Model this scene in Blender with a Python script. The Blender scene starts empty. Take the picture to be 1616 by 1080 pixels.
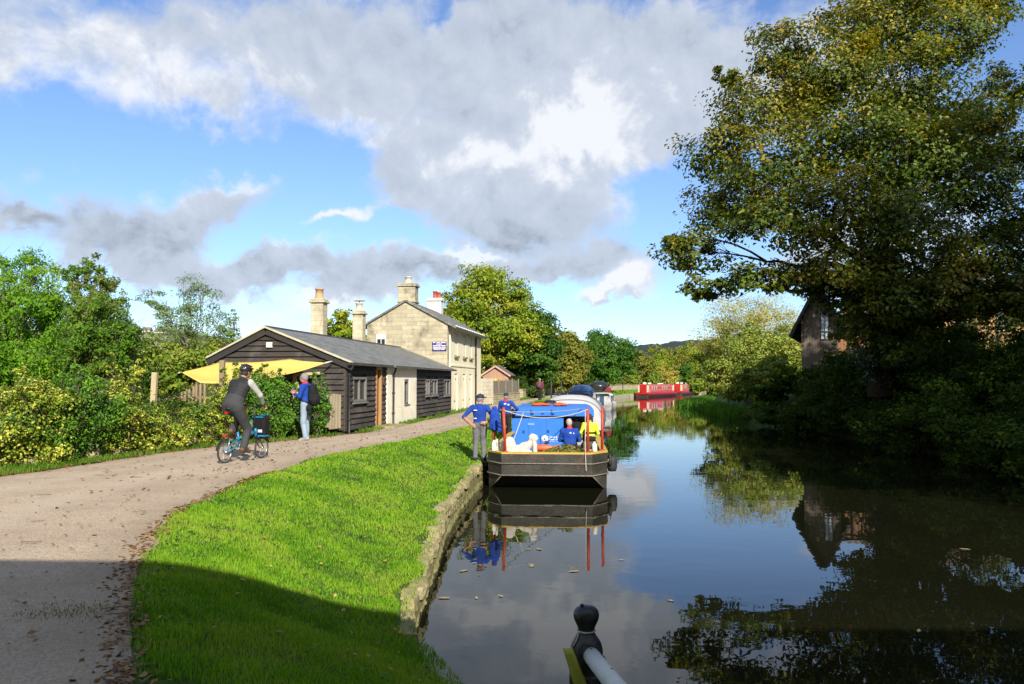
import bpy, math, random
import numpy as np
from mathutils import Vector, Matrix
R = math.radians
PI = math.pi
scene = bpy.context.scene
COL = scene.collection

# ------------------------------------------------------------------ survey of the place
EYE = 2.65            # eye height over the canal water (z = 0)
FPX = 1250.0          # focal length in photo pixels (1616 wide)
PITCH = math.atan(61 / FPX)
ZP = 1.10             # towpath level
SUN_EL, SUN_AZ = R(31), R(18)      # sun behind the viewer, a little to the right

def ray(px, py):
    u, v = (px - 808) / FPX, (540 - py) / FPX
    return Vector((u, math.cos(PITCH) - v * math.sin(PITCH), math.sin(PITCH) + v * math.cos(PITCH)))
def at(px, py, Y):
    d = ray(px, py)
    return Vector((d.x / d.y * Y, Y, EYE + d.z / d.y * Y))
def ground_at(px, py, z):
    d = ray(px, py)
    t = (z - EYE) / d.z
    return Vector((d.x * t, d.y * t, z))
def curve(pts):
    ys = np.array([p[0] for p in pts], float); xs = np.array([p[1] for p in pts], float)
    # smooth monotone-ish interpolation: dense linear then box smoothing
    yy = np.linspace(ys[0], ys[-1], 4000); xx = np.interp(yy, ys, xs)
    return lambda y: np.interp(y, yy, xx)
bank_x = curve([(-60, 2.6), (3.2, 2.6), (3.9, 1.8), (4.6, 1.05), (5.3, .5), (6.26, -.3), (7.0, -.62), (7.8, -.93), (8.8, -1.04), (9.6, -1.03), (13.6, -1.12),
                (16.2, -1.06), (20, -.80), (27, -.16), (29, .0), (33, .25), (42, 1.4), (60, 4.2), (75, 6.8), (100, 11.6), (127, 18.8), (145, 28.0), (163, 36.5), (180, 46), (220, 70), (260, 96)])
path_r = curve([(-60, -1.4), (0, -1.6), (4.04, -1.88), (5.05, -2.34), (6.48, -3.0), (7.63, -3.44), (9.5, -3.93), (12.6, -4.1), (16.85, -3.75), (20.6, -2.77),
                (27.3, -1.38), (41, -.27), (60, 1.8), (72, 3.6), (100, 8.3), (127, 15.2), (145, 24.3), (163, 32.7), (180, 42), (220, 66), (260, 92)])
path_l = curve([(-60, -9), (5, -9.5), (12.8, -8.3), (14.7, -8), (18.45, -7.15), (20.2, -5.95), (23.6, -4.45), (32.8, -3.15), (48.4, -1.6), (58.7, .25), (72, 2.2),
                (100, 6.6), (127, 13.2), (145, 22.3), (163, 30.7), (180, 40), (220, 64), (260, 90)])
far_x = curve([(-60, 14), (22, 14.2), (36, 14.6), (48, 14.6), (60, 15.8), (87, 20.5), (120, 31), (150, 46), (180, 66), (220, 95), (260, 125)])
def sstep(t):
    t = np.clip(t, 0, 1); return t * t * (3 - 2 * t)
def bank_top(Y):
    return np.interp(Y, [5, 7, 8.7, 10, 13, 16, 20, 24], [.25, .25, .31, .38, .45, .50, .55, .55])
def left_z(X, Y):
    xl, xp = bank_x(Y), path_r(Y)
    t = (xl - X) / np.maximum(xl - xp, .4)
    b = bank_top(Y); return b + (ZP - b) * sstep(t)
def right_z(X, Y):
    return -.25 + 2.6 * sstep((X - far_x(Y)) / 4.5)

# ------------------------------------------------------------------ object helpers
def tag(o, label=None, cat=None, group=None, kind=None):
    if label: o['label'] = label
    if cat: o['category'] = cat
    if group: o['group'] = group
    if kind: o['kind'] = kind
    return o
def empty(name, loc=(0, 0, 0), rz=0.0):
    o = bpy.data.objects.new(name, None); COL.objects.link(o)
    o.location = loc; o.rotation_euler = (0, 0, rz); o.empty_display_size = .2
    return o
def link_mesh(name, me, mats, parent=None):
    o = bpy.data.objects.new(name, me); COL.objects.link(o)
    if not isinstance(mats, (list, tuple)): mats = [mats]
    for m in mats: me.materials.append(m)
    if parent is not None: o.parent = parent
    return o
def np_mesh(name, V, F, mats, parent=None, smooth=False, mi=None):
    """mesh from numpy verts (n,3) and faces (m,k)"""
    V = np.ascontiguousarray(V, np.float32); F = np.ascontiguousarray(F, np.int32)
    me = bpy.data.meshes.new(name)
    m, k = F.shape
    me.vertices.add(len(V)); me.vertices.foreach_set('co', V.ravel())
    me.loops.add(m * k); me.loops.foreach_set('vertex_index', F.ravel())
    me.polygons.add(m)
    me.polygons.foreach_set('loop_start', np.arange(0, m * k, k, dtype=np.int32))
    if smooth: me.polygons.foreach_set('use_smooth', np.ones(m, bool))
    me.update(calc_edges=True)
    o = link_mesh(name, me, mats, parent)
    if mi is not None: me.polygons.foreach_set('material_index', np.ascontiguousarray(mi, np.int32))
    return o
class MB:
    """collects shapes and links them as ONE mesh object"""
    def __init__(s): s.v, s.f, s.m, s.cur, s.sm = [], [], [], 0, []
    def add(s, v, f, smooth=False):
        n = len(s.v); s.v += [tuple(p) for p in v]; s.f += [tuple(i + n for i in q) for q in f]
        s.m += [s.cur] * len(f); s.sm += [smooth] * len(f); return s
    def mat(s, i): s.cur = i; return s
    def box(s, x0, x1, y0, y1, z0, z1, M=None, bevel=0.0):
        if bevel > 0:
            b = min(bevel, (x1 - x0) * .49, (y1 - y0) * .49, (z1 - z0) * .49)
            v = []
            for X, sx in ((x0, 1), (x1, -1)):
                for Y, sy in ((y0, 1), (y1, -1)):
                    for Z, sz in ((z0, 1), (z1, -1)):
                        v += [(X, Y + sy * b, Z + sz * b), (X + sx * b, Y, Z + sz * b), (X + sx * b, Y + sy * b, Z)]
            def I(i, j, k, a): return ((i * 2 + j) * 2 + k) * 3 + a
            f = []
            for i in (0, 1): f.append([I(i, 0, 0, 0), I(i, 1, 0, 0), I(i, 1, 1, 0), I(i, 0, 1, 0)][::(-1 if i == 0 else 1)])
            for j in (0, 1): f.append([I(0, j, 0, 1), I(1, j, 0, 1), I(1, j, 1, 1), I(0, j, 1, 1)][::(1 if j == 0 else -1)])
            for k in (0, 1): f.append([I(0, 0, k, 2), I(1, 0, k, 2), I(1, 1, k, 2), I(0, 1, k, 2)][::(-1 if k == 0 else 1)])
            for i in (0, 1):
                for j in (0, 1): f.append([I(i, j, 0, 0), I(i, j, 1, 0), I(i, j, 1, 1), I(i, j, 0, 1)][::(1 if i != j else -1)])
            for i in (0, 1):
                for k in (0, 1): f.append([I(i, 0, k, 0), I(i, 1, k, 0), I(i, 1, k, 2), I(i, 0, k, 2)][::(-1 if i != k else 1)])
            for j in (0, 1):
                for k in (0, 1): f.append([I(0, j, k, 1), I(1, j, k, 1), I(1, j, k, 2), I(0, j, k, 2)][::(1 if j != k else -1)])
            for i in (0, 1):
                for j in (0, 1):
                    for k in (0, 1): f.append([I(i, j, k, 0), I(i, j, k, 1), I(i, j, k, 2)][::(1 if (i + j + k) % 2 else -1)])
        else:
            v = [(x, y, z) for x in (x0, x1) for y in (y0, y1) for z in (z0, z1)]
            f = [(0, 1, 3, 2), (4, 6, 7, 5), (0, 4, 5, 1), (2, 3, 7, 6), (0, 2, 6, 4), (1, 5, 7, 3)]
        if M is not None: v = [M @ Vector(p) for p in v]
        return s.add(v, f)
    def bar(s, a, b, w, h=None, up=(0, 0, 1), bevel=0.0):
        """rectangular bar between two points"""
        a, b = Vector(a), Vector(b); d = b - a; L = d.length; d.normalize()
        side = d.cross(Vector(up))
        if side.length < 1e-4: side = d.cross(Vector((0, 1, 0)))
        side.normalize(); u = side.cross(d)
        M = Matrix((( side.x, d.x, u.x, a.x), (side.y, d.y, u.y, a.y), (side.z, d.z, u.z, a.z), (0, 0, 0, 1)))
        h = h or w
        return s.box(-w / 2, w / 2, 0, L, -h / 2, h / 2, M, bevel)
    def tube(s, pts, rad, n=8, cap=True):
        pts = [Vector(p) for p in pts]; m = len(pts)
        if not isinstance(rad, (list, tuple)): rad = [rad] * m
        v, f = [], []; ref = None
        for i, p in enumerate(pts):
            d = (pts[min(i + 1, m - 1)] - pts[max(i - 1, 0)])
            if d.length < 1e-9: d = Vector((0, 0, 1))
            d.normalize()
            if ref is None:
                ref = d.cross(Vector((0, 0, 1)) if abs(d.z) < .9 else Vector((1, 0, 0)))
            ref = ref - d * ref.dot(d)
            if ref.length < 1e-5: ref = d.orthogonal()
            ref.normalize(); b = d.cross(ref)
            for k in range(n):
                a = 2 * PI * k / n
                v.append(p + (ref * math.cos(a) + b * math.sin(a)) * rad[i])
        for i in range(m - 1):
            for k in range(n):
                k2 = (k + 1) % n
                f.append((i * n + k, i * n + k2, (i + 1) * n + k2, (i + 1) * n + k))
        if cap: f += [tuple(range(n))[::-1], tuple(range((m - 1) * n, m * n))]
        return s.add(v, f, True)
    def lathe(s, prof, c=(0, 0, 0), n=20, M=None):
        v, f = [], []; m = len(prof)
        for r, z in prof:
            for k in range(n):
                a = 2 * PI * k / n; p = Vector((r * math.cos(a), r * math.sin(a), z))
                v.append((M @ p if M is not None else p) + Vector(c))
        for i in range(m - 1):
            for k in range(n):
                k2 = (k + 1) % n; f.append((i * n + k, i * n + k2, (i + 1) * n + k2, (i + 1) * n + k))
        f += [tuple(range(n))[::-1], tuple(range((m - 1) * n, m * n))]
        return s.add(v, f, True)
    def torus(s, R0, r, M, n=36, k=8):
        v, f = [], []
        for i in range(n):
            a = 2 * PI * i / n
            for j in range(k):
                b = 2 * PI * j / k; q = R0 + r * math.cos(b)
                v.append(M @ Vector((q * math.cos(a), q * math.sin(a), r * math.sin(b))))
        for i in range(n):
            for j in range(k):
                f.append((i * k + j, ((i + 1) % n) * k + j, ((i + 1) % n) * k + (j + 1) % k, i * k + (j + 1) % k))
        return s.add(v, f, True)
    def prism(s, poly, off):
        """extrude a planar polygon by a vector"""
        n = len(poly); off = Vector(off); v = [Vector(p) for p in poly]; v += [p + off for p in v]
        f = [tuple(range(n))[::-1], tuple(range(n, 2 * n))] + [(i, (i + 1) % n, n + (i + 1) % n, n + i) for i in range(n)]
        return s.add(v, f)
    def build(s, name, mats, parent=None):
        me = bpy.data.meshes.new(name); me.from_pydata(s.v, [], s.f)
        me.polygons.foreach_set('material_index', s.m); me.polygons.foreach_set('use_smooth', s.sm)
        me.update()
        o = link_mesh(name, me, mats, parent)
        import bmesh
        bm = bmesh.new(); bm.from_mesh(me); bmesh.ops.recalc_face_normals(bm, faces=bm.faces); bm.to_mesh(me); bm.free()
        return o
def children(o): return [c for c in COL.objects if c.parent is o]
def copy_tree(o, parent=None):
    c = o.copy(); COL.objects.link(c)
    if parent is not None: c.parent = parent
    for ch in list(o.children): copy_tree(ch, c)
    return c

# ------------------------------------------------------------------ materials
MATS = {}
def nodes_of(name):
    m = bpy.data.materials.new(name); m.use_nodes = True
    nt = m.node_tree; nt.nodes.clear()
    out = nt.nodes.new('ShaderNodeOutputMaterial')
    return m, nt, out
def N(nt, t, **kw):
    n = nt.nodes.new(t)
    for k, v in kw.items():
        if k in n.inputs: n.inputs[k].default_value = v
        else: setattr(n, k, v)
    return n
def c4(c): return (c[0], c[1], c[2], 1.0)
def mixcol(nt, fac, a, b, mode='MIX'):
    n = nt.nodes.new('ShaderNodeMix'); n.data_type = 'RGBA'; n.blend_type = mode
    for sock, val in ((n.inputs[0], fac), (n.inputs[6], a), (n.inputs[7], b)):
        if isinstance(val, bpy.types.NodeSocket): nt.links.new(val, sock)
        elif isinstance(val, (tuple, list)): sock.default_value = c4(val)
        else: sock.default_value = val
    return n.outputs[2]
def math_n(nt, op, a, b=0.0, c=0.0, clamp=False):
    n = nt.nodes.new('ShaderNodeMath'); n.operation = op; n.use_clamp = clamp
    for i, v in enumerate((a, b, c)):
        if i >= len(n.inputs): break
        if isinstance(v, bpy.types.NodeSocket): nt.links.new(v, n.inputs[i])
        else: n.inputs[i].default_value = v
    return n.outputs[0]
def smooth(nt, v, lo, hi, a=0.0, b=1.0):
    n = nt.nodes.new('ShaderNodeMapRange'); n.interpolation_type = 'SMOOTHSTEP'
    nt.links.new(v, n.inputs[0]); n.inputs[1].default_value = lo; n.inputs[2].default_value = hi
    n.inputs[3].default_value = a; n.inputs[4].default_value = b
    return n.outputs[0]
def coords(nt, scale=(1, 1, 1), kind='Object', rot=(0, 0, 0)):
    t = nt.nodes.new('ShaderNodeTexCoord'); mp = nt.nodes.new('ShaderNodeMapping')
    nt.links.new(t.outputs[kind], mp.inputs[0]); mp.inputs['Scale'].default_value = scale; mp.inputs['Rotation'].default_value = rot
    return mp.outputs[0]
def noise(nt, vec, scale, detail=4, rough=.55, dist=0.0):
    n = nt.nodes.new('ShaderNodeTexNoise'); nt.links.new(vec, n.inputs['Vector'])
    n.inputs['Scale'].default_value = scale; n.inputs['Detail'].default_value = detail
    n.inputs['Roughness'].default_value = rough; n.inputs['Distortion'].default_value = dist
    return n.outputs[0]
def paint(name, col, rough=.6, col2=None, scale=6.0, amount=.5, bump=.0, bscale=60.0, metal=0.0, stretch=(1, 1, 1), spec=.5, dirt=None, dirt_amt=.3, coat=0.0, rust=None):
    """general surface: two-tone noise, optional grime, fine bump"""
    if name in MATS: return MATS[name]
    m, nt, out = nodes_of(name)
    b = N(nt, 'ShaderNodeBsdfPrincipled', Roughness=rough, Metallic=metal)
    b.inputs['Specular IOR Level'].default_value = spec
    b.inputs['Coat Weight'].default_value = coat
    nt.links.new(b.outputs[0], out.inputs[0])
    v = coords(nt, stretch)
    col2 = col2 or tuple(c * .72 for c in col)
    f = smooth(nt, noise(nt, v, scale, 5), .5 - amount * .5, .5 + amount * .5)
    c = mixcol(nt, f, col2, col)
    fine = noise(nt, v, bscale, 3)
    c = mixcol(nt, .22, c, mixcol(nt, fine, (.25, .25, .25), (1, 1, 1)), 'MULTIPLY')
    if dirt:
        d = smooth(nt, noise(nt, v, scale * .37, 6, .7), .5, .72, 0, dirt_amt)
        c = mixcol(nt, d, c, dirt)
    if rust: c = mixcol(nt, smooth(nt, noise(nt, coords(nt, (1, 1, .35)), scale * 1.7, 7, .75, .6), .57, .68, 0, .75), c, rust)
    nt.links.new(c, b.inputs['Base Color'])
    r = math_n(nt, 'MULTIPLY_ADD', noise(nt, v, scale * 2.3, 3), .25, rough - .12, True)
    nt.links.new(r, b.inputs['Roughness'])
    if bump > 0:
        bp = N(nt, 'ShaderNodeBump', Strength=bump, Distance=.02)
        nt.links.new(math_n(nt, 'ADD', fine, noise(nt, v, bscale * .2, 4)), bp.inputs['Height']); nt.links.new(bp.outputs[0], b.inputs['Normal'])
    MATS[name] = m
    return m
def wood(name, col, col2, dirt):
    """weatherboards: every board its own tone, grain along the board"""
    m, nt, out = nodes_of(name); b = N(nt, 'ShaderNodeBsdfPrincipled', Roughness=.78); nt.links.new(b.outputs[0], out.inputs[0]); b.inputs['Specular IOR Level'].default_value = .3
    g = nt.nodes.new('ShaderNodeNewGeometry'); v = coords(nt, (.6, .6, 9)); w = coords(nt)
    c = mixcol(nt, g.outputs['Random Per Island'], col2, col)
    c = mixcol(nt, smooth(nt, noise(nt, v, 4, 6, .7), .42, .62, 0, .55), c, tuple(x * .45 for x in col2))
    c = mixcol(nt, smooth(nt, noise(nt, w, 1.3, 6, .7), .48, .7, 0, .6), c, dirt); nt.links.new(c, b.inputs['Base Color'])
    bp = N(nt, 'ShaderNodeBump', Strength=.6, Distance=.01); nt.links.new(noise(nt, v, 12, 5, .7), bp.inputs['Height']); nt.links.new(bp.outputs[0], b.inputs['Normal'])
    MATS[name] = m; return m
def leaf_mat(name, cols, trans=.35, patch=.5, gloss=.10, patchscale=.45):
    """leaves: each leaf its own tint, tints drifting over the crown, light passing through"""
    if name in MATS: return MATS[name]
    m, nt, out = nodes_of(name)
    g = nt.nodes.new('ShaderNodeNewGeometry')
    v = coords(nt, (1, 1, 1), 'Object')
    f = math_n(nt, 'ADD', math_n(nt, 'MULTIPLY', g.outputs['Random Per Island'], 1 - patch), math_n(nt, 'MULTIPLY', smooth(nt, noise(nt, v, patchscale, 3), .32, .68), patch))
    r = nt.nodes.new('ShaderNodeValToRGB'); nt.links.new(f, r.inputs[0])
    el = r.color_ramp.elements
    while len(el) < len(cols): el.new(.5)
    for i, c in enumerate(cols):
        el[i].position = .08 + .84 * i / (len(cols) - 1); el[i].color = c4(c)
    d = nt.nodes.new('ShaderNodeBsdfDiffuse'); t = nt.nodes.new('ShaderNodeBsdfTranslucent')
    nt.links.new(r.outputs[0], d.inputs[0])
    tc = mixcol(nt, 1.0, r.outputs[0], (1.25, 1.15, .45), 'MULTIPLY'); nt.links.new(tc, t.inputs[0])
    ms = nt.nodes.new('ShaderNodeMixShader'); ms.inputs[0].default_value = trans
    nt.links.new(d.outputs[0], ms.inputs[1]); nt.links.new(t.outputs[0], ms.inputs[2])
    gl = N(nt, 'ShaderNodeBsdfGlossy', Roughness=.42); gl.inputs[0].default_value = (1, 1, 1, 1)
    lw = N(nt, 'ShaderNodeFresnel', IOR=1.35)
    m2 = nt.nodes.new('ShaderNodeMixShader'); nt.links.new(math_n(nt, 'MULTIPLY', lw.outputs[0], gloss * 1.1, 0, True), m2.inputs[0])
    nt.links.new(ms.outputs[0], m2.inputs[1]); nt.links.new(gl.outputs[0], m2.inputs[2])
    nt.links.new(m2.outputs[0], out.inputs[0])
    MATS[name] = m
    return m
def glass_mat(name, tint=(.02, .025, .03), rough=.04):
    if name in MATS: return MATS[name]
    m, nt, out = nodes_of(name)
    b = N(nt, 'ShaderNodeBsdfPrincipled', Roughness=rough); b.inputs['Base Color'].default_value = c4(tint)
    b.inputs['Specular IOR Level'].default_value = .9
    nt.links.new(b.outputs[0], out.inputs[0]); MATS[name] = m
    return m

# ------------------------------------------------------------------ sculpted (implicit) shapes
def sdf_mesh(prims, res, k=.03, wrinkle=0.0, seed=0):
    """prims: ('cap',a,b,ra,rb,mat[,k]) or ('ell',c,(rx,ry,rz),mat[,k[,rot3x3]]); one continuous surface, faces tagged by nearest prim"""
    lo = np.full(3, 1e9); hi = -lo
    for p in prims:
        if p[0] == 'cap':
            a, b = np.array(p[1], float), np.array(p[2], float); r = max(p[3], p[4])
            l, h = np.minimum(a, b) - r, np.maximum(a, b) + r
        else:
            r = max(p[2]); l, h = np.array(p[1], float) - r, np.array(p[1], float) + r
        lo = np.minimum(lo, l); hi = np.maximum(hi, h)
    pad = k + 3 * res; lo -= pad; hi += pad
    n = np.ceil((hi - lo) / res).astype(int) + 1
    f = np.full(n, .2, np.float32); best = np.full(n, 9., np.float32); bi = np.zeros(n, np.int8)
    ax = [lo[i] + res * np.arange(n[i]) for i in range(3)]
    for p in prims:
        if p[0] == 'cap':
            a, b, ra, rb, mi = np.array(p[1], float), np.array(p[2], float), p[3], p[4], p[5]
            kk = p[6] if len(p) > 6 else k; r = max(ra, rb)
            l, h = np.minimum(a, b) - r, np.maximum(a, b) + r
        else:
            c, rad, mi = np.array(p[1], float), np.array(p[2], float), p[3]
            kk = p[4] if len(p) > 4 and p[4] is not None else k; r = rad.max(); l, h = c - r, c + r
        m = kk + .07
        s = [slice(max(0, int((l[i] - m - lo[i]) / res)), min(n[i], int((h[i] + m - lo[i]) / res) + 2)) for i in range(3)]
        X, Y, Z = np.meshgrid(ax[0][s[0]], ax[1][s[1]], ax[2][s[2]], indexing='ij')
        if p[0] == 'cap':
            ab = b - a; L2 = max(float(ab @ ab), 1e-9)
            t = np.clip(((X - a[0]) * ab[0] + (Y - a[1]) * ab[1] + (Z - a[2]) * ab[2]) / L2, 0, 1)
            d = np.sqrt((X - a[0] - t * ab[0]) ** 2 + (Y - a[1] - t * ab[1]) ** 2 + (Z - a[2] - t * ab[2]) ** 2) - (ra + (rb - ra) * t)
        else:
            x, y, z = X - c[0], Y - c[1], Z - c[2]
            if len(p) > 5:
                Q = np.array(p[5])
                x, y, z = (Q[0, 0] * x + Q[1, 0] * y + Q[2, 0] * z), (Q[0, 1] * x + Q[1, 1] * y + Q[2, 1] * z), (Q[0, 2] * x + Q[1, 2] * y + Q[2, 2] * z)
            q = np.sqrt((x / rad[0]) ** 2 + (y / rad[1]) ** 2 + (z / rad[2]) ** 2)
            g = np.sqrt((x / rad[0] ** 2) ** 2 + (y / rad[1] ** 2) ** 2 + (z / rad[2] ** 2) ** 2) + 1e-6
            d = np.where(q < .05, -rad.min(), q * (q - 1) / g)
        d = d.astype(np.float32)
        S = tuple(s); F0 = f[S]; hh = np.maximum(kk - np.abs(F0 - d), 0) / max(kk, 1e-6)
        f[S] = np.minimum(F0, d) - hh * hh * kk * .25
        B = best[S]; w = d < B; B[w] = d[w]; bi[S][w] = mi
    if wrinkle:
        rs = np.random.RandomState(seed); X, Y, Z = np.meshgrid(*ax, indexing='ij'); w = 0
        for _ in range(6):
            q = rs.normal(size=3) * 26; w = w + np.sin(q[0] * X + q[1] * Y + q[2] * Z + rs.uniform(0, 6))
        f = f + (wrinkle * w / 2.4).astype(np.float32)
    ins = f < 0
    c = [ins[i:n[0] - 1 + i, j:n[1] - 1 + j, kz:n[2] - 1 + kz] for i in (0, 1) for j in (0, 1) for kz in (0, 1)]
    tot = sum(x.astype(np.int8) for x in c); act = (tot > 0) & (tot < 8)
    idx = np.full(act.shape, -1, np.int32); I = np.argwhere(act); idx[act] = np.arange(len(I))
    acc = np.zeros((len(I), 3)); cnt = np.zeros(len(I))
    off = [np.array(o) for o in ((0, 0, 0), (0, 0, 1), (0, 1, 0), (0, 1, 1), (1, 0, 0), (1, 0, 1), (1, 1, 0), (1, 1, 1))]
    for i in range(8):
        for j in range(i + 1, 8):
            if np.abs(off[i] - off[j]).sum() != 1: continue
            A, Bq = I + off[i], I + off[j]
            fa, fb = f[tuple(A.T)], f[tuple(Bq.T)]
            x = (fa < 0) != (fb < 0)
            t = (fa / np.where(np.abs(fa - fb) < 1e-9, 1, fa - fb))[:, None]
            pt = A + (Bq - A) * t
            acc[x] += pt[x]; cnt[x] += 1
    V = lo + res * acc / np.maximum(cnt, 1)[:, None]
    faces = []
    for axis in range(3):
        a1, a2 = (axis + 1) % 3, (axis + 2) % 3
        sl0 = [slice(1, -1)] * 3; sl0[axis] = slice(0, -1); sl1 = list(sl0); sl1[axis] = slice(1, None)
        s0, s1 = ins[tuple(sl0)], ins[tuple(sl1)]
        E = np.argwhere(s0 != s1)
        if not len(E): continue
        flip = s0[tuple(E.T)]
        base = E + 1; base[:, axis] -= 1
        def cell(d1, d2):
            q = base.copy(); q[:, a1] -= d1; q[:, a2] -= d2; return idx[tuple(q.T)]
        q = np.stack([cell(1, 1), cell(0, 1), cell(0, 0), cell(1, 0)], 1)
        q[~flip] = q[~flip][:, ::-1]
        faces.append(q)
    Fq = np.concatenate(faces); Fq = Fq[(Fq >= 0).all(1)]
    fc = V[Fq].mean(1); gi = np.clip(np.rint((fc - lo) / res).astype(int), 0, np.array(n) - 1)
    mi = bi[tuple(gi.T)]
    return V, Fq, mi
def sculpt(name, prims, res, mats, parent=None, k=.03, wrinkle=0.0, seed=0):
    V, F, mi = sdf_mesh(prims, res, k, wrinkle, seed)
    return np_mesh(name, V, F, mats, parent, True, mi)
# ================================================================== camera, light, sky
cd = bpy.data.cameras.new('camera'); cam = bpy.data.objects.new('camera', cd); COL.objects.link(cam)
cam.location = (0, 0, EYE); cam.rotation_euler = (PI / 2 + PITCH, 0, 0)
cd.sensor_width = 36; cd.lens = 36 * FPX / 1616; cd.clip_start = .05; cd.clip_end = 6000
scene.camera = cam
sv = Vector((math.sin(SUN_AZ) * math.cos(SUN_EL), -math.cos(SUN_AZ) * math.cos(SUN_EL), math.sin(SUN_EL)))
sl = bpy.data.lights.new('sun', 'SUN'); sl.energy = 5.0; sl.angle = R(.5); sl.color = (1, .93, .82)
sun = bpy.data.objects.new('sun', sl); COL.objects.link(sun); sun.rotation_euler = sv.to_track_quat('Z', 'Y').to_euler(); sun.location = (10, -20, 30)
scene.view_settings.view_transform = 'Standard'; scene.view_settings.look = 'None'
scene.view_settings.exposure = .62; scene.view_settings.gamma = 1; scene.view_settings.use_curve_mapping = False
scene.cycles.max_bounces = 7; scene.cycles.diffuse_bounces = 3; scene.cycles.glossy_bounces = 3; scene.cycles.transmission_bounces = 4
scene.cycles.transparent_max_bounces = 6; scene.cycles.caustics_reflective = False; scene.cycles.caustics_refractive = False
scene.cycles.sample_clamp_indirect = 4; scene.cycles.use_denoising = True

def azel(px, py):
    d = ray(px, py).normalized(); return math.atan2(d.x, d.y), math.asin(d.z)
W = bpy.data.worlds.new('World'); scene.world = W; W.use_nodes = True
nt = W.node_tree; nt.nodes.clear()
out = nt.nodes.new('ShaderNodeOutputWorld')
sky = nt.nodes.new('ShaderNodeTexSky'); sky.sky_type = 'NISHITA'; sky.sun_disc = False
sky.sun_elevation = SUN_EL; sky.sun_rotation = PI - SUN_AZ   # azimuth from +Y, clockwise
sky.air_density = 1.0; sky.dust_density = .1; sky.ozone_density = 2.2; sky.altitude = 60
tc = nt.nodes.new('ShaderNodeTexCoord'); sep = nt.nodes.new('ShaderNodeSeparateXYZ'); nt.links.new(tc.outputs['Generated'], sep.inputs[0])
bsky = N(nt, 'ShaderNodeBackground', Strength=.115)
hs = N(nt, 'ShaderNodeHueSaturation', Saturation=1.1, Value=1.0); nt.links.new(sky.outputs[0], hs.inputs['Color'])
nt.links.new(mixcol(nt, 1.0, hs.outputs[0], mixcol(nt, smooth(nt, sep.outputs[2], -.02, .30), (.68, .76, .94), (.93, .92, 1.05)), 'MULTIPLY'), bsky.inputs[0])
az = math_n(nt, 'ARCTAN2', sep.outputs[0], sep.outputs[1])
el = math_n(nt, 'ARCSINE', sep.outputs[2])
cmb = nt.nodes.new('ShaderNodeCombineXYZ'); nt.links.new(az, cmb.inputs[0]); nt.links.new(el, cmb.inputs[1])
P0 = cmb.outputs[0]
# cloud-layer coordinates: clouds flatten towards the horizon
fl = math_n(nt, 'DIVIDE', 1.0, math_n(nt, 'ADD', math_n(nt, 'MAXIMUM', sep.outputs[2], 0), .20))
cl = nt.nodes.new('ShaderNodeCombineXYZ')
nt.links.new(math_n(nt, 'MULTIPLY', sep.outputs[0], fl), cl.inputs[0]); nt.links.new(math_n(nt, 'MULTIPLY', sep.outputs[1], fl), cl.inputs[1])
nt.links.new(math_n(nt, 'MULTIPLY', sep.outputs[2], 3.0), cl.inputs[2])
LY = cl.outputs[0]
wn = nt.nodes.new('ShaderNodeTexNoise'); nt.links.new(P0, wn.inputs['Vector']); wn.inputs['Scale'].default_value = 9; wn.inputs['Detail'].default_value = 5; wn.inputs['Roughness'].default_value = .6
vsub = nt.nodes.new('ShaderNodeVectorMath'); vsub.operation = 'SUBTRACT'; nt.links.new(wn.outputs[1], vsub.inputs[0]); vsub.inputs[1].default_value = (.5, .5, .5)
vsc = nt.nodes.new('ShaderNodeVectorMath'); vsc.operation = 'SCALE'; nt.links.new(vsub.outputs[0], vsc.inputs[0]); vsc.inputs['Scale'].default_value = .15
vad = nt.nodes.new('ShaderNodeVectorMath'); vad.operation = 'ADD'; nt.links.new(P0, vad.inputs[0]); nt.links.new(vsc.outputs[0], vad.inputs[1])
PW = vad.outputs[0]
def blobs(lst):
    acc = 0.0
    for (px, py, a, b, rot, w) in lst:
        ca, ce = azel(px, py)
        mp = nt.nodes.new('ShaderNodeMapping'); mp.vector_type = 'TEXTURE'; nt.links.new(PW, mp.inputs[0])
        mp.inputs['Location'].default_value = (ca, ce, 0); mp.inputs['Rotation'].default_value = (0, 0, R(rot))
        mp.inputs['Scale'].default_value = (a / FPX, b / FPX, 1)
        gr = nt.nodes.new('ShaderNodeTexGradient'); gr.gradient_type = 'QUADRATIC_SPHERE'; nt.links.new(mp.outputs[0], gr.inputs[0])
        acc = math_n(nt, 'MULTIPLY_ADD', gr.outputs[1], w, acc)
    return acc
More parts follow.
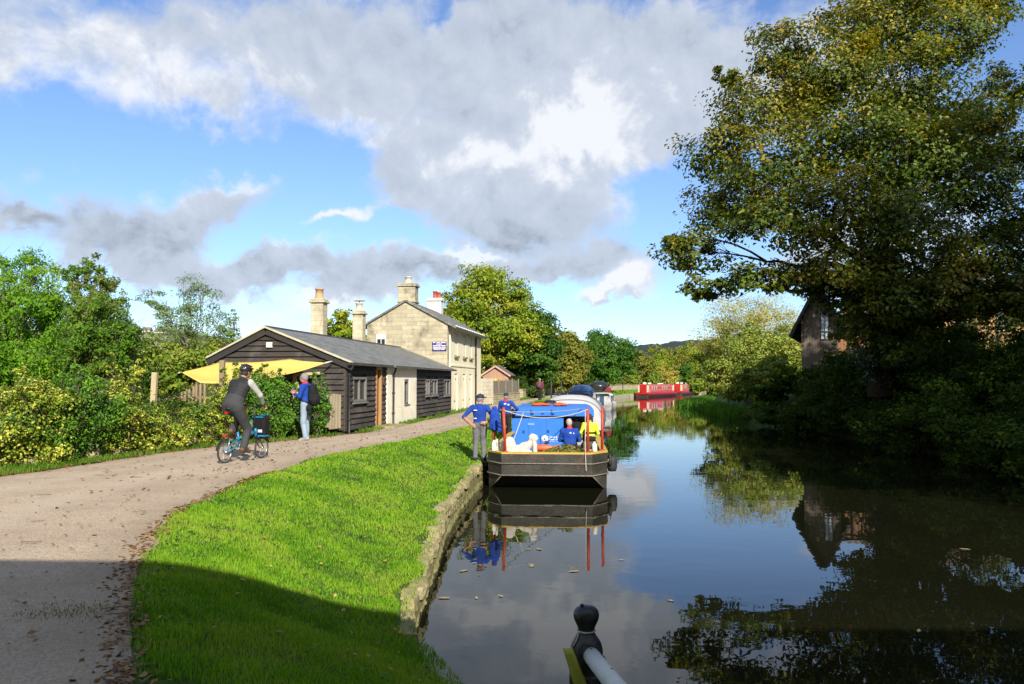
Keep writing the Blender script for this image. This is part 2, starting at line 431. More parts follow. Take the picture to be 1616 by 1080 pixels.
# cover: where the cloud banks stand (positions as azimuth and elevation of the real sky)
cover = blobs([
    (250, 40, 620, 190, -4, 1.0), (560, 110, 400, 180, -8, 1.0), (760, 60, 480, 190, 0, 1.5), (1000, 110, 330, 200, 0, 1.7), (330, 175, 250, 80, -18, .7),
    (870, 250, 280, 190, 18, 2.1), (700, 260, 330, 120, 8, 1.7), (800, 335, 250, 105, -5, 1.8), (310, 325, 230, 90, 24, 1.8), (210, 390, 210, 60, 6, 1.2), (55, 325, 180, 75, -10, 1.4),
    (120, 250, 120, 70, -20, .45), (620, 430, 500, 70, 3, 1.75), (330, 425, 290, 60, 0, 1.4), (900, 430, 240, 60, 12, 1.5), (990, 450, 120, 45, 22, 1.3), (545, 340, 150, 28, 22, .9),
    (480, 480, 260, 36, 8, .75), (950, 475, 140, 34, 10, .9), (1080, 170, 200, 160, 30, .5), (1300, 100, 500, 260, 0, 1.2), (1560, 60, 200, 120, 0, -.9), (700, 20, 130, 50, 20, -.7), (60, 150, 240, 70, 20, -.4), (560, 260, 90, 90, 0, -.35), (1330, 420, 300, 120, 0, 1.2),
    (1500, 300, 300, 200, 0, .7), (-200, 60, 420, 200, 0, 1.3), (-300, 380, 400, 120, 0, 1.0), (1130, 300, 170, 150, 0, -.7), (460, 240, 190, 55, 0, -.9), (80, 400, 160, 50, 0, -.3), (40, 190, 260, 60, -12, -.3), (1080, 520, 260, 60, 0, -.6)])
fb = noise(nt, LY, 2.6, 9, .62, .5)
fb2 = noise(nt, P0, 14.0, 7, .62, .3)
d0 = math_n(nt, 'ADD', cover, math_n(nt, 'MULTIPLY', math_n(nt, 'SUBTRACT', fb, .5), 1.05))
d0 = math_n(nt, 'ADD', d0, math_n(nt, 'MULTIPLY', math_n(nt, 'SUBTRACT', fb2, .5), .95))
# behind the viewer the sky is plainly broken cloud
front = smooth(nt, sep.outputs[1], -.1, .35)
d0 = math_n(nt, 'ADD', d0, math_n(nt, 'MULTIPLY', math_n(nt, 'SUBTRACT', 1.0, front), 1.1))
alpha = smooth(nt, d0, .26, .98)
# how bright each part of the cloud is: sunlit heads, grey bases
lit = blobs([(920, 190, 200, 120, 25, 1.05), (750, 265, 150, 90, 20, .6), (1000, 230, 120, 80, 0, .35), (520, 375, 110, 40, 20, .8), (740, 405, 190, 30, 2, .9), (990, 445, 90, 36, 25, .8),
             (940, 470, 110, 26, 10, .7), (545, 335, 150, 34, 22, .7), (260, 110, 480, 170, -10, .30), (380, 275, 220, 40, 20, .30), (560, 190, 200, 90, 0, .3), (60, 60, 200, 120, 0, .12), (470, 480, 260, 30, 3, .7),
             (800, 375, 230, 80, -4, -.42), (240, 375, 260, 55, 16, -.35), (640, 440, 460, 40, 3, -.35), (70, 340, 160, 60, 0, -.45), (640, 265, 230, 60, 10, -.18), (330, 420, 260, 40, 3, -.3), (780, 60, 400, 110, 0, -.08), (1000, 390, 120, 40, 12, -.4)])
up = nt.nodes.new('ShaderNodeVectorMath'); up.operation = 'ADD'; nt.links.new(P0, up.inputs[0]); up.inputs[1].default_value = (.006, .020, 0)
fb3 = noise(nt, up.outputs[0], 14.0, 7, .62, .3)
relief = math_n(nt, 'MULTIPLY', math_n(nt, 'SUBTRACT', fb2, fb3), 1.25)
br = math_n(nt, 'ADD', math_n(nt, 'ADD', lit, relief), math_n(nt, 'ADD', .55, math_n(nt, 'MULTIPLY', math_n(nt, 'SUBTRACT', fb, .5), .28)))
thin = math_n(nt, 'MULTIPLY', math_n(nt, 'SUBTRACT', 1.0, smooth(nt, d0, .3, 1.1)), .25)
br = math_n(nt, 'ADD', br, thin, 0, True)
rp = nt.nodes.new('ShaderNodeValToRGB'); nt.links.new(br, rp.inputs[0])
e = rp.color_ramp.elements; e[0].position = 0; e[0].color = (.28, .325, .385, 1); e[1].position = 1; e[1].color = (.88, .895, .93, 1)
q = e.new(.38); q.color = (.50, .565, .66, 1); q = e.new(.74); q.color = (.60, .655, .75, 1)
bcl = N(nt, 'ShaderNodeBackground', Strength=.70); nt.links.new(rp.outputs[0], bcl.inputs[0])
mx = nt.nodes.new('ShaderNodeMixShader'); nt.links.new(math_n(nt, 'MULTIPLY', alpha, .94), mx.inputs[0])
nt.links.new(bsky.outputs[0], mx.inputs[1]); nt.links.new(bcl.outputs[0], mx.inputs[2]); nt.links.new(mx.outputs[0], out.inputs[0])

# ================================================================== ground, towpath, water
def grid_sheet(name, P, m, kind='structure', smoothf=True):
    n, k = P.shape[:2]
    i = np.arange(n * k).reshape(n, k)
    F = np.stack([i[:-1, :-1], i[1:, :-1], i[1:, 1:], i[:-1, 1:]], -1).reshape(-1, 4)
    o = np_mesh(name, P.reshape(-1, 3), F, m, None, smoothf); tag(o, kind=kind); return o
def ground_material():
    m, nt, out = nodes_of('grassy_ground')
    b = N(nt, 'ShaderNodeBsdfPrincipled', Roughness=.9); nt.links.new(b.outputs[0], out.inputs[0]); b.inputs['Specular IOR Level'].default_value = .2
    v = coords(nt)
    c = mixcol(nt, smooth(nt, noise(nt, v, 2.2, 6, .65), .35, .65), (.045, .085, .012), (.085, .15, .02))
    c = mixcol(nt, smooth(nt, noise(nt, v, 9, 5, .7), .56, .75, 0, .7), c, (.11, .085, .045))
    c = mixcol(nt, .6, c, mixcol(nt, noise(nt, v, 70, 2), (.3, .3, .3), (1.2, 1.2, 1.2)), 'MULTIPLY')
    nt.links.new(c, b.inputs['Base Color'])
    bp = N(nt, 'ShaderNodeBump', Strength=.6, Distance=.03); nt.links.new(noise(nt, v, 45, 4), bp.inputs['Height']); nt.links.new(bp.outputs[0], b.inputs['Normal'])
    return m
def path_material():
    m, nt, out = nodes_of('towpath_gravel')
    b = N(nt, 'ShaderNodeBsdfPrincipled', Roughness=.92); nt.links.new(b.outputs[0], out.inputs[0]); b.inputs['Specular IOR Level'].default_value = .15
    v = coords(nt)
    c = mixcol(nt, smooth(nt, noise(nt, v, .7, 5, .6), .3, .7), (.40, .315, .23), (.48, .385, .285))
    c = mixcol(nt, smooth(nt, noise(nt, v, 3.2, 5, .7), .52, .74, 0, .45), c, (.25, .19, .135))
    # individual stones
    vo = nt.nodes.new('ShaderNodeTexVoronoi'); nt.links.new(v, vo.inputs['Vector']); vo.inputs['Scale'].default_value = 62
    st = nt.nodes.new('ShaderNodeSeparateColor'); nt.links.new(vo.outputs['Color'], st.inputs[0])
    c = mixcol(nt, .40, c, mixcol(nt, st.outputs[0], (.45, .45, .45), (1.3, 1.27, 1.22)), 'MULTIPLY')
    vb = nt.nodes.new('ShaderNodeTexVoronoi'); nt.links.new(v, vb.inputs['Vector']); vb.inputs['Scale'].default_value = 17
    sb = nt.nodes.new('ShaderNodeSeparateColor'); nt.links.new(vb.outputs['Color'], sb.inputs[0])
    peb = math_n(nt, 'MULTIPLY', smooth(nt, vb.outputs['Distance'], .16, .24, 1, 0), smooth(nt, sb.outputs[1], .78, .84))
    c = mixcol(nt, math_n(nt, 'MULTIPLY', peb, .75), c, mixcol(nt, sb.outputs[0], (.13, .10, .08), (.52, .46, .38)))
    # old mud streaks along the wheel lines
    vs = coords(nt, (1.2, .25, 1))
    c = mixcol(nt, smooth(nt, noise(nt, vs, 2.3, 6, .7), .6, .78, 0, .38), c, (.19, .145, .10))
    tu = nt.nodes.new('ShaderNodeUVMap'); su = nt.nodes.new('ShaderNodeSeparateXYZ'); nt.links.new(tu.outputs[0], su.inputs[0])
    wob = math_n(nt, 'MULTIPLY_ADD', math_n(nt, 'SUBTRACT', noise(nt, v, .5, 3), .5), .16, su.outputs[0])
    tr = 0.0
    for cx in (.34, .62): tr = math_n(nt, 'ADD', smooth(nt, math_n(nt, 'ABSOLUTE', math_n(nt, 'SUBTRACT', wob, cx)), .03, .10, 1, 0), tr)
    c = mixcol(nt, math_n(nt, 'MULTIPLY', tr, math_n(nt, 'MULTIPLY', noise(nt, v, 1.4, 4), .75)), c, (.50, .41, .31))
    eg = smooth(nt, math_n(nt, 'ABSOLUTE', math_n(nt, 'SUBTRACT', wob, .5)), .36, .50)
    c = mixcol(nt, math_n(nt, 'MULTIPLY', eg, .55), c, (.26, .20, .135))
    c = mixcol(nt, smooth(nt, noise(nt, v, .9, 6, .75, .5), .60, .72, 0, .35), c, (.23, .18, .13))
    nt.links.new(c, b.inputs['Base Color'])
    bp = N(nt, 'ShaderNodeBump', Strength=.75, Distance=.012)
    h = math_n(nt, 'SUBTRACT', math_n(nt, 'MULTIPLY', noise(nt, v, 5, 5), 2.0), vo.outputs['Distance'])
    h = math_n(nt, 'ADD', h, math_n(nt, 'MULTIPLY', peb, .8)); nt.links.new(h, bp.inputs['Height']); nt.links.new(bp.outputs[0], b.inputs['Normal'])
    return m
Yd = np.concatenate([np.arange(-40, 3, 3.), np.arange(3, 12, .12), np.arange(12, 30, .3), np.arange(30, 90, 1.), np.arange(90, 221, 3.), [228, 240, 255]])
offs = np.concatenate([np.arange(0, 4, .12), np.arange(4, 12, .5), np.arange(12, 40, 3), [45, 60, 80, 110, 150, 220, 330, 500, 900, 1500]])
rs = np.random.RandomState(3)
XL = bank_x(Yd)[:, None] - .16 - offs[None, :]
ZL = left_z(XL, Yd[:, None] + 0 * XL)
# gentle unevenness on the lawn
lump = .02 * np.sin(XL * 2.1 + Yd[:, None] * .7) + .015 * np.sin(Yd[:, None] * 3.1 - XL * 1.7)
lawnw = sstep((bank_x(Yd)[:, None] - XL) / .5) * sstep((XL - path_r(Yd)[:, None]) / .5)
ZL = ZL + lump * lawnw
# the hillside of the town rises far to the west
ZL = ZL + np.maximum(0, (-XL - 70)) * .02
ZL = ZL - .03 * (offs[None, :] < .02)
gm = ground_material()
g1 = grid_sheet('ground', np.stack([XL, Yd[:, None] + 0 * XL, ZL], -1), gm)
offr = np.concatenate([np.arange(0, 6, .4), np.arange(6, 30, 3), [40, 60, 100, 200, 400, 900, 1500]])
XR = far_x(Yd)[:, None] + offr[None, :]
ZR = right_z(XR, Yd[:, None] + 0 * XR) + np.maximum(0, offr[None, :] - 40) * .02
g2 = grid_sheet('ground', np.stack([XR, Yd[:, None] + 0 * XR, ZR], -1)[:, ::-1], gm)
# beyond the bend the land closes the canal and runs to the horizon
xs = np.concatenate([np.arange(-1500, -200, 130), np.arange(-200, 300, 12), np.arange(300, 1600, 130)]); ys = np.concatenate([np.arange(254, 420, 12), np.arange(420, 4000, 250)])
GX, GY = np.meshgrid(xs, ys, indexing='ij')
g3 = grid_sheet('ground', np.stack([GX, GY, 1.4 + 0 * GX + .012 * np.maximum(0, GY - 320)], -1), gm)

Yp = np.concatenate([np.arange(-20, 3, 2.), np.arange(3, 24, .15), np.arange(24, 70, .7), np.arange(70, 221, 3.)])
tt = np.linspace(0, 1, 26)
wig = np.clip((Yp - 3) / 9, .25, 1) * .06 * np.sin(Yp * 1.9) + np.clip((Yp - 3) / 9, .2, 1) * (.05 * np.sin(Yp * 4.3 + 1) + .03 * np.sin(Yp * 9.1))
PR, PL = path_r(Yp) + wig + np.clip((16 - Yp) / 8, 0, 1) * .14, path_l(Yp) + .08 * np.sin(Yp * 1.3 + 2) + .04 * np.sin(Yp * 5.2)
PX = PL[:, None] * (1 - tt) + PR[:, None] * tt
PZ = ZP + .012 + .035 * np.sin(PI * tt)[None, :] + 0 * PX
PZ[:, 0] = ZP - .02; PZ[:, -1] = ZP - .03
def path_uv(o):
    uv = o.data.uv_layers.new(name='uv'); n = len(o.data.loops); vi = np.empty(n, np.int32); o.data.loops.foreach_get('vertex_index', vi)
    uv.data.foreach_set('uv', np.stack([tt[vi % 26], Yp[vi // 26]], 1).astype(np.float32).ravel())
pth = grid_sheet('path', np.stack([PX, Yp[:, None] + 0 * PX, PZ], -1), path_material()); path_uv(pth)

def water_material():
    m, nt, out = nodes_of('canal_water')
    b = N(nt, 'ShaderNodeBsdfPrincipled', Roughness=.012, IOR=1.333)
    v = coords(nt)
    c = mixcol(nt, noise(nt, v, .35, 3), (.006, .0075, .0032), (.011, .011, .005)); nt.links.new(c, b.inputs['Base Color'])
    b.inputs['Specular IOR Level'].default_value = .5
    v1 = coords(nt, (.8, 1.2, 1), rot=(0, 0, R(20))); v2 = coords(nt, (1.5, .6, 1), rot=(0, 0, R(-8)))
    h = math_n(nt, 'ADD', math_n(nt, 'MULTIPLY', noise(nt, v1, 1.5, 2, .45, .4), 1.0), math_n(nt, 'MULTIPLY', noise(nt, v2, 5.5, 2, .4), .09))
    h = math_n(nt, 'MULTIPLY', h, smooth(nt, noise(nt, v, .12, 2), .3, .65, .35, 1.0))
    bp = N(nt, 'ShaderNodeBump', Strength=1.0, Distance=.0026); nt.links.new(h, bp.inputs['Height']); nt.links.new(bp.outputs[0], b.inputs['Normal'])
    nt.links.new(b.outputs[0], out.inputs[0]); return m
MB().add([(-3, -30, 0), (130, -30, 0), (130, 262, 0), (-3, 262, 0)], [(0, 1, 2, 3)]).build('water', water_material()); tag(bpy.data.objects['water'], kind='structure')

# far wooded hills
def hill(name, cx, cy, rx, ry, h, m, seed, bump=3.0):
    n = 120; rs = np.random.RandomState(seed)
    u = np.linspace(-1, 1, n); U, V = np.meshgrid(u, u, indexing='ij')
    X, Y = cx + U * rx, cy + V * ry
    Z = h * np.clip(1 - (U ** 2 + V ** 2), 0, 1) ** .8
    for s in range(7):
        f = .012 * 1.75 ** s; a = rs.uniform(0, 6, 2)
        Z += (h * .10 if s < 2 else bump / (s + .5)) * np.sin(X * f + a[0]) * np.sin(Y * f * 1.2 + a[1])
    Z += rs.uniform(-1, 1, Z.shape) * bump * .7
    Z = np.where(U ** 2 + V ** 2 > .98, -5, Z)
    return grid_sheet(name, np.stack([X, Y, Z], -1), m, 'structure', False)
wood_far = paint('far_wood', (.050, .066, .060), .95, (.034, .048, .050), .02, .6, spec=.1, bscale=.3)
town_hill = paint('town_hillside', (.12, .13, .06), .95, (.07, .085, .035), .02, .6, spec=.1, bscale=.3)
hill('hills', 270, 1000, 330, 250, 47, wood_far, 1, 3)
hill('hills', -360, 640, 260, 160, 44, town_hill, 2, .6)

# ================================================================== grass, litter
def blades(name, X, Y, Z, h, w, m, seed, lean=.5):
    rs = np.random.RandomState(seed); n = len(X)
    a = rs.uniform(0, 2 * PI, n); dx, dy = np.cos(a), np.sin(a)
    b = rs.uniform(0, 2 * PI, n); L = rs.uniform(.1, 1, n) * lean * h
    lx, ly = np.cos(b) * L, np.sin(b) * L
    P = np.stack([X, Y, Z], 1)
    V = np.empty((n, 6, 3))
    W2 = w * .5
    for i, (t, ww, zz) in enumerate(((0, 1., 0), (.4, .85, .62), (1., .12, 1.))):
        c = P + np.stack([lx * t, ly * t, h * zz * (1 - .12 * t)], 1)
        o = np.stack([dx * W2 * ww, dy * W2 * ww, 0 * dx], 1)
        V[:, i * 2] = c - o; V[:, i * 2 + 1] = c + o
    base = (np.arange(n) * 6)[:, None]
    F = np.concatenate([base + np.array([0, 1, 3, 2]), base + np.array([2, 3, 5, 4])])
    o = np_mesh(name, V.reshape(-1, 3), F, m, None, True); tag(o, kind='stuff'); return o
def scatter(y0, y1, xa, xb, per_m2, seed):
    rs = np.random.RandomState(seed)
    yy = np.linspace(y0, y1, 200); wmax = np.max(xb(yy) - xa(yy)); xmin = None
    n = int((y1 - y0) * wmax * per_m2)
    Y = rs.uniform(y0, y1, n); a, b = xa(Y), xb(Y); X = a + rs.uniform(0, 1, n) * wmax
    k = X < b; return X[k], Y[k]
grass_m = leaf_mat('grass_blades', [(.085, .21, .012), (.135, .31, .016), (.20, .40, .022), (.26, .42, .03), (.32, .40, .06)], .38, .5, .05, 1.1)
dry_m = leaf_mat('verge_blades', [(.05, .12, .012), (.09, .19, .02), (.15, .25, .03), (.22, .23, .06)], .35, .5, .05, .8)
gx, gy, gh, gw = [], [], [], []
for (y0, y1, dens, hh, ww) in ((4.2, 7.2, 5200, .055, .0065), (7.2, 10, 3400, .052, .008), (10, 14, 1900, .05, .011), (14, 20, 1000, .05, .016), (20, 31, 520, .055, .024), (31, 75, 130, .075, .05)):
    X, Y = scatter(y0, y1, lambda y: path_r(y) - .06, lambda y: bank_x(y) - .02, dens, int(y0 * 10))
    rs = np.random.RandomState(int(y0))
    edge = bank_x(Y) - X
    keep = (edge > .15 + .07 * np.sin(Y * 5.1) + .10 * np.sin(Y * 2.3 + 1)) | (rs.uniform(0, 1, len(X)) < .16) | (Y < 7.0)
    # worn bare bits
    keep &= (np.sin(X * 3.1 + 1.3 * np.sin(Y * 1.9)) * np.sin(Y * 2.7 + X) < .88) | (rs.uniform(0, 1, len(X)) < .5)
    keep &= X - path_r(Y) > rs.uniform(-.07, .07, len(X)) + .03 * np.sin(Y * 6) + .04 * np.sin(Y * 1.9)
    X, Y = X[keep], Y[keep]
    clump = .75 + .35 * np.sin(X * 5 + 2 * np.sin(Y * 3.3)) * np.sin(Y * 4.1) + rs.uniform(-.25, .45, len(X))
    gx.append(X); gy.append(Y); gh.append(hh * np.clip(clump, .3, 2)); gw.append(np.full(len(X), ww))
GXv, GYv, GHv, GWv = map(np.concatenate, (gx, gy, gh, gw))
def lawn_z(X, Y):
    lw = sstep((bank_x(Y) - X) / .5) * sstep((X - path_r(Y)) / .5)
    return left_z(X, Y) + (.02 * np.sin(X * 2.1 + Y * .7) + .015 * np.sin(Y * 3.1 - X * 1.7)) * lw
kd = np.random.RandomState(77).uniform(0, 1, len(GXv)) < .014 + .04 * (np.sin(GXv * 2.3 + 1.1 * np.sin(GYv * 1.7)) * np.sin(GYv * 1.3 + .6) > .45)
blades('dry_grass', GXv[kd], GYv[kd], lawn_z(GXv[kd], GYv[kd]) - .004, GHv[kd] * .85, GWv[kd], leaf_mat('straw_blades', [(.20, .15, .05), (.33, .26, .09), (.42, .34, .15)], .25, .3, .05, 1.0), 5, .8)
GXv, GYv, GHv, GWv = GXv[~kd], GYv[~kd], GHv[~kd], GWv[~kd]
blades('grass', GXv, GYv, lawn_z(GXv, GYv) - .006, GHv, GWv, grass_m, 1)
vx, vy, vh, vw = [], [], [], []
for (y0, y1, dens, hh, ww, wd) in ((11.5, 16, 800, .10, .014, 1.0), (16, 22, 560, .11, .02, .95), (22, 38, 260, .11, .03, .42), (38, 70, 60, .16, .07, .8)):
    X, Y = scatter(y0, y1, lambda y: path_l(y) - wd, lambda y: path_l(y) + .10, dens, int(y0 * 7))
    rs = np.random.RandomState(int(y0) + 50)
    if y0 == 22: k = (np.sin(Y * 1.3) + np.sin(Y * 2.9) > -.3); X, Y = X[k], Y[k]
    rs = np.random.RandomState(int(y0) + 51)
    vx.append(X); vy.append(Y); vh.append(hh * rs.uniform(.4, 1.4, len(X))); vw.append(np.full(len(X), ww))
vx, vy, vh, vw = map(np.concatenate, (vx, vy, vh, vw))
blades('verge_grass', vx, vy, np.full(len(vx), ZP), vh, vw, dry_m, 2)
# far strip between the wall and the canal
X, Y = scatter(75, 150, lambda y: bank_x(y) - 2.5, lambda y: bank_x(y) - .3, 14, 91)
blades('bank_grass', X, Y, left_z(X, Y), np.full(len(X), .16), np.full(len(X), .16), grass_m, 3)

def rosettes(name, X, Y, Z, r, m, seed):
    rs = np.random.RandomState(seed); V = []
    for x, y, z, q in zip(X, Y, Z, r):
        for k in range(7):
            a = rs.uniform(0, 6.28); L = q * rs.uniform(.6, 1.2); w = L * .22; d = np.array([math.cos(a), math.sin(a), 0]); s_ = np.array([-d[1], d[0], 0]); p = np.array([x, y, z])
            V.append([p, p + d * L * .6 + s_ * w + [0, 0, .025], p + d * L + [0, 0, .012], p + d * L * .6 - s_ * w + [0, 0, .025]])
    V = np.array(V); o = np_mesh(name, V.reshape(-1, 3), np.arange(len(V) * 4).reshape(-1, 4), m); tag(o, kind='stuff')
rs = np.random.RandomState(41); Y = 5 + 15 * rs.uniform(0, 1, 170) ** 1.2; X = path_r(Y) + .15 + rs.beta(.8, 1.3, 170) * (bank_x(Y) - path_r(Y) - .5)
rosettes('lawn_weeds', X, Y, lawn_z(X, Y) + .012, rs.uniform(.02, .05, 170), leaf_mat('rosette_leaves', [(.06, .16, .015), (.09, .22, .02), (.13, .27, .03)], .3, .3, .01), 42)
def litter(name, X, Y, Z, size, m, seed):
    rs = np.random.RandomState(seed); n = len(X)
    a = rs.uniform(0, 2 * PI, n); t = rs.uniform(-.5, .5, (n, 2))
    u = np.stack([np.cos(a), np.sin(a), t[:, 0]], 1); v = np.stack([-np.sin(a), np.cos(a), t[:, 1]], 1)
    P = np.stack([X, Y, Z], 1); s = (size * rs.uniform(.5, 1.5, n))[:, None]
    w = rs.uniform(.25, .5, n)[:, None]
    V = np.stack([P - u * s * .6, P + v * s * w + [0, 0, .006], P + u * s * .6, P - v * s * w + [0, 0, .004]], 1)
    F = np.arange(n * 4).reshape(n, 4)
    o = np_mesh(name, V.reshape(-1, 3), F, m); tag(o, kind='stuff'); return o
litter_m = leaf_mat('dead_leaves', [(.08, .042, .020), (.16, .08, .03), (.24, .13, .05), (.32, .21, .09)], .08, .3, .03)
rs = np.random.RandomState(8)
Y = 4 + 9.5 * rs.uniform(0, 1, 1250) ** 1.25
sp = np.clip(1.25 - (Y - 4) * .09, .3, 1)
X = path_r(Y) + rs.normal(-.03, .085, len(Y)) * sp - np.abs(rs.normal(0, .1, len(Y))) * (Y < 8) * .6
Y2 = rs.uniform(4, 32, 700); X2 = path_r(Y2) - np.abs(rs.normal(0, 1.7, 700))
Y3 = rs.uniform(11.5, 24, 900); X3 = path_l(Y3) + np.abs(rs.normal(0, .16, 900)) - .03
Yc, Xc = np.concatenate([Y, Y2, Y3]), np.concatenate([X, X2, X3])
Zc = np.maximum(lawn_z(Xc, Yc), ZP * (Xc < path_r(Yc))) + .02 + .03 * ((Xc > path_l(Yc) + .4) & (Xc < path_r(Yc) - .4))
litter('leaf_litter', Xc, Yc, Zc, np.where(Yc < 12, .035, .05), litter_m, 9)
rs = np.random.RandomState(18)
Y = rs.uniform(5, 18, 260); X = path_r(Y) + rs.uniform(0, 1, 260) ** .7 * (bank_x(Y) - path_r(Y))
litter('leaf_litter', X, Y, lawn_z(X, Y) + .045, np.full(260, .035), leaf_mat('yellowed_leaves', [(.30, .20, .05), (.42, .33, .10), (.25, .13, .04)], .1, .2, .03), 19)

rs = np.random.RandomState(31); n = 70
Y = 4 + 14 * rs.uniform(0, 1, n) ** 1.3; X = path_l(Y) + (path_r(Y) - path_l(Y)) * rs.uniform(.1, 1, n); a = rs.normal(0, .5, n); L = rs.uniform(.02, .11, n)[:, None]
u = np.stack([np.cos(a), np.sin(a), 0 * a], 1); v = np.stack([-np.sin(a), np.cos(a), 0 * a], 1); P = np.stack([X, Y, np.full(n, ZP + .052)], 1); w_ = .0028
V = np.stack([P - u * L - v * w_, P + u * L - v * w_, P + u * L + v * w_ + [0, 0, .006], P - u * L + v * w_ + [0, 0, .006]], 1)
tag(np_mesh('twig_litter', V.reshape(-1, 3), np.arange(n * 4).reshape(n, 4), paint('dark_twig', (.13, .095, .065), .9)), kind='stuff')
c = ground_at(112, 975, ZP); X = c.x + rs.normal(0, .17, 420); Y = c.y + rs.normal(0, .10, 420)
blades('path_weed', X, Y, np.full(420, ZP + .04), rs.uniform(.006, .022, 420), np.full(420, .006), leaf_mat('moss_blades', [(.10, .11, .03), (.16, .16, .04), (.22, .20, .07)], .2, .4, .03), 32)
# floating leaves and scraps on the water
fm = leaf_mat('floating_leaf', [(.35, .28, .06), (.30, .24, .12), (.40, .38, .28)], .1, .1, .1)
for i, (px, py) in enumerate([(700, 944), (752, 944), (834, 867), (850, 867), (748, 889), (790, 941), (732, 901), (1058, 948), (1450, 996), (1523, 867), (1326, 735), (980, 884), (839, 893), (1240, 760), (1180, 770), (905, 902)]):
    p = ground_at(px, py, .004)
    m = MB(); a = i * 1.7; L = .05 if i % 3 else .085
    m.add([(-L, 0, 0), (-L * .3, L * .45, .006), (L * .5, L * .35, .004), (L, 0, .010), (L * .4, -L * .4, .004), (-L * .4, -L * .38, .006)], [(0, 1, 2, 3, 4, 5)])
    o = m.build('floating_leaf', fm); o.location = p; o.rotation_euler = (0, 0, a)
    tag(o, 'small pale yellow fallen leaf floating on the dark canal water', 'leaf', 'fallen leaves floating on the canal')

# ================================================================== canal wall with coping stones
stone_c = paint('coping_stone', (.42, .36, .20), .9, (.24, .21, .10), 3.5, .6, .7, 40, dirt=(.10, .12, .035), dirt_amt=.75, spec=.2)
stone_w = paint('wall_stone', (.31, .28, .13), .9, (.18, .175, .07), 3.0, .7, .8, 30, dirt=(.085, .10, .03), dirt_amt=.6, spec=.2)
cw = empty('canal_wall', (-1, 9, 0)); tag(cw, 'low mossy stone canal wall with uneven coping stones below the lawn', 'wall')
rs = random.Random(4)
yy = list(np.arange(3.4, 60, .4)) + list(np.arange(60, 175, 1.5))
mb = MB()
v, f = [], []
for y in yy:
    x = float(bank_x(y)); top = float(bank_top(y)) - .13
    for (dx, z) in ((-.4, top), (-.02, top), (0, -.6)): v.append((x + dx + 1, y - 9, z))
for i in range(len(yy) - 1):
    for j in range(2): f.append((i * 3 + j, (i + 1) * 3 + j, (i + 1) * 3 + j + 1, i * 3 + j + 1))
mb.add(v, f); mb.build('core', stone_w, cw)
v = [(float(bank_x(y)) + dx + 1, y - 9, z) for y in np.arange(58, 172, 1.5) for dx, z in ((-.5, .56), (.02, .56), (.04, -.1))]; n_ = len(v) // 3
MB().add(v, [(i * 3 + j, (i + 1) * 3 + j, (i + 1) * 3 + j + 1, i * 3 + j + 1) for i in range(n_ - 1) for j in (0, 1)]).build('pale_edging', paint('edging_stone', (.46, .42, .31), .9, (.34, .31, .22), .8, .6, .4, 8), cw)
def path_pt(y): return Vector((float(bank_x(y)), y, 0))
def rough_block(a, b, depth, z0, z1, out_, rs, m, back=.0):
    """a hewn stone lying along the bank from a to b"""
    d = (b - a); L = d.length; d.normalize(); n = Vector((d.y, -d.x, 0))   # towards the water
    nx, nz, nd = max(3, int(L / .12)), 3, 3
    bm = MB(); vv = {}
    pts, fs = [], []
    def pt(i, j, k):
        key = (i, j, k)
        if key not in vv:
            s, t, w = i / nx, j / nz, k / nd
            e = .025
            q = a + d * (e + (L - 2 * e) * s) + n * (out_ - depth * (1 - w)) + Vector((0, 0, z0 + (z1 - z0) * t))
            rnd = (abs(s - .5) > .49) + (t > .99) + (w > .99)
            q -= n * (.025 * (rnd > 1) * (w > .99)); q.z -= .025 * (rnd > 1) * (t > .99)
            q += Vector((rs.gauss(0, .008), rs.gauss(0, .008), rs.gauss(0, .007)))
            vv[key] = len(pts); pts.append(q)
        return vv[key]
    for i in range(nx):
        for j in range(nz):
            fs.append((pt(i, j, nd), pt(i + 1, j, nd), pt(i + 1, j + 1, nd), pt(i, j + 1, nd)))
        for k in range(nd):
            fs.append((pt(i, nz, k), pt(i, nz, k + 1), pt(i + 1, nz, k + 1), pt(i + 1, nz, k)))
    for s in (0, nx):
        for j in range(nz):
            for k in range(nd):
                fs.append((pt(s, j, k), pt(s, j, k + 1), pt(s, j + 1, k + 1), pt(s, j + 1, k)))
    m.add([p - Vector((-1, 9, 0)) for p in pts], fs, False)
y = 7.6
while y < 29:
    L = rs.uniform(.34, .72); m = MB(); zt_ = float(bank_top(y)) - .02
    dz = rs.gauss(0, .035)
    rough_block(path_pt(y), path_pt(y + L), rs.uniform(.15, .28), zt_ - .15, zt_ + dz, .03 + rs.uniform(-.05, .03), rs, m)
    m.build('coping_stone', stone_c, cw); y += L
y = 7.2; m = MB()
while y < 26:                                # the courses under the coping
    L = rs.uniform(.35, .7); zt_ = float(bank_top(y)) - .18; rough_block(path_pt(y), path_pt(y + L), .25, zt_ * .42, zt_, -.01 + rs.uniform(-.02, .02), rs, m); y += L
y = 7.0
while y < 26:
    L = rs.uniform(.5, .9); rough_block(path_pt(y), path_pt(y + L), .25, -.12, (float(bank_top(y)) - .18) * .42 - .008, .015 + rs.uniform(-.02, .02), rs, m); y += L
m.build('block_courses', stone_w, cw)
m = MB(); y = 8.2
0 and m.tube([path_pt(yq) + Vector((1.03 + .012 * math.sin(yq * 7), -9, .012 + .006 * math.sin(yq * 5))) for yq in np.arange(7.9, 19, .25)], .024, 6)
m.build('ledge', paint('pale_ledge', (.27, .25, .17), .85, (.2, .19, .11), 4, .6, .4), cw) if m.v else None

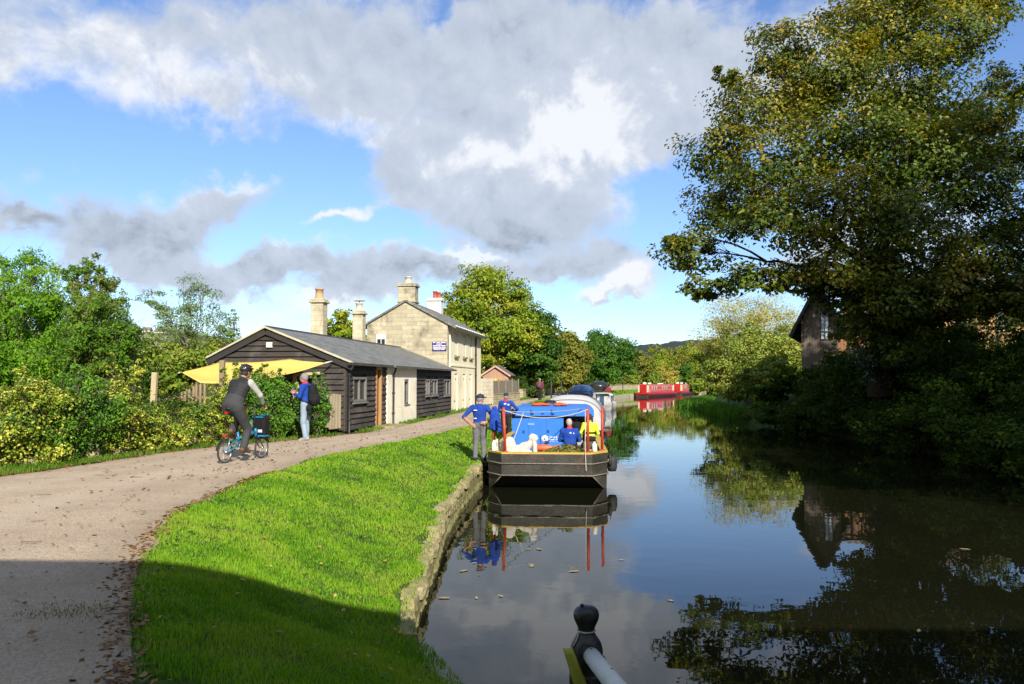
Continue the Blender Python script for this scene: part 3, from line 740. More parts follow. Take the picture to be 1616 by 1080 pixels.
# the road bridge the photograph is taken from: its shadow falls over the foreground
bs = paint('bridge_stone', (.30, .26, .19), .9, (.2, .18, .13), 2, .6, .5, 20)
m = MB()
arch = [(-12, 0, -1.0), (-12, 0, 6.82), (26, 0, 6.82), (26, 0, -1), (12.5, 0, -1.0)] + [(7.6 + 4.9 * math.cos(a), 0, .6 + 3.4 * math.sin(a)) for a in np.linspace(0, PI, 13)] + [(2.7, 0, -1)]
m.prism([Vector(p) + Vector((0, -2.2, 0)) for p in arch], (0, -5, 0))
br = m.build('road_bridge', bs); tag(br, 'stone road bridge over the canal behind the viewpoint', 'bridge')
# ================================================================== trees and shrubs
def leaf_quads(P, nrm, size, rs, aspect=.62, fold=.18):
    """diamond leaves folded along the midrib: two triangles each as one quad"""
    n = len(P)
    t = rs.normal(size=(n, 3)); t -= nrm * (t * nrm).sum(1)[:, None]; t /= np.linalg.norm(t, axis=1)[:, None] + 1e-9
    b = np.cross(nrm, t)
    s = (size * rs.uniform(.6, 1.25, n))[:, None]
    V = np.stack([P - t * s * .5, P + b * s * aspect * .5 + nrm * s * fold - t * s * .05, P + t * s * .5 - nrm * s * .12, P - b * s * aspect * .5 + nrm * s * fold - t * s * .05], 1)
    return V
def cluster_leaves(clumps, nleaf, rs, sub_r=.26, flat=.55, shell=.45, subs=None, droop=0.0):
    """leaf positions grouped in sprays inside each clump; returns leaf points, outward dirs, spray centres per clump"""
    vol = np.array([(c[1] * c[1] * c[2]) ** .62 for c in clumps]); share = vol / vol.sum()
    P, O, C = [], [], []
    for (c, rx, rz), sh in zip(clumps, share):
        m = max(20, int(nleaf * sh))
        ns = subs or int(np.clip(m / 55, 6, 60))
        d = rs.normal(size=(ns, 3)); d /= np.linalg.norm(d, axis=1)[:, None]
        r = (shell + (1 - shell) * rs.uniform(0, 1, ns) ** .6)[:, None]
        sc = np.array(c) + d * r * np.array([rx, rx, rz])
        w = rs.uniform(.35, 1.5, ns); k = rs.choice(ns, m, p=w / w.sum())
        sr = sub_r * (rx * rx * rz) ** (1 / 3) * rs.uniform(.65, 1.3, ns)[k]
        g = rs.normal(size=(m, 3)); g /= np.maximum(1, np.linalg.norm(g, axis=1) / 1.9)[:, None]
        p = sc[k] + g * sr[:, None] * np.array([1, 1, flat])
        p[:, 2] -= droop * (g[:, 0] ** 2 + g[:, 1] ** 2) * sr
        o = (p - np.array(c)) / np.array([rx, rx, rz]); o /= np.linalg.norm(o, axis=1)[:, None] + 1e-6
        P.append(p); O.append(o); C.append(sc)
    return np.concatenate(P), np.concatenate(O), C
def tree(name, label, cat, base, clumps, nleaf, lsize, lmat, bark, tr, seed, fork=.3, sub_r=.26, flat=.55, shell=.45, group=None, trunk_top=None, twigs=True,
         twig_r=.012, upness=.45, aspect=.62, stems=None, crown_name='crown', stem_name='trunk', subs=None, extra=None, droop=0.0, bare=0, limb_r=1.0, boughs=0, sunlit_share=None, scat=.42):
    rs = np.random.RandomState(seed)
    base = Vector(base); root = empty(name, base); tag(root, label, cat, group)
    C = [((Vector(c) - base), rx, rz) for (c, rx, rz) in clumps]
    P, O, S = cluster_leaves([(np.array(c), a, b) for c, a, b in C], nleaf, rs, sub_r, flat, shell, subs, droop)
    nrm = O * .62 + np.array([0, 0, upness]) + rs.normal(size=P.shape) * scat
    nrm /= np.linalg.norm(nrm, axis=1)[:, None]
    V = leaf_quads(P, nrm, lsize, rs, aspect)
    m = MB()
    ctr = sum((c for c, _, _ in C), Vector()) / len(C)
    top = max(c.z + .3 * b for c, a, b in C)
    tt_ = Vector(trunk_top) - base if trunk_top else Vector((ctr.x * .8, ctr.y * .8, top * .82))
    def trunk_pt(t):
        p = tt_ * t; bend = math.sin(t * 3.0 + seed) * .035 * top
        return Vector((p.x * t ** .5 + bend * t, p.y * t ** .5 + bend * .5 * t, p.z))
    tp = [trunk_pt(t) for t in np.linspace(0, 1, 9)]
    if stems is None:
        m.tube(tp, [tr * (1.35 if i == 0 else 1) * (1 - .86 * (i / 8) ** .9) for i in range(9)], 10)
    bpaths, owner = [], {}
    if boughs:
        cc = np.array([list(c) for c, _, _ in C]); km = cc[rs.choice(len(cc), boughs, False)]
        for _ in range(12):
            own = np.argmin(((cc[:, None] - km[None]) ** 2).sum(2), 1); km = np.array([cc[own == j].mean(0) if (own == j).any() else km[j] for j in range(boughs)])
        for j in range(boughs):
            e = Vector(km[j]); t0 = fork + rs.uniform(0, .22); s = trunk_pt(t0); e = s.lerp(e, .60); L = (e - s).length
            ms_ = [s.lerp(e, q) + Vector((0, 0, (.22 if e.z > s.z + 1 else .10) * L * math.sin(PI * q) * .5)) + Vector(rs.normal(size=3)) * .02 * L * math.sin(PI * q) for q in np.linspace(0, 1, 9)]
            bpaths.append(ms_); m.tube(ms_, [tr * (.36 - .27 * q) for q in np.linspace(0, 1, 9)], 8)
        owner = {i: int(own[i]) for i in range(len(C))}
    for ci, ((c, a, b), sc) in enumerate(zip(C, S)):
        t0 = min(.86, max(fork, (c.z / max(top, .1)) * .62 + rs.uniform(-.08, .05)))
        s = trunk_pt(t0) if stems is None else Vector((c.x * .25 + rs.normal() * .1, c.y * .25 + rs.normal() * .1, 0))
        r0 = limb_r * tr * (.30 + .30 * min(1, a / 3)) * (1 - .6 * t0)
        if boughs:
            bp_ = bpaths[owner[ci]]; kk = min(range(3, 9), key=lambda q: (bp_[q] - c).length + .25 * q); s = bp_[kk]; r0 = tr * (.20 - .012 * kk)
        mid = s.lerp(c, .5) + Vector((0, 0, .10 * (c - s).length)) + Vector(rs.normal(size=3)) * .05 * (c - s).length
        pts = []
        for q in np.linspace(0, 1, 7):
            pts.append(s * (1 - q) ** 2 + mid * 2 * q * (1 - q) + c * q * q)
        m.tube(pts, [max(twig_r, r0 * (1 - .8 * q)) for q in np.linspace(0, 1, 7)], 6)
        if twigs:
            for e in sc:
                e = Vector(e); q = rs.uniform(.45, 1.0); k = int(q * 6); st = pts[min(k, 6)]
                md = st.lerp(e, .5) + Vector(rs.normal(size=3)) * .08 * (e - st).length
                m.tube([st, md, e], [max(twig_r, r0 * .22), max(twig_r * .8, r0 * .14), twig_r * .4], 4, False)
                for _ in range(bare):
                    e2 = e + (e - st).normalized() * rs.uniform(.1, .4) + Vector(rs.normal(size=3)) * .14
                    m.tube([e, e2], [twig_r * .5, twig_r * .2], 3, False)
    m.build(stem_name, bark, root)
    F = np.arange(len(V) * 4).reshape(-1, 4)
    if sunlit_share is None: np_mesh(crown_name, V.reshape(-1, 3), F, lmat, root, False)
    else:
        mi = (rs.uniform(0, 1, len(P)) < sunlit_share(P + np.array(base), O)).astype(np.int32); np_mesh(crown_name, V.reshape(-1, 3), F, list(lmat), root, False, mi)
    return root
bark_d = paint('bark_dark', (.075, .06, .042), .95, (.04, .032, .025), 5, .6, .8, 25, stretch=(1, 1, .25), spec=.1)
bark_l = paint('bark_grey', (.20, .17, .125), .95, (.11, .095, .07), 5, .6, .8, 25, stretch=(1, 1, .25), spec=.1)
L_syc = leaf_mat('sycamore_leaves', [(.036, .062, .010), (.062, .102, .014), (.10, .155, .018), (.175, .20, .025), (.36, .29, .04)], .34, .55, .06, .33)
L_mid = leaf_mat('autumn_sycamore_leaves', [(.11, .20, .016), (.19, .29, .022), (.30, .36, .03), (.46, .42, .05)], .34, .5, .06, .4)
L_ash = leaf_mat('ash_leaves', [(.09, .23, .012), (.14, .33, .018), (.21, .42, .026), (.32, .46, .05)], .48, .45, .07, .5)
L_wil = leaf_mat('willow_leaves', [(.11, .19, .05), (.17, .27, .07), (.26, .34, .11)], .38, .4, .08, .5)
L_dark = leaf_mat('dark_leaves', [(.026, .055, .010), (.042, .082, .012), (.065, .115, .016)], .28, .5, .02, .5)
L_round = leaf_mat('round_tree_leaves', [(.04, .12, .012), (.07, .175, .018), (.115, .235, .026)], .3, .5, .06, .3)
L_olive = leaf_mat('olive_leaves', [(.11, .15, .02), (.18, .215, .03), (.27, .27, .045), (.33, .27, .06)], .34, .5, .06, .3)
L_pale = leaf_mat('pale_willow_leaves', [(.27, .27, .045), (.42, .39, .07), (.56, .48, .13)], .36, .5, .06, .4)
L_var = leaf_mat('variegated_leaves', [(.055, .13, .012), (.10, .22, .02), (.22, .32, .03), (.52, .50, .06), (.70, .66, .15)], .28, .38, .12, 1.5)
L_green = leaf_mat('laurel_leaves', [(.045, .12, .014), (.08, .195, .018), (.13, .29, .024), (.20, .35, .03)], .28, .45, .14, 1.4)
L_scrub = leaf_mat('scrub_leaves', [(.085, .165, .014), (.15, .25, .022), (.25, .32, .035), (.33, .32, .07)], .35, .5, .07, .9)
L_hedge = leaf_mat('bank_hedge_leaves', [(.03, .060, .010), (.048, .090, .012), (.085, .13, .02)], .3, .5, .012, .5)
L_ivy = leaf_mat('ivy_leaves', [(.016, .034, .010), (.03, .055, .014), (.05, .08, .018)], .2, .4, .12, 1.0)
def cl(px, py, D, rpx, flat=.75):
    p = at(px, py, D); r = rpx * D / FPX
    return (p, r, r * flat)

# --- the great sycamore on the far bank
D = 34
syc = [cl(1100, 400, 31, 60, .55), cl(1150, 330, 33, 75, .6), cl(1055, 385, 30.5, 36, .5), cl(1110, 455, 31, 46, .4), cl(1180, 440, 30.5, 62, .42), cl(1255, 440, 31, 60, .4), cl(1130, 240, 33, 62, .65),
       cl(1200, 170, 33, 80, .7), cl(1210, 260, 31, 85, .65), cl(1230, 350, 30, 85, .6), cl(1150, 120, 34, 26, .8), cl(1235, 75, 33, 58, .7), cl(1300, 110, 33, 85, .75), cl(1330, 210, 30.5, 95, .7),
       cl(1320, 320, 29.5, 95, .65), cl(1340, 420, 30, 90, .5), cl(1400, 40, 34, 95, .7), cl(1430, 140, 32, 95, .7), cl(1440, 250, 30, 95, .7), cl(1420, 360, 29, 95, .65), cl(1450, 455, 30, 75, .45),
       cl(1350, 30, 36, 60, .6), cl(1510, 50, 34, 80, .6), cl(1540, 190, 31, 75, .6), cl(1530, 300, 30, 80, .6), cl(1550, 400, 30, 80, .55), cl(1610, 240, 32, 70, .5), cl(1620, 340, 31, 80, .6), cl(1600, 130, 34, 55, .5),
       cl(1290, 150, 37, 60, .7), cl(1420, 190, 38, 80, .7), cl(1500, 230, 37, 90, .7), cl(1390, 310, 38, 70, .7), cl(1460, -30, 35, 90, .7), cl(1560, -20, 36, 70, .6), cl(1650, 420, 31, 80, .55), cl(1590, 470, 30, 60, .4), cl(1385, 505, 31.5, 62, .7), cl(1330, 480, 31, 46, .6), cl(1450, 515, 31.5, 55, .6), cl(1400, 560, 32.5, 40, .8), cl(1510, 480, 31, 60, .5), cl(1300, 455, 31, 40, .5), cl(1380, 450, 30, 60, .6), cl(1500, 430, 30, 60, .5), cl(1570, 450, 30, 60, .5), cl(1640, 480, 30, 60, .5), cl(1345, 530, 31, 30, .7), cl(1430, 475, 29, 60, .6), cl(1545, 485, 30, 50, .5), cl(1420, 545, 31, 46, .7)]
base = (at(1393, 600, D).x, D, 2.0)
tree('sycamore_tree', 'great spreading sycamore with yellowing crown leaning over the canal on the shaded bank', 'tree', base, syc, 125000, .185, (L_syc, leaf_mat('sycamore_turning', [(.18, .20, .02), (.30, .28, .03), (.46, .36, .05), (.36, .21, .035)], .36, .5, .06, .4)), bark_d, .48, 11,
     fork=.34, limb_r=.62, sub_r=.225, flat=.62, shell=.30, scat=.32, upness=.6, trunk_top=(base[0] + .3, D, 13.5), twig_r=.012, bare=1, boughs=11, sunlit_share=lambda P, O: np.clip(.0 + .035 * (P[:, 2] - 9) + .035 * (12 - P[:, 0]) + .18 * O[:, 2], .02, .6))  # upper and canal-side leaves coloured golden as if sunlit, besides autumn tint
# ivy that wraps its trunk
ivy_c = [(Vector((base[0] + math.sin(z) * .1, D - .1, z)), .75 + .22 * math.sin(z * 2.1), .9) for z in np.arange(3.0, 8.6, .8)]
iv = tree('ivy', 'dense dark ivy wrapped round the trunk of the great sycamore', 'ivy', (base[0], D - .1, 2.0), ivy_c, 9000, .13, L_ivy, bark_d, .06, 12, shell=.5, twigs=False, crown_name='foliage', stem_name='stem', stems=1)

# --- left: ash trees behind the hedge, thin willow, low scrub
def plume(specs, D, seed):
    """upright plumes of foliage: several small tall clumps up each stem line"""
    rs = np.random.RandomState(seed); out_ = []
    for (px, top, bot, r) in specs:
        n = max(3, int((bot - top) / (r * 1.25)))
        for i in range(n):
            t = (i + .5) / n; rr = r * (.80 + .55 * t) * rs.uniform(.8, 1.15)
            out_.append(cl(px + rs.uniform(-.5, .5) * r * (.4 + t), top + (bot - top) * t, D + rs.uniform(-1, 1), rr, rs.uniform(.9, 1.3)))
    return out_
tree('ash_tree', 'bright green leafy ash at the far left edge behind the variegated hedge', 'tree', (-15.0, 23.5, 1.1),
     plume([(-70, 430, 620, 34), (-30, 420, 620, 30), (5, 408, 620, 28), (34, 400, 600, 25), (62, 406, 610, 26), (92, 432, 610, 24), (-110, 450, 620, 36), (78, 470, 620, 26), (18, 470, 625, 30)], 23.5, 5),
     52000, .115, L_ash, bark_l, .16, 21, fork=.14, sub_r=.25, twig_r=.010, flat=.8, aspect=.42, boughs=8, limb_r=.8, bare=1, scat=.5)
tree('ash_tree', 'bushy ash with reddish brown top twigs beside the brighter ash', 'tree', (-12.4, 22, 1.1),
     plume([(122, 420, 600, 20), (150, 406, 600, 20), (170, 428, 600, 20), (190, 470, 600, 20), (206, 512, 600, 17), (135, 470, 605, 24)], 22, 6),
     27000, .11, leaf_mat('ash_leaves_turning', [(.075, .18, .014), (.12, .25, .02), (.19, .30, .035), (.28, .20, .10)], .44, .6, .07, .55), bark_l, .13, 22, fork=.14, sub_r=.25, twig_r=.010, flat=.8, aspect=.42, boughs=6, limb_r=.8, bare=1, scat=.5)
tree('willow_sapling', 'slender open willow with thin silvery foliage left of the cottage', 'tree', (-12.2, 31, 1.1),
     [cl(240, 470, 31, 20, 1.2), cl(262, 500, 31, 26, 1.0), cl(300, 470, 31, 26, 1.3), cl(320, 465, 31, 22, 1.3), cl(310, 510, 31, 32, 1.0), cl(345, 505, 31, 26, 1.0), cl(280, 530, 31, 30, .9), cl(335, 540, 31, 30, .9), cl(255, 545, 31, 24, .9), cl(358, 525, 31, 12, 1.0)],
     6200, .16, L_wil, bark_l, .09, 23, fork=.15, sub_r=.27, twig_r=.010, shell=.2, aspect=.24, bare=1)
tree('thin_sapling', 'bare thin sapling twig rising between the willow and the gable', 'tree', (-11.0, 31, 1.1), [cl(368, 500, 31, 6, 2.0), cl(366, 530, 31, 14, 1.2), cl(385, 545, 31, 14, .8)], 420, .16, L_wil, bark_l, .03, 24, aspect=.3)
scr = [('yellow green scrub bush below the slender willow', [(250, 560, 34), (285, 575, 34), (235, 585, 30)], 27), ('rounded scrub bush between the willow and the sail canopy', [(320, 560, 30), (345, 558, 22), (290, 585, 26)], 27.5),
       ('low dark bramble under the ash trees', [(205, 590, 36), (165, 600, 34), (235, 610, 30)], 24.5), ('leafy bush rising beside the pale timber post', [(215, 560, 22), (265, 600, 28), (215, 620, 30)], 23)]
for i, (lb, cs, d) in enumerate(scr):
    c = [cl(a, b, d, r, .85) for a, b, r in cs]; x = sum(q[0].x for q in c) / len(c)
    tree('scrub_bush', lb, 'bush', (x, d, 1.1), c + [((x, d, 1.6), 1.0, .6)], 4200, .13, L_scrub if i != 2 else L_dark, bark_l, .06, 30 + i, stems=1, crown_name='foliage', stem_name='stem', twig_r=.006)

# --- the variegated hedge along the towpath
hedge_pts = [(-40, 20), (15, 24), (60, 25), (100, 22), (145, 20), (180, 26), (225, 22), (262, 20), (300, 18), (335, 20), (375, 18), (412, 22), (446, 24), (492, 18), (522, 12)]
HL = [  # px centre, depth, crown top px, half width px, leaf kind, label
    (-30, 13.6, 640, 74, 0, 'yellow variegated shrub cut by the left edge of the view'),
    (35, 14.0, 590, 62, 0, 'large gold and green variegated shrub under the bright ash'),
    (88, 14.4, 574, 52, 1, 'dark glossy green shrub between two golden variegated ones'),
    (140, 15.2, 612, 46, 1, 'fresh green laurel shrub low beside the verge stones'),
    (182, 15.8, 574, 50, 0, 'tall variegated shrub with long yellow shoots'),
    (228, 16.6, 634, 40, 0, 'mixed green and yellow shrub left of the pale timber post'),
    (268, 17.4, 650, 36, 0, 'pale yellow shrub in front of the picket fence'),
    (312, 18.2, 634, 32, 0, 'golden variegated shrub beneath the left end of the sail'),
    (350, 19.0, 586, 36, 0, 'variegated shrub behind the cyclist'),
    (392, 19.6, 580, 36, 1, 'green shrub reaching up over the edge of the yellow sail'),
    (428, 20.0, 578, 34, 1, 'dense glossy shrub between the cyclist and the standing man'),
    (466, 20.9, 612, 30, 1, 'green shrub at the elbow of the standing man'),
    (500, 21.5, 586, 20, 1, 'upright leafy shrub against the weatherboarded gable')]
for i, (px, d, top, hw, kind, lb) in enumerate(HL):
    rs = np.random.RandomState(60 + i)
    pt = at(px, top, d); x = pt.x - .1; ht = pt.z - ZP; w = hw * d / FPX
    y = d + .55
    cs = []
    for k in range(9):
        t = rs.uniform(0, 1); zz = ZP + ht * (.16 + .66 * t)
        cs.append(((x + rs.uniform(-.75, .75) * w, y + rs.uniform(-.5, .35) * w, zz), w * rs.uniform(.38, .58), w * rs.uniform(.34, .55)))
    cs.append(((x, y, ZP + ht * .45), w * .8, ht * .42))
    for k in range(3): cs.append(((x + rs.uniform(-.7, .7) * w, y - .1, ZP + ht * rs.uniform(.86, 1.0)), w * .17, w * .34))
    n = int(9400 * (w * ht / 1.1) ** .8)
    tree('variegated_shrub' if kind == 0 else 'laurel_shrub', lb, 'shrub', (x, y, ZP), cs, n, .063 if kind == 0 else .066, L_var if kind == 0 else L_green, bark_l, .04, 60 + i, sub_r=.24, flat=.8, group='shrubs of the towpath hedge',
         stems=1, crown_name='foliage', stem_name='stem', twig_r=.005, upness=.3, shell=.55, aspect=.55)
# dark undergrowth at their feet and behind, seen through the gaps
uc = [((float(path_l(y)) - 2.2 - 1.2 * (i % 2), y + .6, 1.5 + .3 * (i % 3)), .9, .7) for i, y in enumerate(np.arange(12.5, 22.5, .7))]
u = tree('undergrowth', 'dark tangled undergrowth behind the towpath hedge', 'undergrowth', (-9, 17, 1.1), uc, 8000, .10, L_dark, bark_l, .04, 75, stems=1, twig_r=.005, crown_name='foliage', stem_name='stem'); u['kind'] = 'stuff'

# --- trees behind the house and along the far towpath
tree('sycamore_tree', 'tall autumn sycamore with golden crown behind the stone house', 'tree', (-2.2, 72, 1.2),
     [cl(765, 452, 72, 44, .8), cl(805, 460, 72, 34, .8), cl(735, 480, 71, 38, .7), cl(785, 492, 71, 50, .7), cl(830, 490, 72, 28, .8), cl(722, 515, 70, 34, .7), cl(765, 530, 70, 46, .65), cl(815, 525, 70, 46, .7), cl(712, 495, 72, 22, .7),
      cl(775, 440, 74, 24, .8), cl(795, 560, 70, 36, .6), cl(750, 565, 70, 32, .6)], 30000, .27, L_mid, bark_l, .38, 81, fork=.3, sub_r=.23, twig_r=.02, flat=.5)
tree('lime_tree', 'broad green tree with dark hollow base right of the brick shed', 'tree', (1.4, 73, 1.2),
     [cl(845, 515, 72, 34, .8), cl(835, 555, 71, 40, .7), cl(858, 548, 72, 28, .8), cl(815, 575, 72, 30, .6), cl(848, 590, 72, 26, .7), cl(868, 575, 73, 20, .8), cl(825, 535, 73, 30)], 17000, .27, leaf_mat('lime_leaves', [(.03, .09, .012), (.055, .14, .016), (.10, .19, .024)], .32, .5, .06, .3), bark_d, .3, 82, fork=.12, sub_r=.24, twig_r=.02)
tree('hidden_tree', 'green treetop showing between the two cottage chimneys', 'tree', (-12.5, 52, 1.2), [cl(533, 510, 52, 22, .9), cl(545, 530, 52, 22, .9), cl(520, 535, 52, 22, .9), cl(560, 535, 52, 20)], 3500, .3, L_mid, bark_l, .2, 83)
tree('elder_bush', 'dark ivy covered bush at the foot of the lime tree', 'bush', (.9, 69, 1.2), [cl(830, 610, 69, 22, .9), cl(845, 618, 69, 16, .9), cl(818, 622, 69, 14, .8)], 3000, .2, L_dark, bark_d, .1, 84, stems=1, crown_name='foliage', stem_name='stem')
mids = [  # px, py, D, r, flat, mat, label
    (890, 555, 84, 34, 1.0, L_olive, 'olive brown poplar left of the round green tree'), (872, 540, 90, 24, 1.2, L_olive, 'upright light green tree behind the lime'),
    (912, 560, 100, 24, 1.0, L_olive, 'thin yellowing tree before the round green tree')]
for i, (px, py, D, r, fl_, mm, lb) in enumerate(mids):
    p = at(px, py, D)
    tree('hedgerow_tree', lb, 'tree', (p.x, D, 1.2), [cl(px, py - r * .5, D, r * .6), cl(px - r * .4, py, D, r * .65), cl(px + r * .45, py + r * .1, D - 1, r * .62), cl(px, py + r * .7, D - 1, r * .75), cl(px - r * .1, py + r * 1.3, D - 2, r * .7)], 9500, .31, mm, bark_l, .25, 90 + i, fork=.12, sub_r=.25, twig_r=.03)
p = at(948, 600, 118)
tree('round_tree', 'round dense dark green tree beyond the canal bend', 'tree', (p.x, 118, 1.2),
     [cl(950, 538, 118, 27, .7), cl(925, 555, 117, 28, .7), cl(975, 553, 117, 28, .7), cl(948, 565, 115, 38, .7), cl(918, 578, 117, 22, .7), cl(985, 575, 117, 22, .8), cl(950, 590, 115, 34, .6)], 19000, .33, L_round, bark_d, .5, 95, fork=.15, sub_r=.22, twig_r=.04)
# wooded belt along the bend: single trees
belt = [(1008, 572, 165, 22, L_olive, 'olive tree just right of the round green tree'), (1035, 566, 190, 24, L_mid, 'tallest golden tree of the wooded belt'), (1062, 570, 200, 24, L_olive, 'muted green tree above the stern of the second red boat'), (1088, 562, 205, 26, L_mid, 'yellowing tree above the bow of the red boats'),
        (1022, 590, 172, 17, L_scrub, 'light green bush above the first red boat cabin'), (1050, 590, 182, 18, L_pale, 'pale feathery willow bush behind the red boats'), (1078, 588, 195, 17, L_round, 'green bush at the end of the towpath wall'), (1112, 562, 215, 28, L_olive, 'brown green tree at the right end of the wooded belt'),
        (1104, 600, 103, 15, L_scrub, 'yellow green bush overhanging the bow of the red boats'), (992, 592, 150, 16, L_scrub, 'small bright bush under the round green tree')]
for i, (px, py, D, r, mm, lb) in enumerate(belt):
    p = at(px, py, D)
    tree('woodland_tree', lb, 'tree', (p.x, D, 1.3), [cl(px, py - r * .35, D, r * .65), cl(px - r * .6, py + r * .1, D, r * .6), cl(px + r * .6, py + r * .15, D, r * .6), cl(px, py + r * .5, D - 2, r * .85, .8), cl(px - r * .3, py + r * .95, D - 2, r * .6)], 6000, .42, mm, bark_l, .3, 100 + i, fork=.12, sub_r=.26, twigs=False, group='trees of the wooded belt at the bend')
# olive bushes over the towpath wall
for i, (px, D, r, mm, lb) in enumerate([(872, 78, 20, L_olive, 'olive bush above the left end of the towpath wall'), (900, 88, 20, L_scrub, 'yellow green bush above the moored cruisers'), (925, 98, 18, L_olive, 'spreading olive bush behind the dark domed cover'), (952, 110, 16, L_scrub, 'low bush in front of the round green tree'), (975, 122, 14, L_olive, 'last olive bush over the wall before the red boats'), (860, 72, 14, L_scrub, 'green bush behind the walker in maroon')]):
    ds = np.linspace(58, 160, 600); D = float(ds[np.argmin(np.abs((path_l(ds) - 2.6) / ds * FPX + 808 - px))])
    p = at(px, 598, D); x = p.x
    tree('wall_bush', lb, 'bush', (x, D, 1.2), [cl(px, 594, D, r * .7), cl(px - r * .7, 600, D + 1, r * .6), cl(px + r * .7, 600, D + 1, r * .6), cl(px, 605, D + .5, r * .7)], 4500, .25, mm, bark_l, .1, 120 + i, stems=1, crown_name='foliage', stem_name='stem', twigs=False, group='bushes over the towpath wall')
far_strip = []
for i, (x, y) in enumerate([(-40, 190), (-8, 215), (-70, 170), (75, 262), (100, 250), (-20, 150), (-30, 110), (-55, 120), (40, 280), (12, 260), (130, 240), (-85, 95), (160, 220)]):
    far_strip.append(((x, y, 4.0), 9, 4.5))
w = tree('far_wood', 'far off green wood closing the valley behind the bend', 'wood', (0, 200, 1), far_strip, 14000, 1.0, L_olive, bark_l, .2, 140, stems=1, twigs=False, crown_name='foliage', stem_name='stem'); w['kind'] = 'stuff'

# --- right bank: pale willow, ivy bush, hedge, reeds, unseen shade trees added up the bank
tree('goat_willow', 'pale golden half bare willow on the opposite bank beside the timber building', 'tree', (at(1180, 560, 74).x, 76, 2.4),
     [cl(1150, 500, 76, 40, .9), cl(1200, 495, 76, 44, .8), cl(1125, 530, 75, 34), cl(1240, 515, 76, 36), cl(1180, 535, 74, 50, .8), cl(1230, 545, 74, 40)], 15000, .24, L_pale, bark_l, .16, 150, fork=.12, sub_r=.27, twig_r=.016, shell=.2, bare=2, aspect=.35)
tree('hawthorn_bush', 'leafy olive hawthorn at the water edge where the sun catches the opposite bank', 'bush', (at(1165, 600, 62).x, 62, 1.0),
     [cl(1150, 560, 61, 36), cl(1175, 530, 62, 34), cl(1205, 560, 61, 40), cl(1130, 585, 60, 24), cl(1165, 600, 60, 34), cl(1240, 575, 61, 34), cl(1200, 595, 60, 34), cl(1118, 560, 62, 22), cl(1125, 610, 61, 20), cl(1160, 620, 60, 22), cl(1210, 545, 62, 34), cl(1255, 545, 62, 26)], 18000, .2, leaf_mat('hawthorn_leaves', [(.11, .18, .02), (.19, .27, .03), (.32, .37, .06), (.46, .46, .13)], .3, .45, .08, .8), bark_l, .12, 151, stems=1, crown_name='foliage', stem_name='stem', bare=1)
tree('garden_bush', 'bright green bush below the gable of the timber building', 'bush', (at(1262, 560, 66).x, 66, 2.4), [cl(1268, 545, 64, 28), cl(1240, 535, 66, 30), cl(1250, 565, 62, 30), cl(1285, 568, 62, 28, .7), cl(1225, 575, 62, 28), cl(1270, 580, 60, 30)], 8000, .18, L_scrub, bark_l, .1, 152, stems=1, crown_name='foliage', stem_name='stem')
hl = 'dark overgrown hedge shrub hanging over the water along the shaded opposite bank'
protos = []
for k in range(4):
    rs = np.random.RandomState(160 + k)
    cs = [((rs.uniform(-1.1, 1.1), rs.uniform(-1.1, 1.1), rs.uniform(.35, 1.9)), rs.uniform(.6, .95), rs.uniform(.45, .8)) for _ in range(10)]
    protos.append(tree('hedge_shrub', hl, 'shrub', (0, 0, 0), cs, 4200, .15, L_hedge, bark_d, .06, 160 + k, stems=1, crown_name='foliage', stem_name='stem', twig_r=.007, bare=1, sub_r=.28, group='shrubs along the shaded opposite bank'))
rs = random.Random(5); n = 0
spots = []
for y in np.arange(15.5, 47, 2.0): spots.append((float(far_x(y)) + .55 + rs.uniform(-.3, .3), y + rs.uniform(-.4, .4), .0, rs.uniform(.9, 1.15), .85 if y < 40 else .6))
for y in np.arange(16, 46.5, 2.2): spots.append((float(far_x(y)) + 2.7 + rs.uniform(-.4, .4), y + rs.uniform(-.4, .4), .9, rs.uniform(1.05, 1.3), 1.0))
for y in np.arange(17, 45, 2.5): spots.append((float(far_x(y)) + 5.4 + rs.uniform(-.5, .5), y + rs.uniform(-.4, .4), 1.8, rs.uniform(1.15, 1.4), 1.05))
for (x, y, z, s, sz) in spots:
    o = protos[n] if n < 4 else copy_tree(protos[n % 4])
    o.location = (x, y, z - .1); o.rotation_euler = (0, 0, rs.uniform(0, 6.28)); o.scale = (s, s, s * sz); n += 1
# the bank bushes at the bend
for i, (y, s, mm, lb) in enumerate([(50, .8, L_hedge, 'low dark scrub at the water edge short of the hawthorn'), (56, 1.3, L_scrub, 'low scrub at the water edge in front of the hawthorn'), (66, 1.5, L_dark, 'dark bush at the water edge beyond the hawthorn'), (71, 1.5, L_scrub, 'sunlit bush on the opposite bank short of the reeds'), (100, 1.6, L_olive, 'bush behind the reed bed on the opposite bank'), (112, 2.2, L_scrub, 'tall bush beyond the reed bed')]):
    x = float(far_x(y)) + 2.2; rs_ = np.random.RandomState(180 + i)
    tree('bank_bush', lb, 'bush', (x, y, .8), [((x + rs_.uniform(-1.4, 1.4), y + rs_.uniform(-1, 1), 1.0 + rs_.uniform(.3, 2.2) * s), 1.1 * s * .7, .9 * s * .7) for _ in range(7)], 3600, .26, mm, bark_l, .1, 180 + i, stems=1, crown_name='foliage', stem_name='stem', twigs=False)
# reeds
rs = np.random.RandomState(12); n = 7200
Y = rs.uniform(55, 104, n); X = far_x(Y) - .3 - np.abs(rs.normal(0, 1.1, n)) * np.clip(1.3 - np.abs(Y - 86) / 18, .2, 1.2) + rs.uniform(0, 1.6, n)
blades('reeds', X, Y, np.full(n, -.05), rs.uniform(.4, 1.1, n), np.full(n, .08), leaf_mat('reed_blades', [(.05, .14, .015), (.08, .21, .02), (.13, .27, .03)], .4, .4, .05, .4), 13, .8)
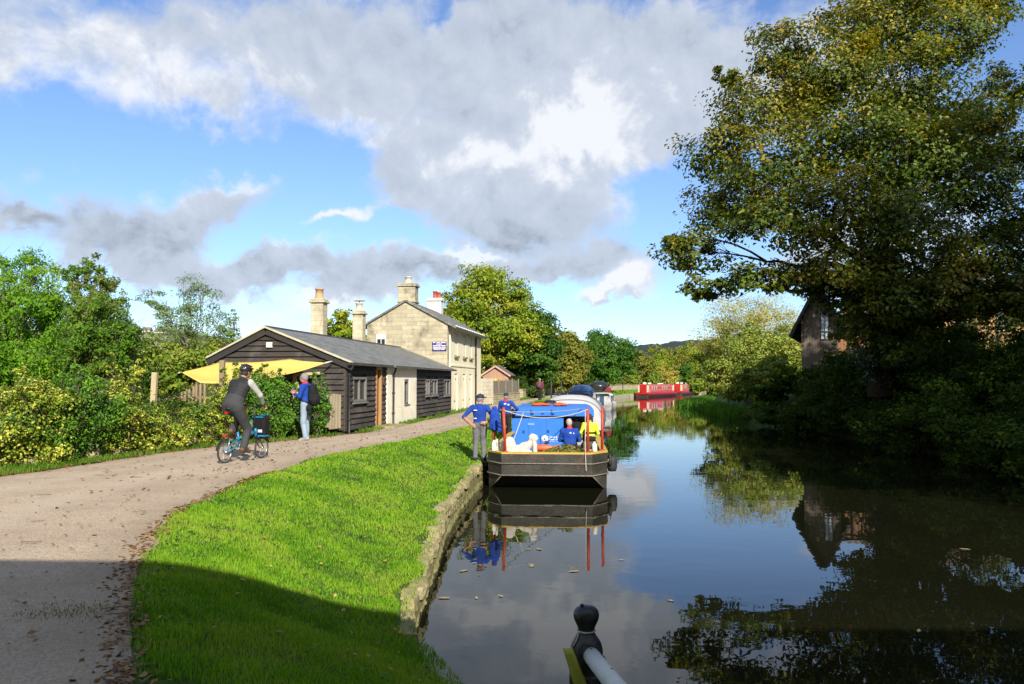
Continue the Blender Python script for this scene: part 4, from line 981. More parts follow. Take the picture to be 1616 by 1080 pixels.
# unseen trees added up the opposite bank to keep it in shade
for i, (x, y, h) in enumerate([(18.2, 3, 15), (20.0, 11, 19), (23.0, 19.5, 19.5)]):
    rs_ = np.random.RandomState(200 + i)
    tree('shade_tree', ['tall dense tree on the opposite bank beside the bridge', 'second dense tree along the opposite bank past the bridge', 'third dense tree on the opposite bank short of the sycamore'][i], 'tree', (x, y, 2.2),
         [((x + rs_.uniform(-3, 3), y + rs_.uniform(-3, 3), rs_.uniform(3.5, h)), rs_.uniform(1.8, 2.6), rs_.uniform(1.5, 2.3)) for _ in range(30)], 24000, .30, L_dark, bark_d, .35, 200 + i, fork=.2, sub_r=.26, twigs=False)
tree('orchard_bush', 'green garden bush half hiding the brick house on the right', 'bush', (at(1560, 540, 38).x, 38, 2.4), [cl(1500, 510, 38, 50, .7), cl(1570, 490, 38, 50, .6), cl(1440, 500, 37, 44, .7), cl(1530, 470, 38, 40, .6), cl(1610, 530, 37, 50, .7), cl(1540, 545, 37, 50, .6), cl(1450, 535, 38, 40, .7)], 9000, .17, leaf_mat('orchard_leaves', [(.03, .06, .012), (.055, .10, .018), (.10, .13, .025), (.17, .13, .03)], .33, .5, .08, .6), bark_d, .12, 210, stems=1, crown_name='foliage', stem_name='stem')
# ================================================================== buildings
HD = R(7.4)
timber = wood('black_weatherboard', (.072, .060, .051), (.036, .031, .027), (.12, .107, .092))
grey_frame = paint('grey_paint', (.20, .20, .19), .6, (.15, .15, .14), 8, .5, .15)
oak = paint('oak_timber', (.47, .27, .10), .7, (.36, .19, .07), 4, .6, .3, 50, stretch=(4, 4, .4))
cream_r = paint('cream_render', (.93, .88, .72), .9, (.86, .80, .63), 2.2, .6, .35, 28, dirt=(.36, .32, .2), dirt_amt=.35, spec=.15)
black_pipe = paint('black_pipe', (.02, .02, .021), .45, (.03, .03, .03), 8)
def slate_mat():
    m, nt, out = nodes_of('roof_slate')
    b = N(nt, 'ShaderNodeBsdfPrincipled', Roughness=.62); nt.links.new(b.outputs[0], out.inputs[0]); b.inputs['Specular IOR Level'].default_value = .45
    uv = coords(nt, (1, 1, 1), 'UV')
    bk = nt.nodes.new('ShaderNodeTexBrick'); nt.links.new(uv, bk.inputs['Vector'])
    bk.inputs['Scale'].default_value = 1.0; bk.inputs['Brick Width'].default_value = .30; bk.inputs['Row Height'].default_value = .20; bk.inputs['Mortar Size'].default_value = .007; bk.inputs['Bias'].default_value = 0
    bk.inputs['Color1'].default_value = (.13, .132, .122, 1); bk.inputs['Color2'].default_value = (.215, .215, .20, 1); bk.inputs['Mortar'].default_value = (.03, .03, .03, 1)
    o = coords(nt)
    c = mixcol(nt, smooth(nt, noise(nt, o, 1.6, 6, .7), .5, .75, 0, .5), bk.outputs[0], (.20, .19, .13))
    c = mixcol(nt, smooth(nt, noise(nt, o, 5, 5, .7), .6, .7, 0, .4), c, (.24, .235, .22))
    nt.links.new(c, b.inputs['Base Color'])
    bp = N(nt, 'ShaderNodeBump', Strength=.8, Distance=.02)
    h = math_n(nt, 'SUBTRACT', math_n(nt, 'MULTIPLY', noise(nt, o, 9, 4), .6), bk.outputs[1]); nt.links.new(h, bp.inputs['Height']); nt.links.new(bp.outputs[0], b.inputs['Normal'])
    return m
slate = slate_mat()
def ashlar_mat(name, c1, c2, mortar, bw, rh, stain, amt=.6, ms=.008):
    m, nt, out = nodes_of(name)
    b = N(nt, 'ShaderNodeBsdfPrincipled', Roughness=.9); nt.links.new(b.outputs[0], out.inputs[0]); b.inputs['Specular IOR Level'].default_value = .15
    uv = coords(nt, (1, 1, 1), 'UV')
    bk = nt.nodes.new('ShaderNodeTexBrick'); nt.links.new(uv, bk.inputs['Vector'])
    bk.inputs['Scale'].default_value = 1.0; bk.inputs['Brick Width'].default_value = bw; bk.inputs['Row Height'].default_value = rh; bk.inputs['Mortar Size'].default_value = ms
    bk.inputs['Color1'].default_value = c4(c1); bk.inputs['Color2'].default_value = c4(c2); bk.inputs['Mortar'].default_value = c4(mortar)
    o = coords(nt)
    c = mixcol(nt, smooth(nt, noise(nt, o, 1.1, 7, .72), .46, .72, 0, amt), bk.outputs[0], stain)
    c = mixcol(nt, smooth(nt, noise(nt, coords(nt, (2.5, 2.5, .5)), 1.5, 6, .7), .55, .75, 0, amt * .7), c, tuple(s * .6 for s in stain))
    c = mixcol(nt, .3, c, mixcol(nt, noise(nt, o, 30, 4), (.4, .4, .4), (1.2, 1.2, 1.2)), 'MULTIPLY')
    nt.links.new(c, b.inputs['Base Color'])
    bp = N(nt, 'ShaderNodeBump', Strength=.6, Distance=.015)
    nt.links.new(math_n(nt, 'SUBTRACT', math_n(nt, 'MULTIPLY', noise(nt, o, 14, 5), .9), bk.outputs[1]), bp.inputs['Height']); nt.links.new(bp.outputs[0], b.inputs['Normal'])
    MATS[name] = m; return m
bath = ashlar_mat('bath_stone', (.53, .475, .34), (.385, .345, .24), (.38, .335, .23), .50, .20, (.16, .145, .105), 1.0, .005)
bath_l = ashlar_mat('chimney_stone', (.60, .53, .38), (.50, .44, .30), (.40, .35, .25), .36, .19, (.24, .21, .14), .9, .005)
brick_p = ashlar_mat('pink_brick', (.48, .25, .17), (.40, .19, .125), (.45, .36, .28), .22, .075, (.30, .17, .11), .5, .012)
rubble = ashlar_mat('rubble_stone', (.50, .44, .31), (.36, .31, .20), (.22, .19, .12), .34, .16, (.24, .22, .12), .7, .014)
white_p = paint('white_paint', (.74, .72, .66), .6, (.66, .63, .56), 6, .5, .1)
pane = glass_mat('window_glass')
curtain = paint('pale_blind', (.62, .60, .54), .8, (.5, .48, .43), 5)
def uv_box(o, sx=1, sy=1):
    """box-projected UVs in metres, local axes"""
    me = o.data; uv = me.uv_layers.new(name='uv')
    for p in me.polygons:
        n = p.normal; a = max(range(3), key=lambda i: abs(n[i]))
        for li in p.loop_indices:
            c = me.vertices[me.loops[li].vertex_index].co
            if a == 2 or abs(n.z) > .35:   # roofs: along the eave and up the slope
                s = c.z / max(math.sqrt(max(1 - n.z * n.z, 1e-4)), .15) if abs(n.z) < .985 else (c.x if abs(n.x) > abs(n.y) else c.y)
                if abs(n.z) >= .985: uv.data[li].uv = (c.x * sx, c.y * sy)
                else: uv.data[li].uv = ((c.y if abs(n.x) > abs(n.y) else c.x) * sx, s * sy)
            elif a == 0: uv.data[li].uv = (c.y * sx, c.z * sy)
            else: uv.data[li].uv = (c.x * sx, c.z * sy)
    return o
def boards_side(m, y0, y1, z0, z1, x=0.0, step=.165, holes=(), seed=0):
    """lapped weatherboards on a wall that faces +x"""
    rs = random.Random(seed); z = z0
    while z < z1 - .01:
        zt = min(z + step + .02, z1)
        segs = [(y0, y1)]
        for (h0, h1, hz0, hz1) in holes:
            if z < hz1 and zt > hz0:
                segs = [s for a, b in segs for s in ((a, min(b, h0)), (max(a, h1), b)) if s[1] - s[0] > .01]
        for a, b in segs:
            cuts = [a] + [c for c in [a + rs.uniform(2.2, 4.2)] if c < b - .8] + [b]
            for i in range(len(cuts) - 1):
                p, q = cuts[i] + (.003 if i else 0), cuts[i + 1]
                t1, t2 = .07 + rs.gauss(0, .006), .07 + rs.gauss(0, .006); s1, s2 = rs.gauss(0, .008), rs.gauss(0, .008)
                m.add([(x, p, z + s1), (x + t1, p, z + s1), (x + .006, p, zt), (x, p, zt), (x, q, z + s2), (x + t2, q, z + s2), (x + .006, q, zt), (x, q, zt)],
                      [(0, 1, 2, 3), (7, 6, 5, 4), (1, 5, 6, 2), (0, 4, 5, 1), (3, 2, 6, 7)])
        z += step
def boards_gable(m, prof, z0, y=0.0, step=.165, seed=1):
    """lapped boards on a gable that faces -y; prof(z) gives (x0, x1)"""
    rs = random.Random(seed); z = z0
    while True:
        zt = z + step + .02
        a, b = prof(z); c, d = prof(zt)
        if b - a < .12: break
        if d < c: c = d = (c + d) / 2
        t1, t2 = .075 + rs.gauss(0, .006), .075 + rs.gauss(0, .006); s1, s2 = rs.gauss(0, .008), rs.gauss(0, .008)
        m.add([(a, y, z + s1), (a, y - t1, z + s1), (c, y - .006, zt), (c, y, zt), (b, y, z + s2), (b, y - t2, z + s2), (d, y - .006, zt), (d, y, zt)],
              [(0, 1, 2, 3), (7, 6, 5, 4), (1, 5, 6, 2), (0, 4, 5, 1), (3, 2, 6, 7)])
        z += step
def window_x(parent, y0, y1, z0, z1, x, fm, mull=1, depth=.06, name='window', sill=True, gl=pane, blind=False):
    """a framed window on a wall facing +x: frame, sill and panes"""
    m = MB(); t = .075
    m.box(x - depth, x + .035, y0, y0 + t, z0, z1, bevel=.006); m.box(x - depth, x + .035, y1 - t, y1, z0, z1, bevel=.006)
    m.box(x - depth, x + .033, y0 + t, y1 - t, z1 - t, z1, bevel=.006); m.box(x - depth, x + .033, y0 + t, y1 - t, z0, z0 + t, bevel=.006)
    for i in range(mull):
        c = y0 + (y1 - y0) * (i + 1) / (mull + 1); m.box(x - depth, x + .02, c - .028, c + .028, z0 + t, z1 - t, bevel=.005)
    f = m.build(name, fm, parent)
    g = MB().box(x - depth * .72, x - depth * .55, y0 + t, y1 - t, z0 + t, z1 - t).build('pane', gl, f)
    if blind: MB().box(x - depth * .99, x - depth * .8, y0 + t, y1 - t, z0 + t + (z1 - z0) * .1, z1 - t).build('blind', curtain, f)
    if sill: MB().box(x - depth, x + .085, y0 - .05, y1 + .05, z0 - .055, z0 - .002, bevel=.008).build('sill', fm, f)
    return f

# ---------------- the black weatherboarded cottage
ct = empty('weatherboarded_cottage', (-4.85, 23.1, ZP), -HD)
tag(ct, 'low black weatherboarded cottage with slate roof and a cream rendered middle bay', 'cottage')
LEN, AX, AZ, EX, EZ, HE = 14.75, -2.42, 3.08, -4.02, 2.28, 2.12
slope = (AZ - HE) / -AX
def prof(z):
    lo = -4.0 if z <= EZ else AX + (EX - AX) * (AZ - z) / (AZ - EZ)
    hi = 0 if z <= HE else AX * (z - HE) / (AZ - HE)
    return (lo + .06, hi - .02)
m = MB()
m.prism([(-4.0, .02, -.3), (-.02, .02, -.3), (-.02, .02, HE), (AX, .02, AZ - .04), (-4.0, .02, EZ - .04)], (0, LEN - .04, 0))
m.build('frame_wall', timber, ct)
wins = [(.55, 1.85, .90, 1.66)]
m = MB(); boards_side(m, .09, 2.80, .10, HE, 0, holes=wins, seed=1); boards_side(m, 3.45, 4.0, .10, HE, -.0, seed=4)
m.box(-.02, .045, 0, .09, .08, HE + .02); m.build('side_boards', timber, ct)
m = MB(); boards_gable(m, prof, .12); m.box(-4.02, -3.94, -.045, .0, .1, EZ - .02); m.box(-.075, .02, -.045, -.001, .08, HE - .02); m.build('gable_boards', timber, ct)
w3 = [(9.65, 10.45, .92, 1.62), (10.75, 11.9, .92, 1.62), (13.2, 14.6, .86, 1.62)]
m = MB(); boards_side(m, 8.12, LEN, .10, HE, .0, holes=w3, seed=7); m.box(-.02, .05, 8.02, 8.12, .06, HE); m.box(-.02, .05, LEN, LEN + .07, .06, HE); m.build('end_boards', timber, ct)
m = MB(); m.box(-.1, .085, 4.0, 8.02, -.05, .57, bevel=.01)
m.box(-.1, .085, 4.0, 6.22, .571, HE, bevel=.01); m.box(-.1, .085, 6.92, 8.02, .571, HE, bevel=.01); m.box(-.1, .084, 6.22, 6.92, 1.60, HE); m.box(-.1, .084, 6.22, 6.92, .571, .66)
m.build('render_bay', cream_r, ct)
# window openings: grey wide surrounds
for (a, b, c, d), mu in zip(wins, (1,)): window_x(ct, a, b, c, d, .02, grey_frame, mu, .075, blind=True)
for (a, b, c, d) in w3: window_x(ct, a, b, c, d, .02, grey_frame, 1, .075, blind=True)
window_x(ct, 6.25, 6.9, .68, 1.58, .03, grey_frame, 0, .085)
m = MB(); m.box(-.06, .07, 2.80, 2.92, .02, HE - .08, bevel=.008); m.box(-.06, .07, 3.33, 3.45, .02, HE - .08, bevel=.008); m.box(-.06, .068, 2.92, 3.33, HE - .2, HE - .08, bevel=.008)
dr = m.build('door_frame', oak, ct)
m = MB()
for i in range(4): m.box(-.05, -.02, 2.925 + i * .101, 3.022 + i * .101, .06, HE - .2, bevel=.004)
m.build('door', oak, dr)
MB().box(-.05, .72, 2.62, 4.2, -.10, .085, bevel=.02).build('doorstep', stone_c, ct)
# wall lamp / wreath by the door
m = MB(); m.torus(.13, .035, Matrix.Translation((.06, 3.72, 1.52)) @ Matrix.Rotation(PI / 2, 4, 'Y'), 20, 6); m.build('door_wreath', paint('wreath', (.05, .05, .025), .9, (.10, .06, .03), 30), ct)
# roof: front and back slopes with thickness, steps down at the cream bay
def roof_slab(m, x0, z0, x1, z1, y0, y1, t=.07):
    d = Vector((x1 - x0, 0, z1 - z0)).normalized(); n = Vector((-d.z, 0, d.x)) * (1 if d.x < 0 else 1)
    if n.z < 0: n = -n
    a, b = Vector((x0, 0, z0)), Vector((x1, 0, z1))
    m.prism([a + Vector((0, y0, 0)), b + Vector((0, y0, 0)), b + n * t + Vector((0, y0, 0)), a + n * t + Vector((0, y0, 0))], (0, y1 - y0, 0))
m = MB(); ov = .26
roof_slab(m, AX, AZ, ov, HE - slope * ov, -.13, 4.15); roof_slab(m, AX, AZ, ov + .06, HE - slope * (ov + .06), 4.16, LEN - .02)
bs_ = (AZ - EZ) / (AX - EX)
roof_slab(m, AX, AZ, EX - .22, EZ - bs_ * .22, -.13, LEN - .02)
rf = m.build('roof', slate, ct); uv_box(rf)
m = MB()
for i in range(int((LEN + .05) / .42)):
    y = -.12 + i * .42; m.prism([(AX - .16, y, AZ + .01), (AX, y, AZ + .10), (AX + .16, y, AZ + .01), (AX, y, AZ + .06)], (0, .405, 0))
m.build('ridge_tiles', slate, rf)
# verge: pale cement fillet over black bargeboards
m = MB(); m.bar((AX + .02, -.10, AZ - .07), (ov, -.10, HE - slope * ov - .07), .05, .20, (0, 0, 1)); m.bar((AX - .02, -.101, AZ - .07), (EX - .22, -.101, EZ - bs_ * .22 - .07), .05, .20, (0, 0, 1))
m.build('bargeboard', paint('black_board', (.030, .027, .025), .75, (.02, .018, .017), 5, .6, .3), rf)
m = MB(); m.bar((AX, -.14, AZ + .05), (ov, -.14, HE - slope * ov + .055), .10, .05); m.bar((AX, -.141, AZ + .05), (EX - .22, -.141, EZ - bs_ * .22 + .055), .10, .05)
m.build('verge_edge', paint('pale_verge', (.55, .50, .37), .8, (.42, .38, .27), 6), rf)
MB().box(AX + .02, AX + .20, -.115, -.005, 2.52, 2.68, bevel=.01).build('gable_vent', white_p, ct)
MB().bar((ov - .05, -.25, HE - slope * ov + .02), (ov - .05, LEN - .1, HE - slope * ov + .02), .10, .08).build('gutter', black_pipe, ct)
for y in (.05, 4.62):
    x0 = .10 if y < 1 else .13
    m = MB(); m.tube([(ov - .06, y, HE - .12), (ov - .06, y, HE - .2), (x0, y, HE - .36), (x0, y, .05), (x0 + .08, y, .0)], .036, 8)
    for z in (.4, 1.1, 1.7): m.box(x0 - .1, x0 + .045, y - .05, y + .05, z, z + .04)
    m.build('drainpipe', black_pipe, ct)
def chimney(parent, x, y, z0, z1, w, d, mt, pots, cap=True, bands=True):
    m = MB(); m.box(x - w / 2, x + w / 2, y - d / 2, y + d / 2, z0, z1, bevel=.012)
    if cap:
        m.box(x - w / 2 - .07, x + w / 2 + .07, y - d / 2 - .07, y + d / 2 + .07, z1 + .001, z1 + .10, bevel=.02)
        m.box(x - w / 2 - .02, x + w / 2 + .02, y - d / 2 - .02, y + d / 2 + .02, z1 + .101, z1 + .17, bevel=.02)
    if bands: m.box(x - w / 2 - .055, x + w / 2 + .055, y - d / 2 - .055, y + d / 2 + .055, z0 + (z1 - z0) * .28, z0 + (z1 - z0) * .28 + .10, bevel=.02)
    c = m.build('chimney', mt, parent); uv_box(c)
    for (dx, r, h, pm, hat) in pots:
        zz = z1 + (.165 if cap else -.01)
        q = MB(); q.lathe([(r * 1.15, zz), (r * 1.15, zz + .06), (r, zz + .08), (r * .92, zz + h * .85), (r * 1.12, zz + h * .88), (r * 1.12, zz + h), (r * .8, zz + h), (r * .8, zz + h - .06)], (x + dx, y, 0), 14)
        if hat: q.box(x + dx - r * 1.5, x + dx + r * 1.5, y - r * 1.5, y + r * 1.5, zz + h + .09, zz + h + .115); q.tube([(x + dx, y, zz + h - .05), (x + dx, y, zz + h + .1)], .02, 6)
        q.build('chimney_pot', pm, c)
    return c
pot_b = paint('buff_pot', (.52, .36, .20), .8, (.40, .26, .14), 6); pot_r = paint('red_pot', (.48, .09, .06), .75, (.36, .07, .05), 6); pot_w = paint('pale_pot', (.66, .60, .48), .8, (.55, .48, .36), 6)
# chimney positions worked back into the cottage frame
def to_local(root, p):
    a = -root.rotation_euler.z; d = Vector(p) - root.location
    # local = Rz(-rot) * d
    c, s = math.cos(root.rotation_euler.z), math.sin(root.rotation_euler.z)
    return Vector((c * d.x + s * d.y, -s * d.x + c * d.y, d.z))
p = to_local(ct, at(504, 480, 30)); chimney(rf, p.x, p.y, 2.0, at(504, 479, 30).z - ZP, .47, .47, bath_l, [(0, .15, .40, pot_b, False)])
p = to_local(ct, at(567, 490, 35)); chimney(rf, p.x, p.y, 2.0, at(567, 497, 35).z - ZP, .46, .46, bath_l, [(0, .15, .36, pot_w, True)])

# ---------------- the stone house
hs_ = empty('stone_house', (-3.1, 38, ZP), -HD)
tag(hs_, 'two storey honey stone house with tall gable chimney and cream front', 'house')
HW, HL_, HZ, HAZ = 4.0, 9.2, 4.25, 5.36
m = MB(); m.prism([(-HW, 0, -.3), (-.0, 0, -.3), (-.0, 0, HZ), (-2.05, 0, HAZ), (-HW, 0, HZ)], (0, .42, 0)); gw_ = m.build('gable_wall', bath, hs_); uv_box(gw_)
m = MB(); m.prism([(-HW, .421, -.3), (-.03, .421, -.3), (-.03, .421, HZ), (-2.05, .421, HAZ - .02), (-HW, .421, HZ)], (0, HL_ - .42, 0))
m.build('core', cream_r, hs_)
cream_f = paint('cream_front', (.90, .84, .63), .9, (.82, .75, .54), 1.4, .6, .3, 25, dirt=(.42, .37, .23), dirt_amt=.4, spec=.15)
m = MB(); upw = [1.8, 4.0, 5.84]; ww = .42
# front skin with the openings left out
ycuts = [.421]
for c in upw: ycuts += [c - ww, c + ww]
ycuts.append(HL_)
zc = [-.2, .08, 1.90, 2.80, 3.92, HZ]
for i in range(len(ycuts) - 1):
    opening = i % 2 == 1
    for j in range(5):
        if opening and j in (1, 3): continue
        m.box(-.03, .06, ycuts[i] + (.0 if i else .0), ycuts[i + 1], zc[j], zc[j + 1])
m.build('front_wall', cream_f, hs_)
MB().box(.061, .10, .43, 7.15, 2.25, 2.36, bevel=.01).build('string_course', cream_f, hs_)
for c in upw:
    f = MB().box(-.02, .005, c - ww + .002, c + ww - .002, 2.82, 3.90).build('shuttered_window', white_p, hs_)
    m = MB(); m.box(.005, .03, c - ww + .02, c - .01, 2.84, 3.88, bevel=.006); m.box(.005, .03, c + .01, c + ww - .02, 2.84, 3.88, bevel=.006); m.build('shutter', cream_f, f)
    MB().box(.061, .17, c - ww - .06, c + ww + .06, 2.70, 2.795, bevel=.01).build('sill', stone_c, f)
    f = MB().box(-.02, .004, c - ww + .002, c + ww - .002, .08, 1.898).build('boarded_door', white_p, hs_)
    m = MB(); 
    for k in range(4): m.box(.004, .02, c - ww + .02 + k * .2, c - ww + .205 + k * .2, .10, 1.88, bevel=.005)
    m.build('panel', cream_f, f)
    m = MB(); m.box(.021, .055, c - .05, c + .05, 1.62, 1.66); m.box(.021, .05, c - .3, c - .1, .52, .56); m.build('iron_hinge', black_pipe, f)
m = MB(); m.tube([(.16, 7.2, HZ - .15), (.12, 7.2, HZ - .35), (.12, 7.2, .0)], .045, 8)
for z in (.6, 1.8, 3.0): m.box(.06, .17, 7.13, 7.27, z, z + .05)
m.build('drainpipe', black_pipe, hs_)
m = MB()
for y in np.arange(.7, HL_ - .1, .62): m.prism([(.061, y, HZ), (.34, y, HZ), (.34, y, HZ - .08), (.061, y, HZ - .30)], (0, .09, 0))
m.build('eave_bracket', cream_f, hs_)
m = MB(); ho = .42; hsl = (HAZ - HZ) / 2.05
roof_slab(m, -2.05, HAZ + .02, ho, HZ + .02 - hsl * ho, -.10, HL_ + .15, .09); roof_slab(m, -2.05, HAZ + .021, -HW - .3, HZ + .021 - hsl * .3, -.10, HL_ + .15, .09)
hr = m.build('roof', slate, hs_); uv_box(hr)
MB().bar((ho - .02, -.05, HZ - hsl * ho + .03), (ho - .02, HL_, HZ - hsl * ho + .03), .11, .09).build('gutter', black_pipe, hs_)
c = chimney(hr, -2.05, .40, HAZ - .28, at(638, 452, 38.3).z - ZP, .84, .66, bath, [(0, .16, .34, pot_w, False)], bands=False)
m = MB(); m.box(-2.05 - .47, -2.05 + .47, .01, .79, HAZ - .02, HAZ + .08, bevel=.02); m.build('chimney_band', bath_l, c)
p = to_local(hs_, at(687, 480, 45)); chimney(hr, p.x, p.y, HAZ - .4, at(687, 476, 45).z - ZP, .80, .6, white_p, [(-.02, .12, .42, pot_r, False), (.2, .11, .36, pot_r, False)], bands=False)
# gable window
m = MB(); t = .05
x0, x1, z0, z1 = -3.52, -3.04, 2.98, 3.80
for a in ((x0, x0 + t, z0, z1), (x1 - t, x1, z0, z1), (x0 + t, x1 - t, z1 - .24, z1), (x0 + t, x1 - t, z0, z0 + t), ((x0 + x1) / 2 - .02, (x0 + x1) / 2 + .02, z0 + t, z1 - .24)): m.box(a[0], a[1], -.03, .02, a[2], a[3], bevel=.004)
f = m.build('window', white_p, hs_); MB().box(x0 + t, x1 - t, -.012, .0, z0 + t, z1 - .24).build('pane', pane, f)
# sign on the gable
blue_s = paint('sign_blue', (.045, .035, .20), .45, (.035, .03, .16), 8); white_s = paint('sign_white', (.72, .70, .76), .5, (.64, .62, .68), 20)
m = MB().box(-.74, -.05, -.045, -.008, 2.98, 3.42, bevel=.004); sg = m.build('wall_sign', blue_s, hs_)
m = MB()
for (a, b, c, d) in ((-.70, -.58, 3.36, 3.40), (-.53, -.36, 3.36, 3.395), (-.32, -.08, 3.355, 3.40), (-.53, -.28, 3.285, 3.325), (-.70, -.47, 3.20, 3.25), (-.44, -.33, 3.195, 3.25), (-.30, -.08, 3.20, 3.25), (-.70, -.30, 3.13, 3.165), (-.27, -.08, 3.13, 3.165), (-.70, -.42, 3.08, 3.11), (-.40, -.08, 3.08, 3.11), (-.66, -.34, 3.03, 3.06), (-.31, -.12, 3.03, 3.06)):
    m.box(a, b, -.05, -.0455, c, d)
m.build('sign_bands', white_s, sg)
# the lead flashing where the cottage roof meets the gable
MB().bar((-2.45, -.05, AZ + .12), (.1, -.05, HE + .10), .06, .07).build('flashing', paint('lead_flash', (.42, .38, .28), .7, (.3, .27, .2), 5), hs_)

# ---------------- garden wall, picket fence, brick shed beyond the house
gw2 = empty('garden_wall', (-2.0, 48.2, ZP), 0); tag(gw2, 'pale tall stone garden wall butting against the end of the house', 'wall')
a, b = at(757, 640, 48.5), at(775, 640, 50.2)
m = MB(); m.bar((a.x + 2.0, a.y - 48.2, .80), (b.x + 2.0, b.y - 48.2, .80), .3, 1.75, bevel=.01); o = m.build('wall_face', ashlar_mat('pale_stone', (.66, .60, .47), (.58, .52, .39), (.42, .37, .27), .6, .24, (.36, .31, .2), .5), gw2); uv_box(o)
a, b = Vector((-1.38, 50.6, ZP)), Vector((.42, 58.0, ZP))
lw = empty('low_wall', a); tag(lw, 'low rubble stone wall carrying the grey picket fence', 'wall'); m = MB(); d = b - a
m.bar((0, 0, .28), (d.x, d.y, .28), .35, .74, bevel=.02); uv_box(m.build('wall_face', rubble, lw)); m = MB(); m.bar((0, 0, .67), (d.x, d.y, .67), .42, .07, bevel=.015); m.build('coping', stone_c, lw)
pf = empty('picket_fence', a + Vector((0, 0, .70))); tag(pf, 'grey close boarded fence standing on the low rubble wall', 'fence')
fence_w = paint('weathered_fence', (.22, .19, .145), .9, (.14, .12, .09), 6, .6, .4, 40, stretch=(4, 4, .5)); m = MB(); L = d.length; dn = d.normalized(); rs = random.Random(2)
for i in range(int(L / .15)):
    c = dn * (i * .15 + .07); h = .86 + rs.gauss(0, .02); m.bar((c.x, c.y, .01), (c.x, c.y, h), .125, .02, (dn.y, -dn.x, 0))
m.build('boards', fence_w, pf)
for q in np.linspace(0, L, 5):
    c = dn * q + Vector((dn.y, -dn.x, 0)) * .05; MB().box(c.x - .05, c.x + .05, c.y - .05, c.y + .05, 0, .98, bevel=.01).build('post', fence_w, pf)
m = MB(); [m.bar(Vector((0, 0, z)) - Vector((dn.y, -dn.x, 0)) * .03, dn * L + Vector((0, 0, z)) - Vector((dn.y, -dn.x, 0)) * .03, .03, .07) for z in (.2, .7)]; m.build('rail', fence_w, pf)
sp_ = at(782, 601, 62); sh = empty('brick_shed', (sp_.x, 62, ZP), -R(6)); tag(sh, 'small pink brick shed with pitched roof and yellow window behind the fence', 'shed')
m = MB(); m.prism([(-1.0, 0, 0), (1.0, 0, 0), (1.0, 0, 2.0), (0, 0, 2.66), (-1.0, 0, 2.0)], (0, 3.6, 0)); uv_box(m.build('wall', brick_p, sh))
m = MB(); roof_slab(m, 0, 2.70, 1.2, 1.91, -.15, 3.75, .07); roof_slab(m, 0, 2.701, -1.2, 1.911, -.15, 3.75, .07); r_ = m.build('roof', paint('shed_roof', (.16, .13, .11), .85, (.10, .085, .075), 4), sh)
m = MB(); m.bar((0, -.18, 2.68), (1.2, -.18, 1.9), .05, .12); m.bar((0, -.181, 2.68), (-1.2, -.181, 1.9), .05, .12); m.build('bargeboard', paint('pink_barge', (.60, .36, .27), .7, (.5, .28, .2), 5), r_)
f = MB().box(-.36, .36, -.03, .0, 1.05, 1.72, bevel=.01).build('window', paint('yellow_boarding', (.62, .42, .04), .6, (.5, .30, .03), 9), sh); MB().box(-.02, .02, -.05, -.031, 1.06, 1.71).build('glazing_bar', white_p, f)
# towpath boundary wall along the far reach
tw = empty('towpath_wall', (3, 80, ZP)); tag(tw, 'long pale dry stone wall along the far towpath behind the boats', 'wall')
v, f = [], []; ysw = np.arange(66, 170, 1.0)
rs = random.Random(9)
for i, y in enumerate(ysw):
    x = float(path_l(y)) - .6 - 3; h = .80 + rs.gauss(0, .025)
    for (dx, z) in ((.2, -.2), (.17, h), (-.17, h), (-.2, -.2)): v.append((x + dx, y - 80, z))
for i in range(len(ysw) - 1):
    for j in range(3): f.append((i * 4 + j, (i + 1) * 4 + j, (i + 1) * 4 + j + 1, i * 4 + j + 1))
f += [(0, 1, 2, 3), tuple(len(v) - 4 + k for k in (3, 2, 1, 0))]
o = MB().add(v, f).build('wall_face', rubble, tw); uv_box(o)
m = MB()
for i in range(0, len(ysw) - 1):
    x = float(path_l(ysw[i])) - .6 - 3; x2 = float(path_l(ysw[i + 1])) - .6 - 3; m.bar((x, ysw[i] - 80, .82), (x2, ysw[i + 1] - 80 - .04, .82), .44, .08)
m.build('coping', stone_c, tw)
for i, (px, y0, h, lb) in enumerate([(870, 66, 1.6, 'thin dark post beside the walker on the towpath'), (886, 74, 1.5, 'short dark post left of the moored cruisers'), (983, 124, 1.9, 'dark post against the towpath wall near the red boats')]):
    p = at(px, 620, y0); m = MB(); m.tube([(0, 0, 0), (0, 0, h)], .06, 8); m.lathe([(.075, h), (.085, h + .03), (.05, h + .07)], n=8)
    o = m.build('bank_post', paint('dark_post', (.04, .035, .03), .8, (.06, .05, .04), 6)); o.location = (p.x, y0, ZP - .1); tag(o, lb, 'post', 'dark posts along the far towpath')

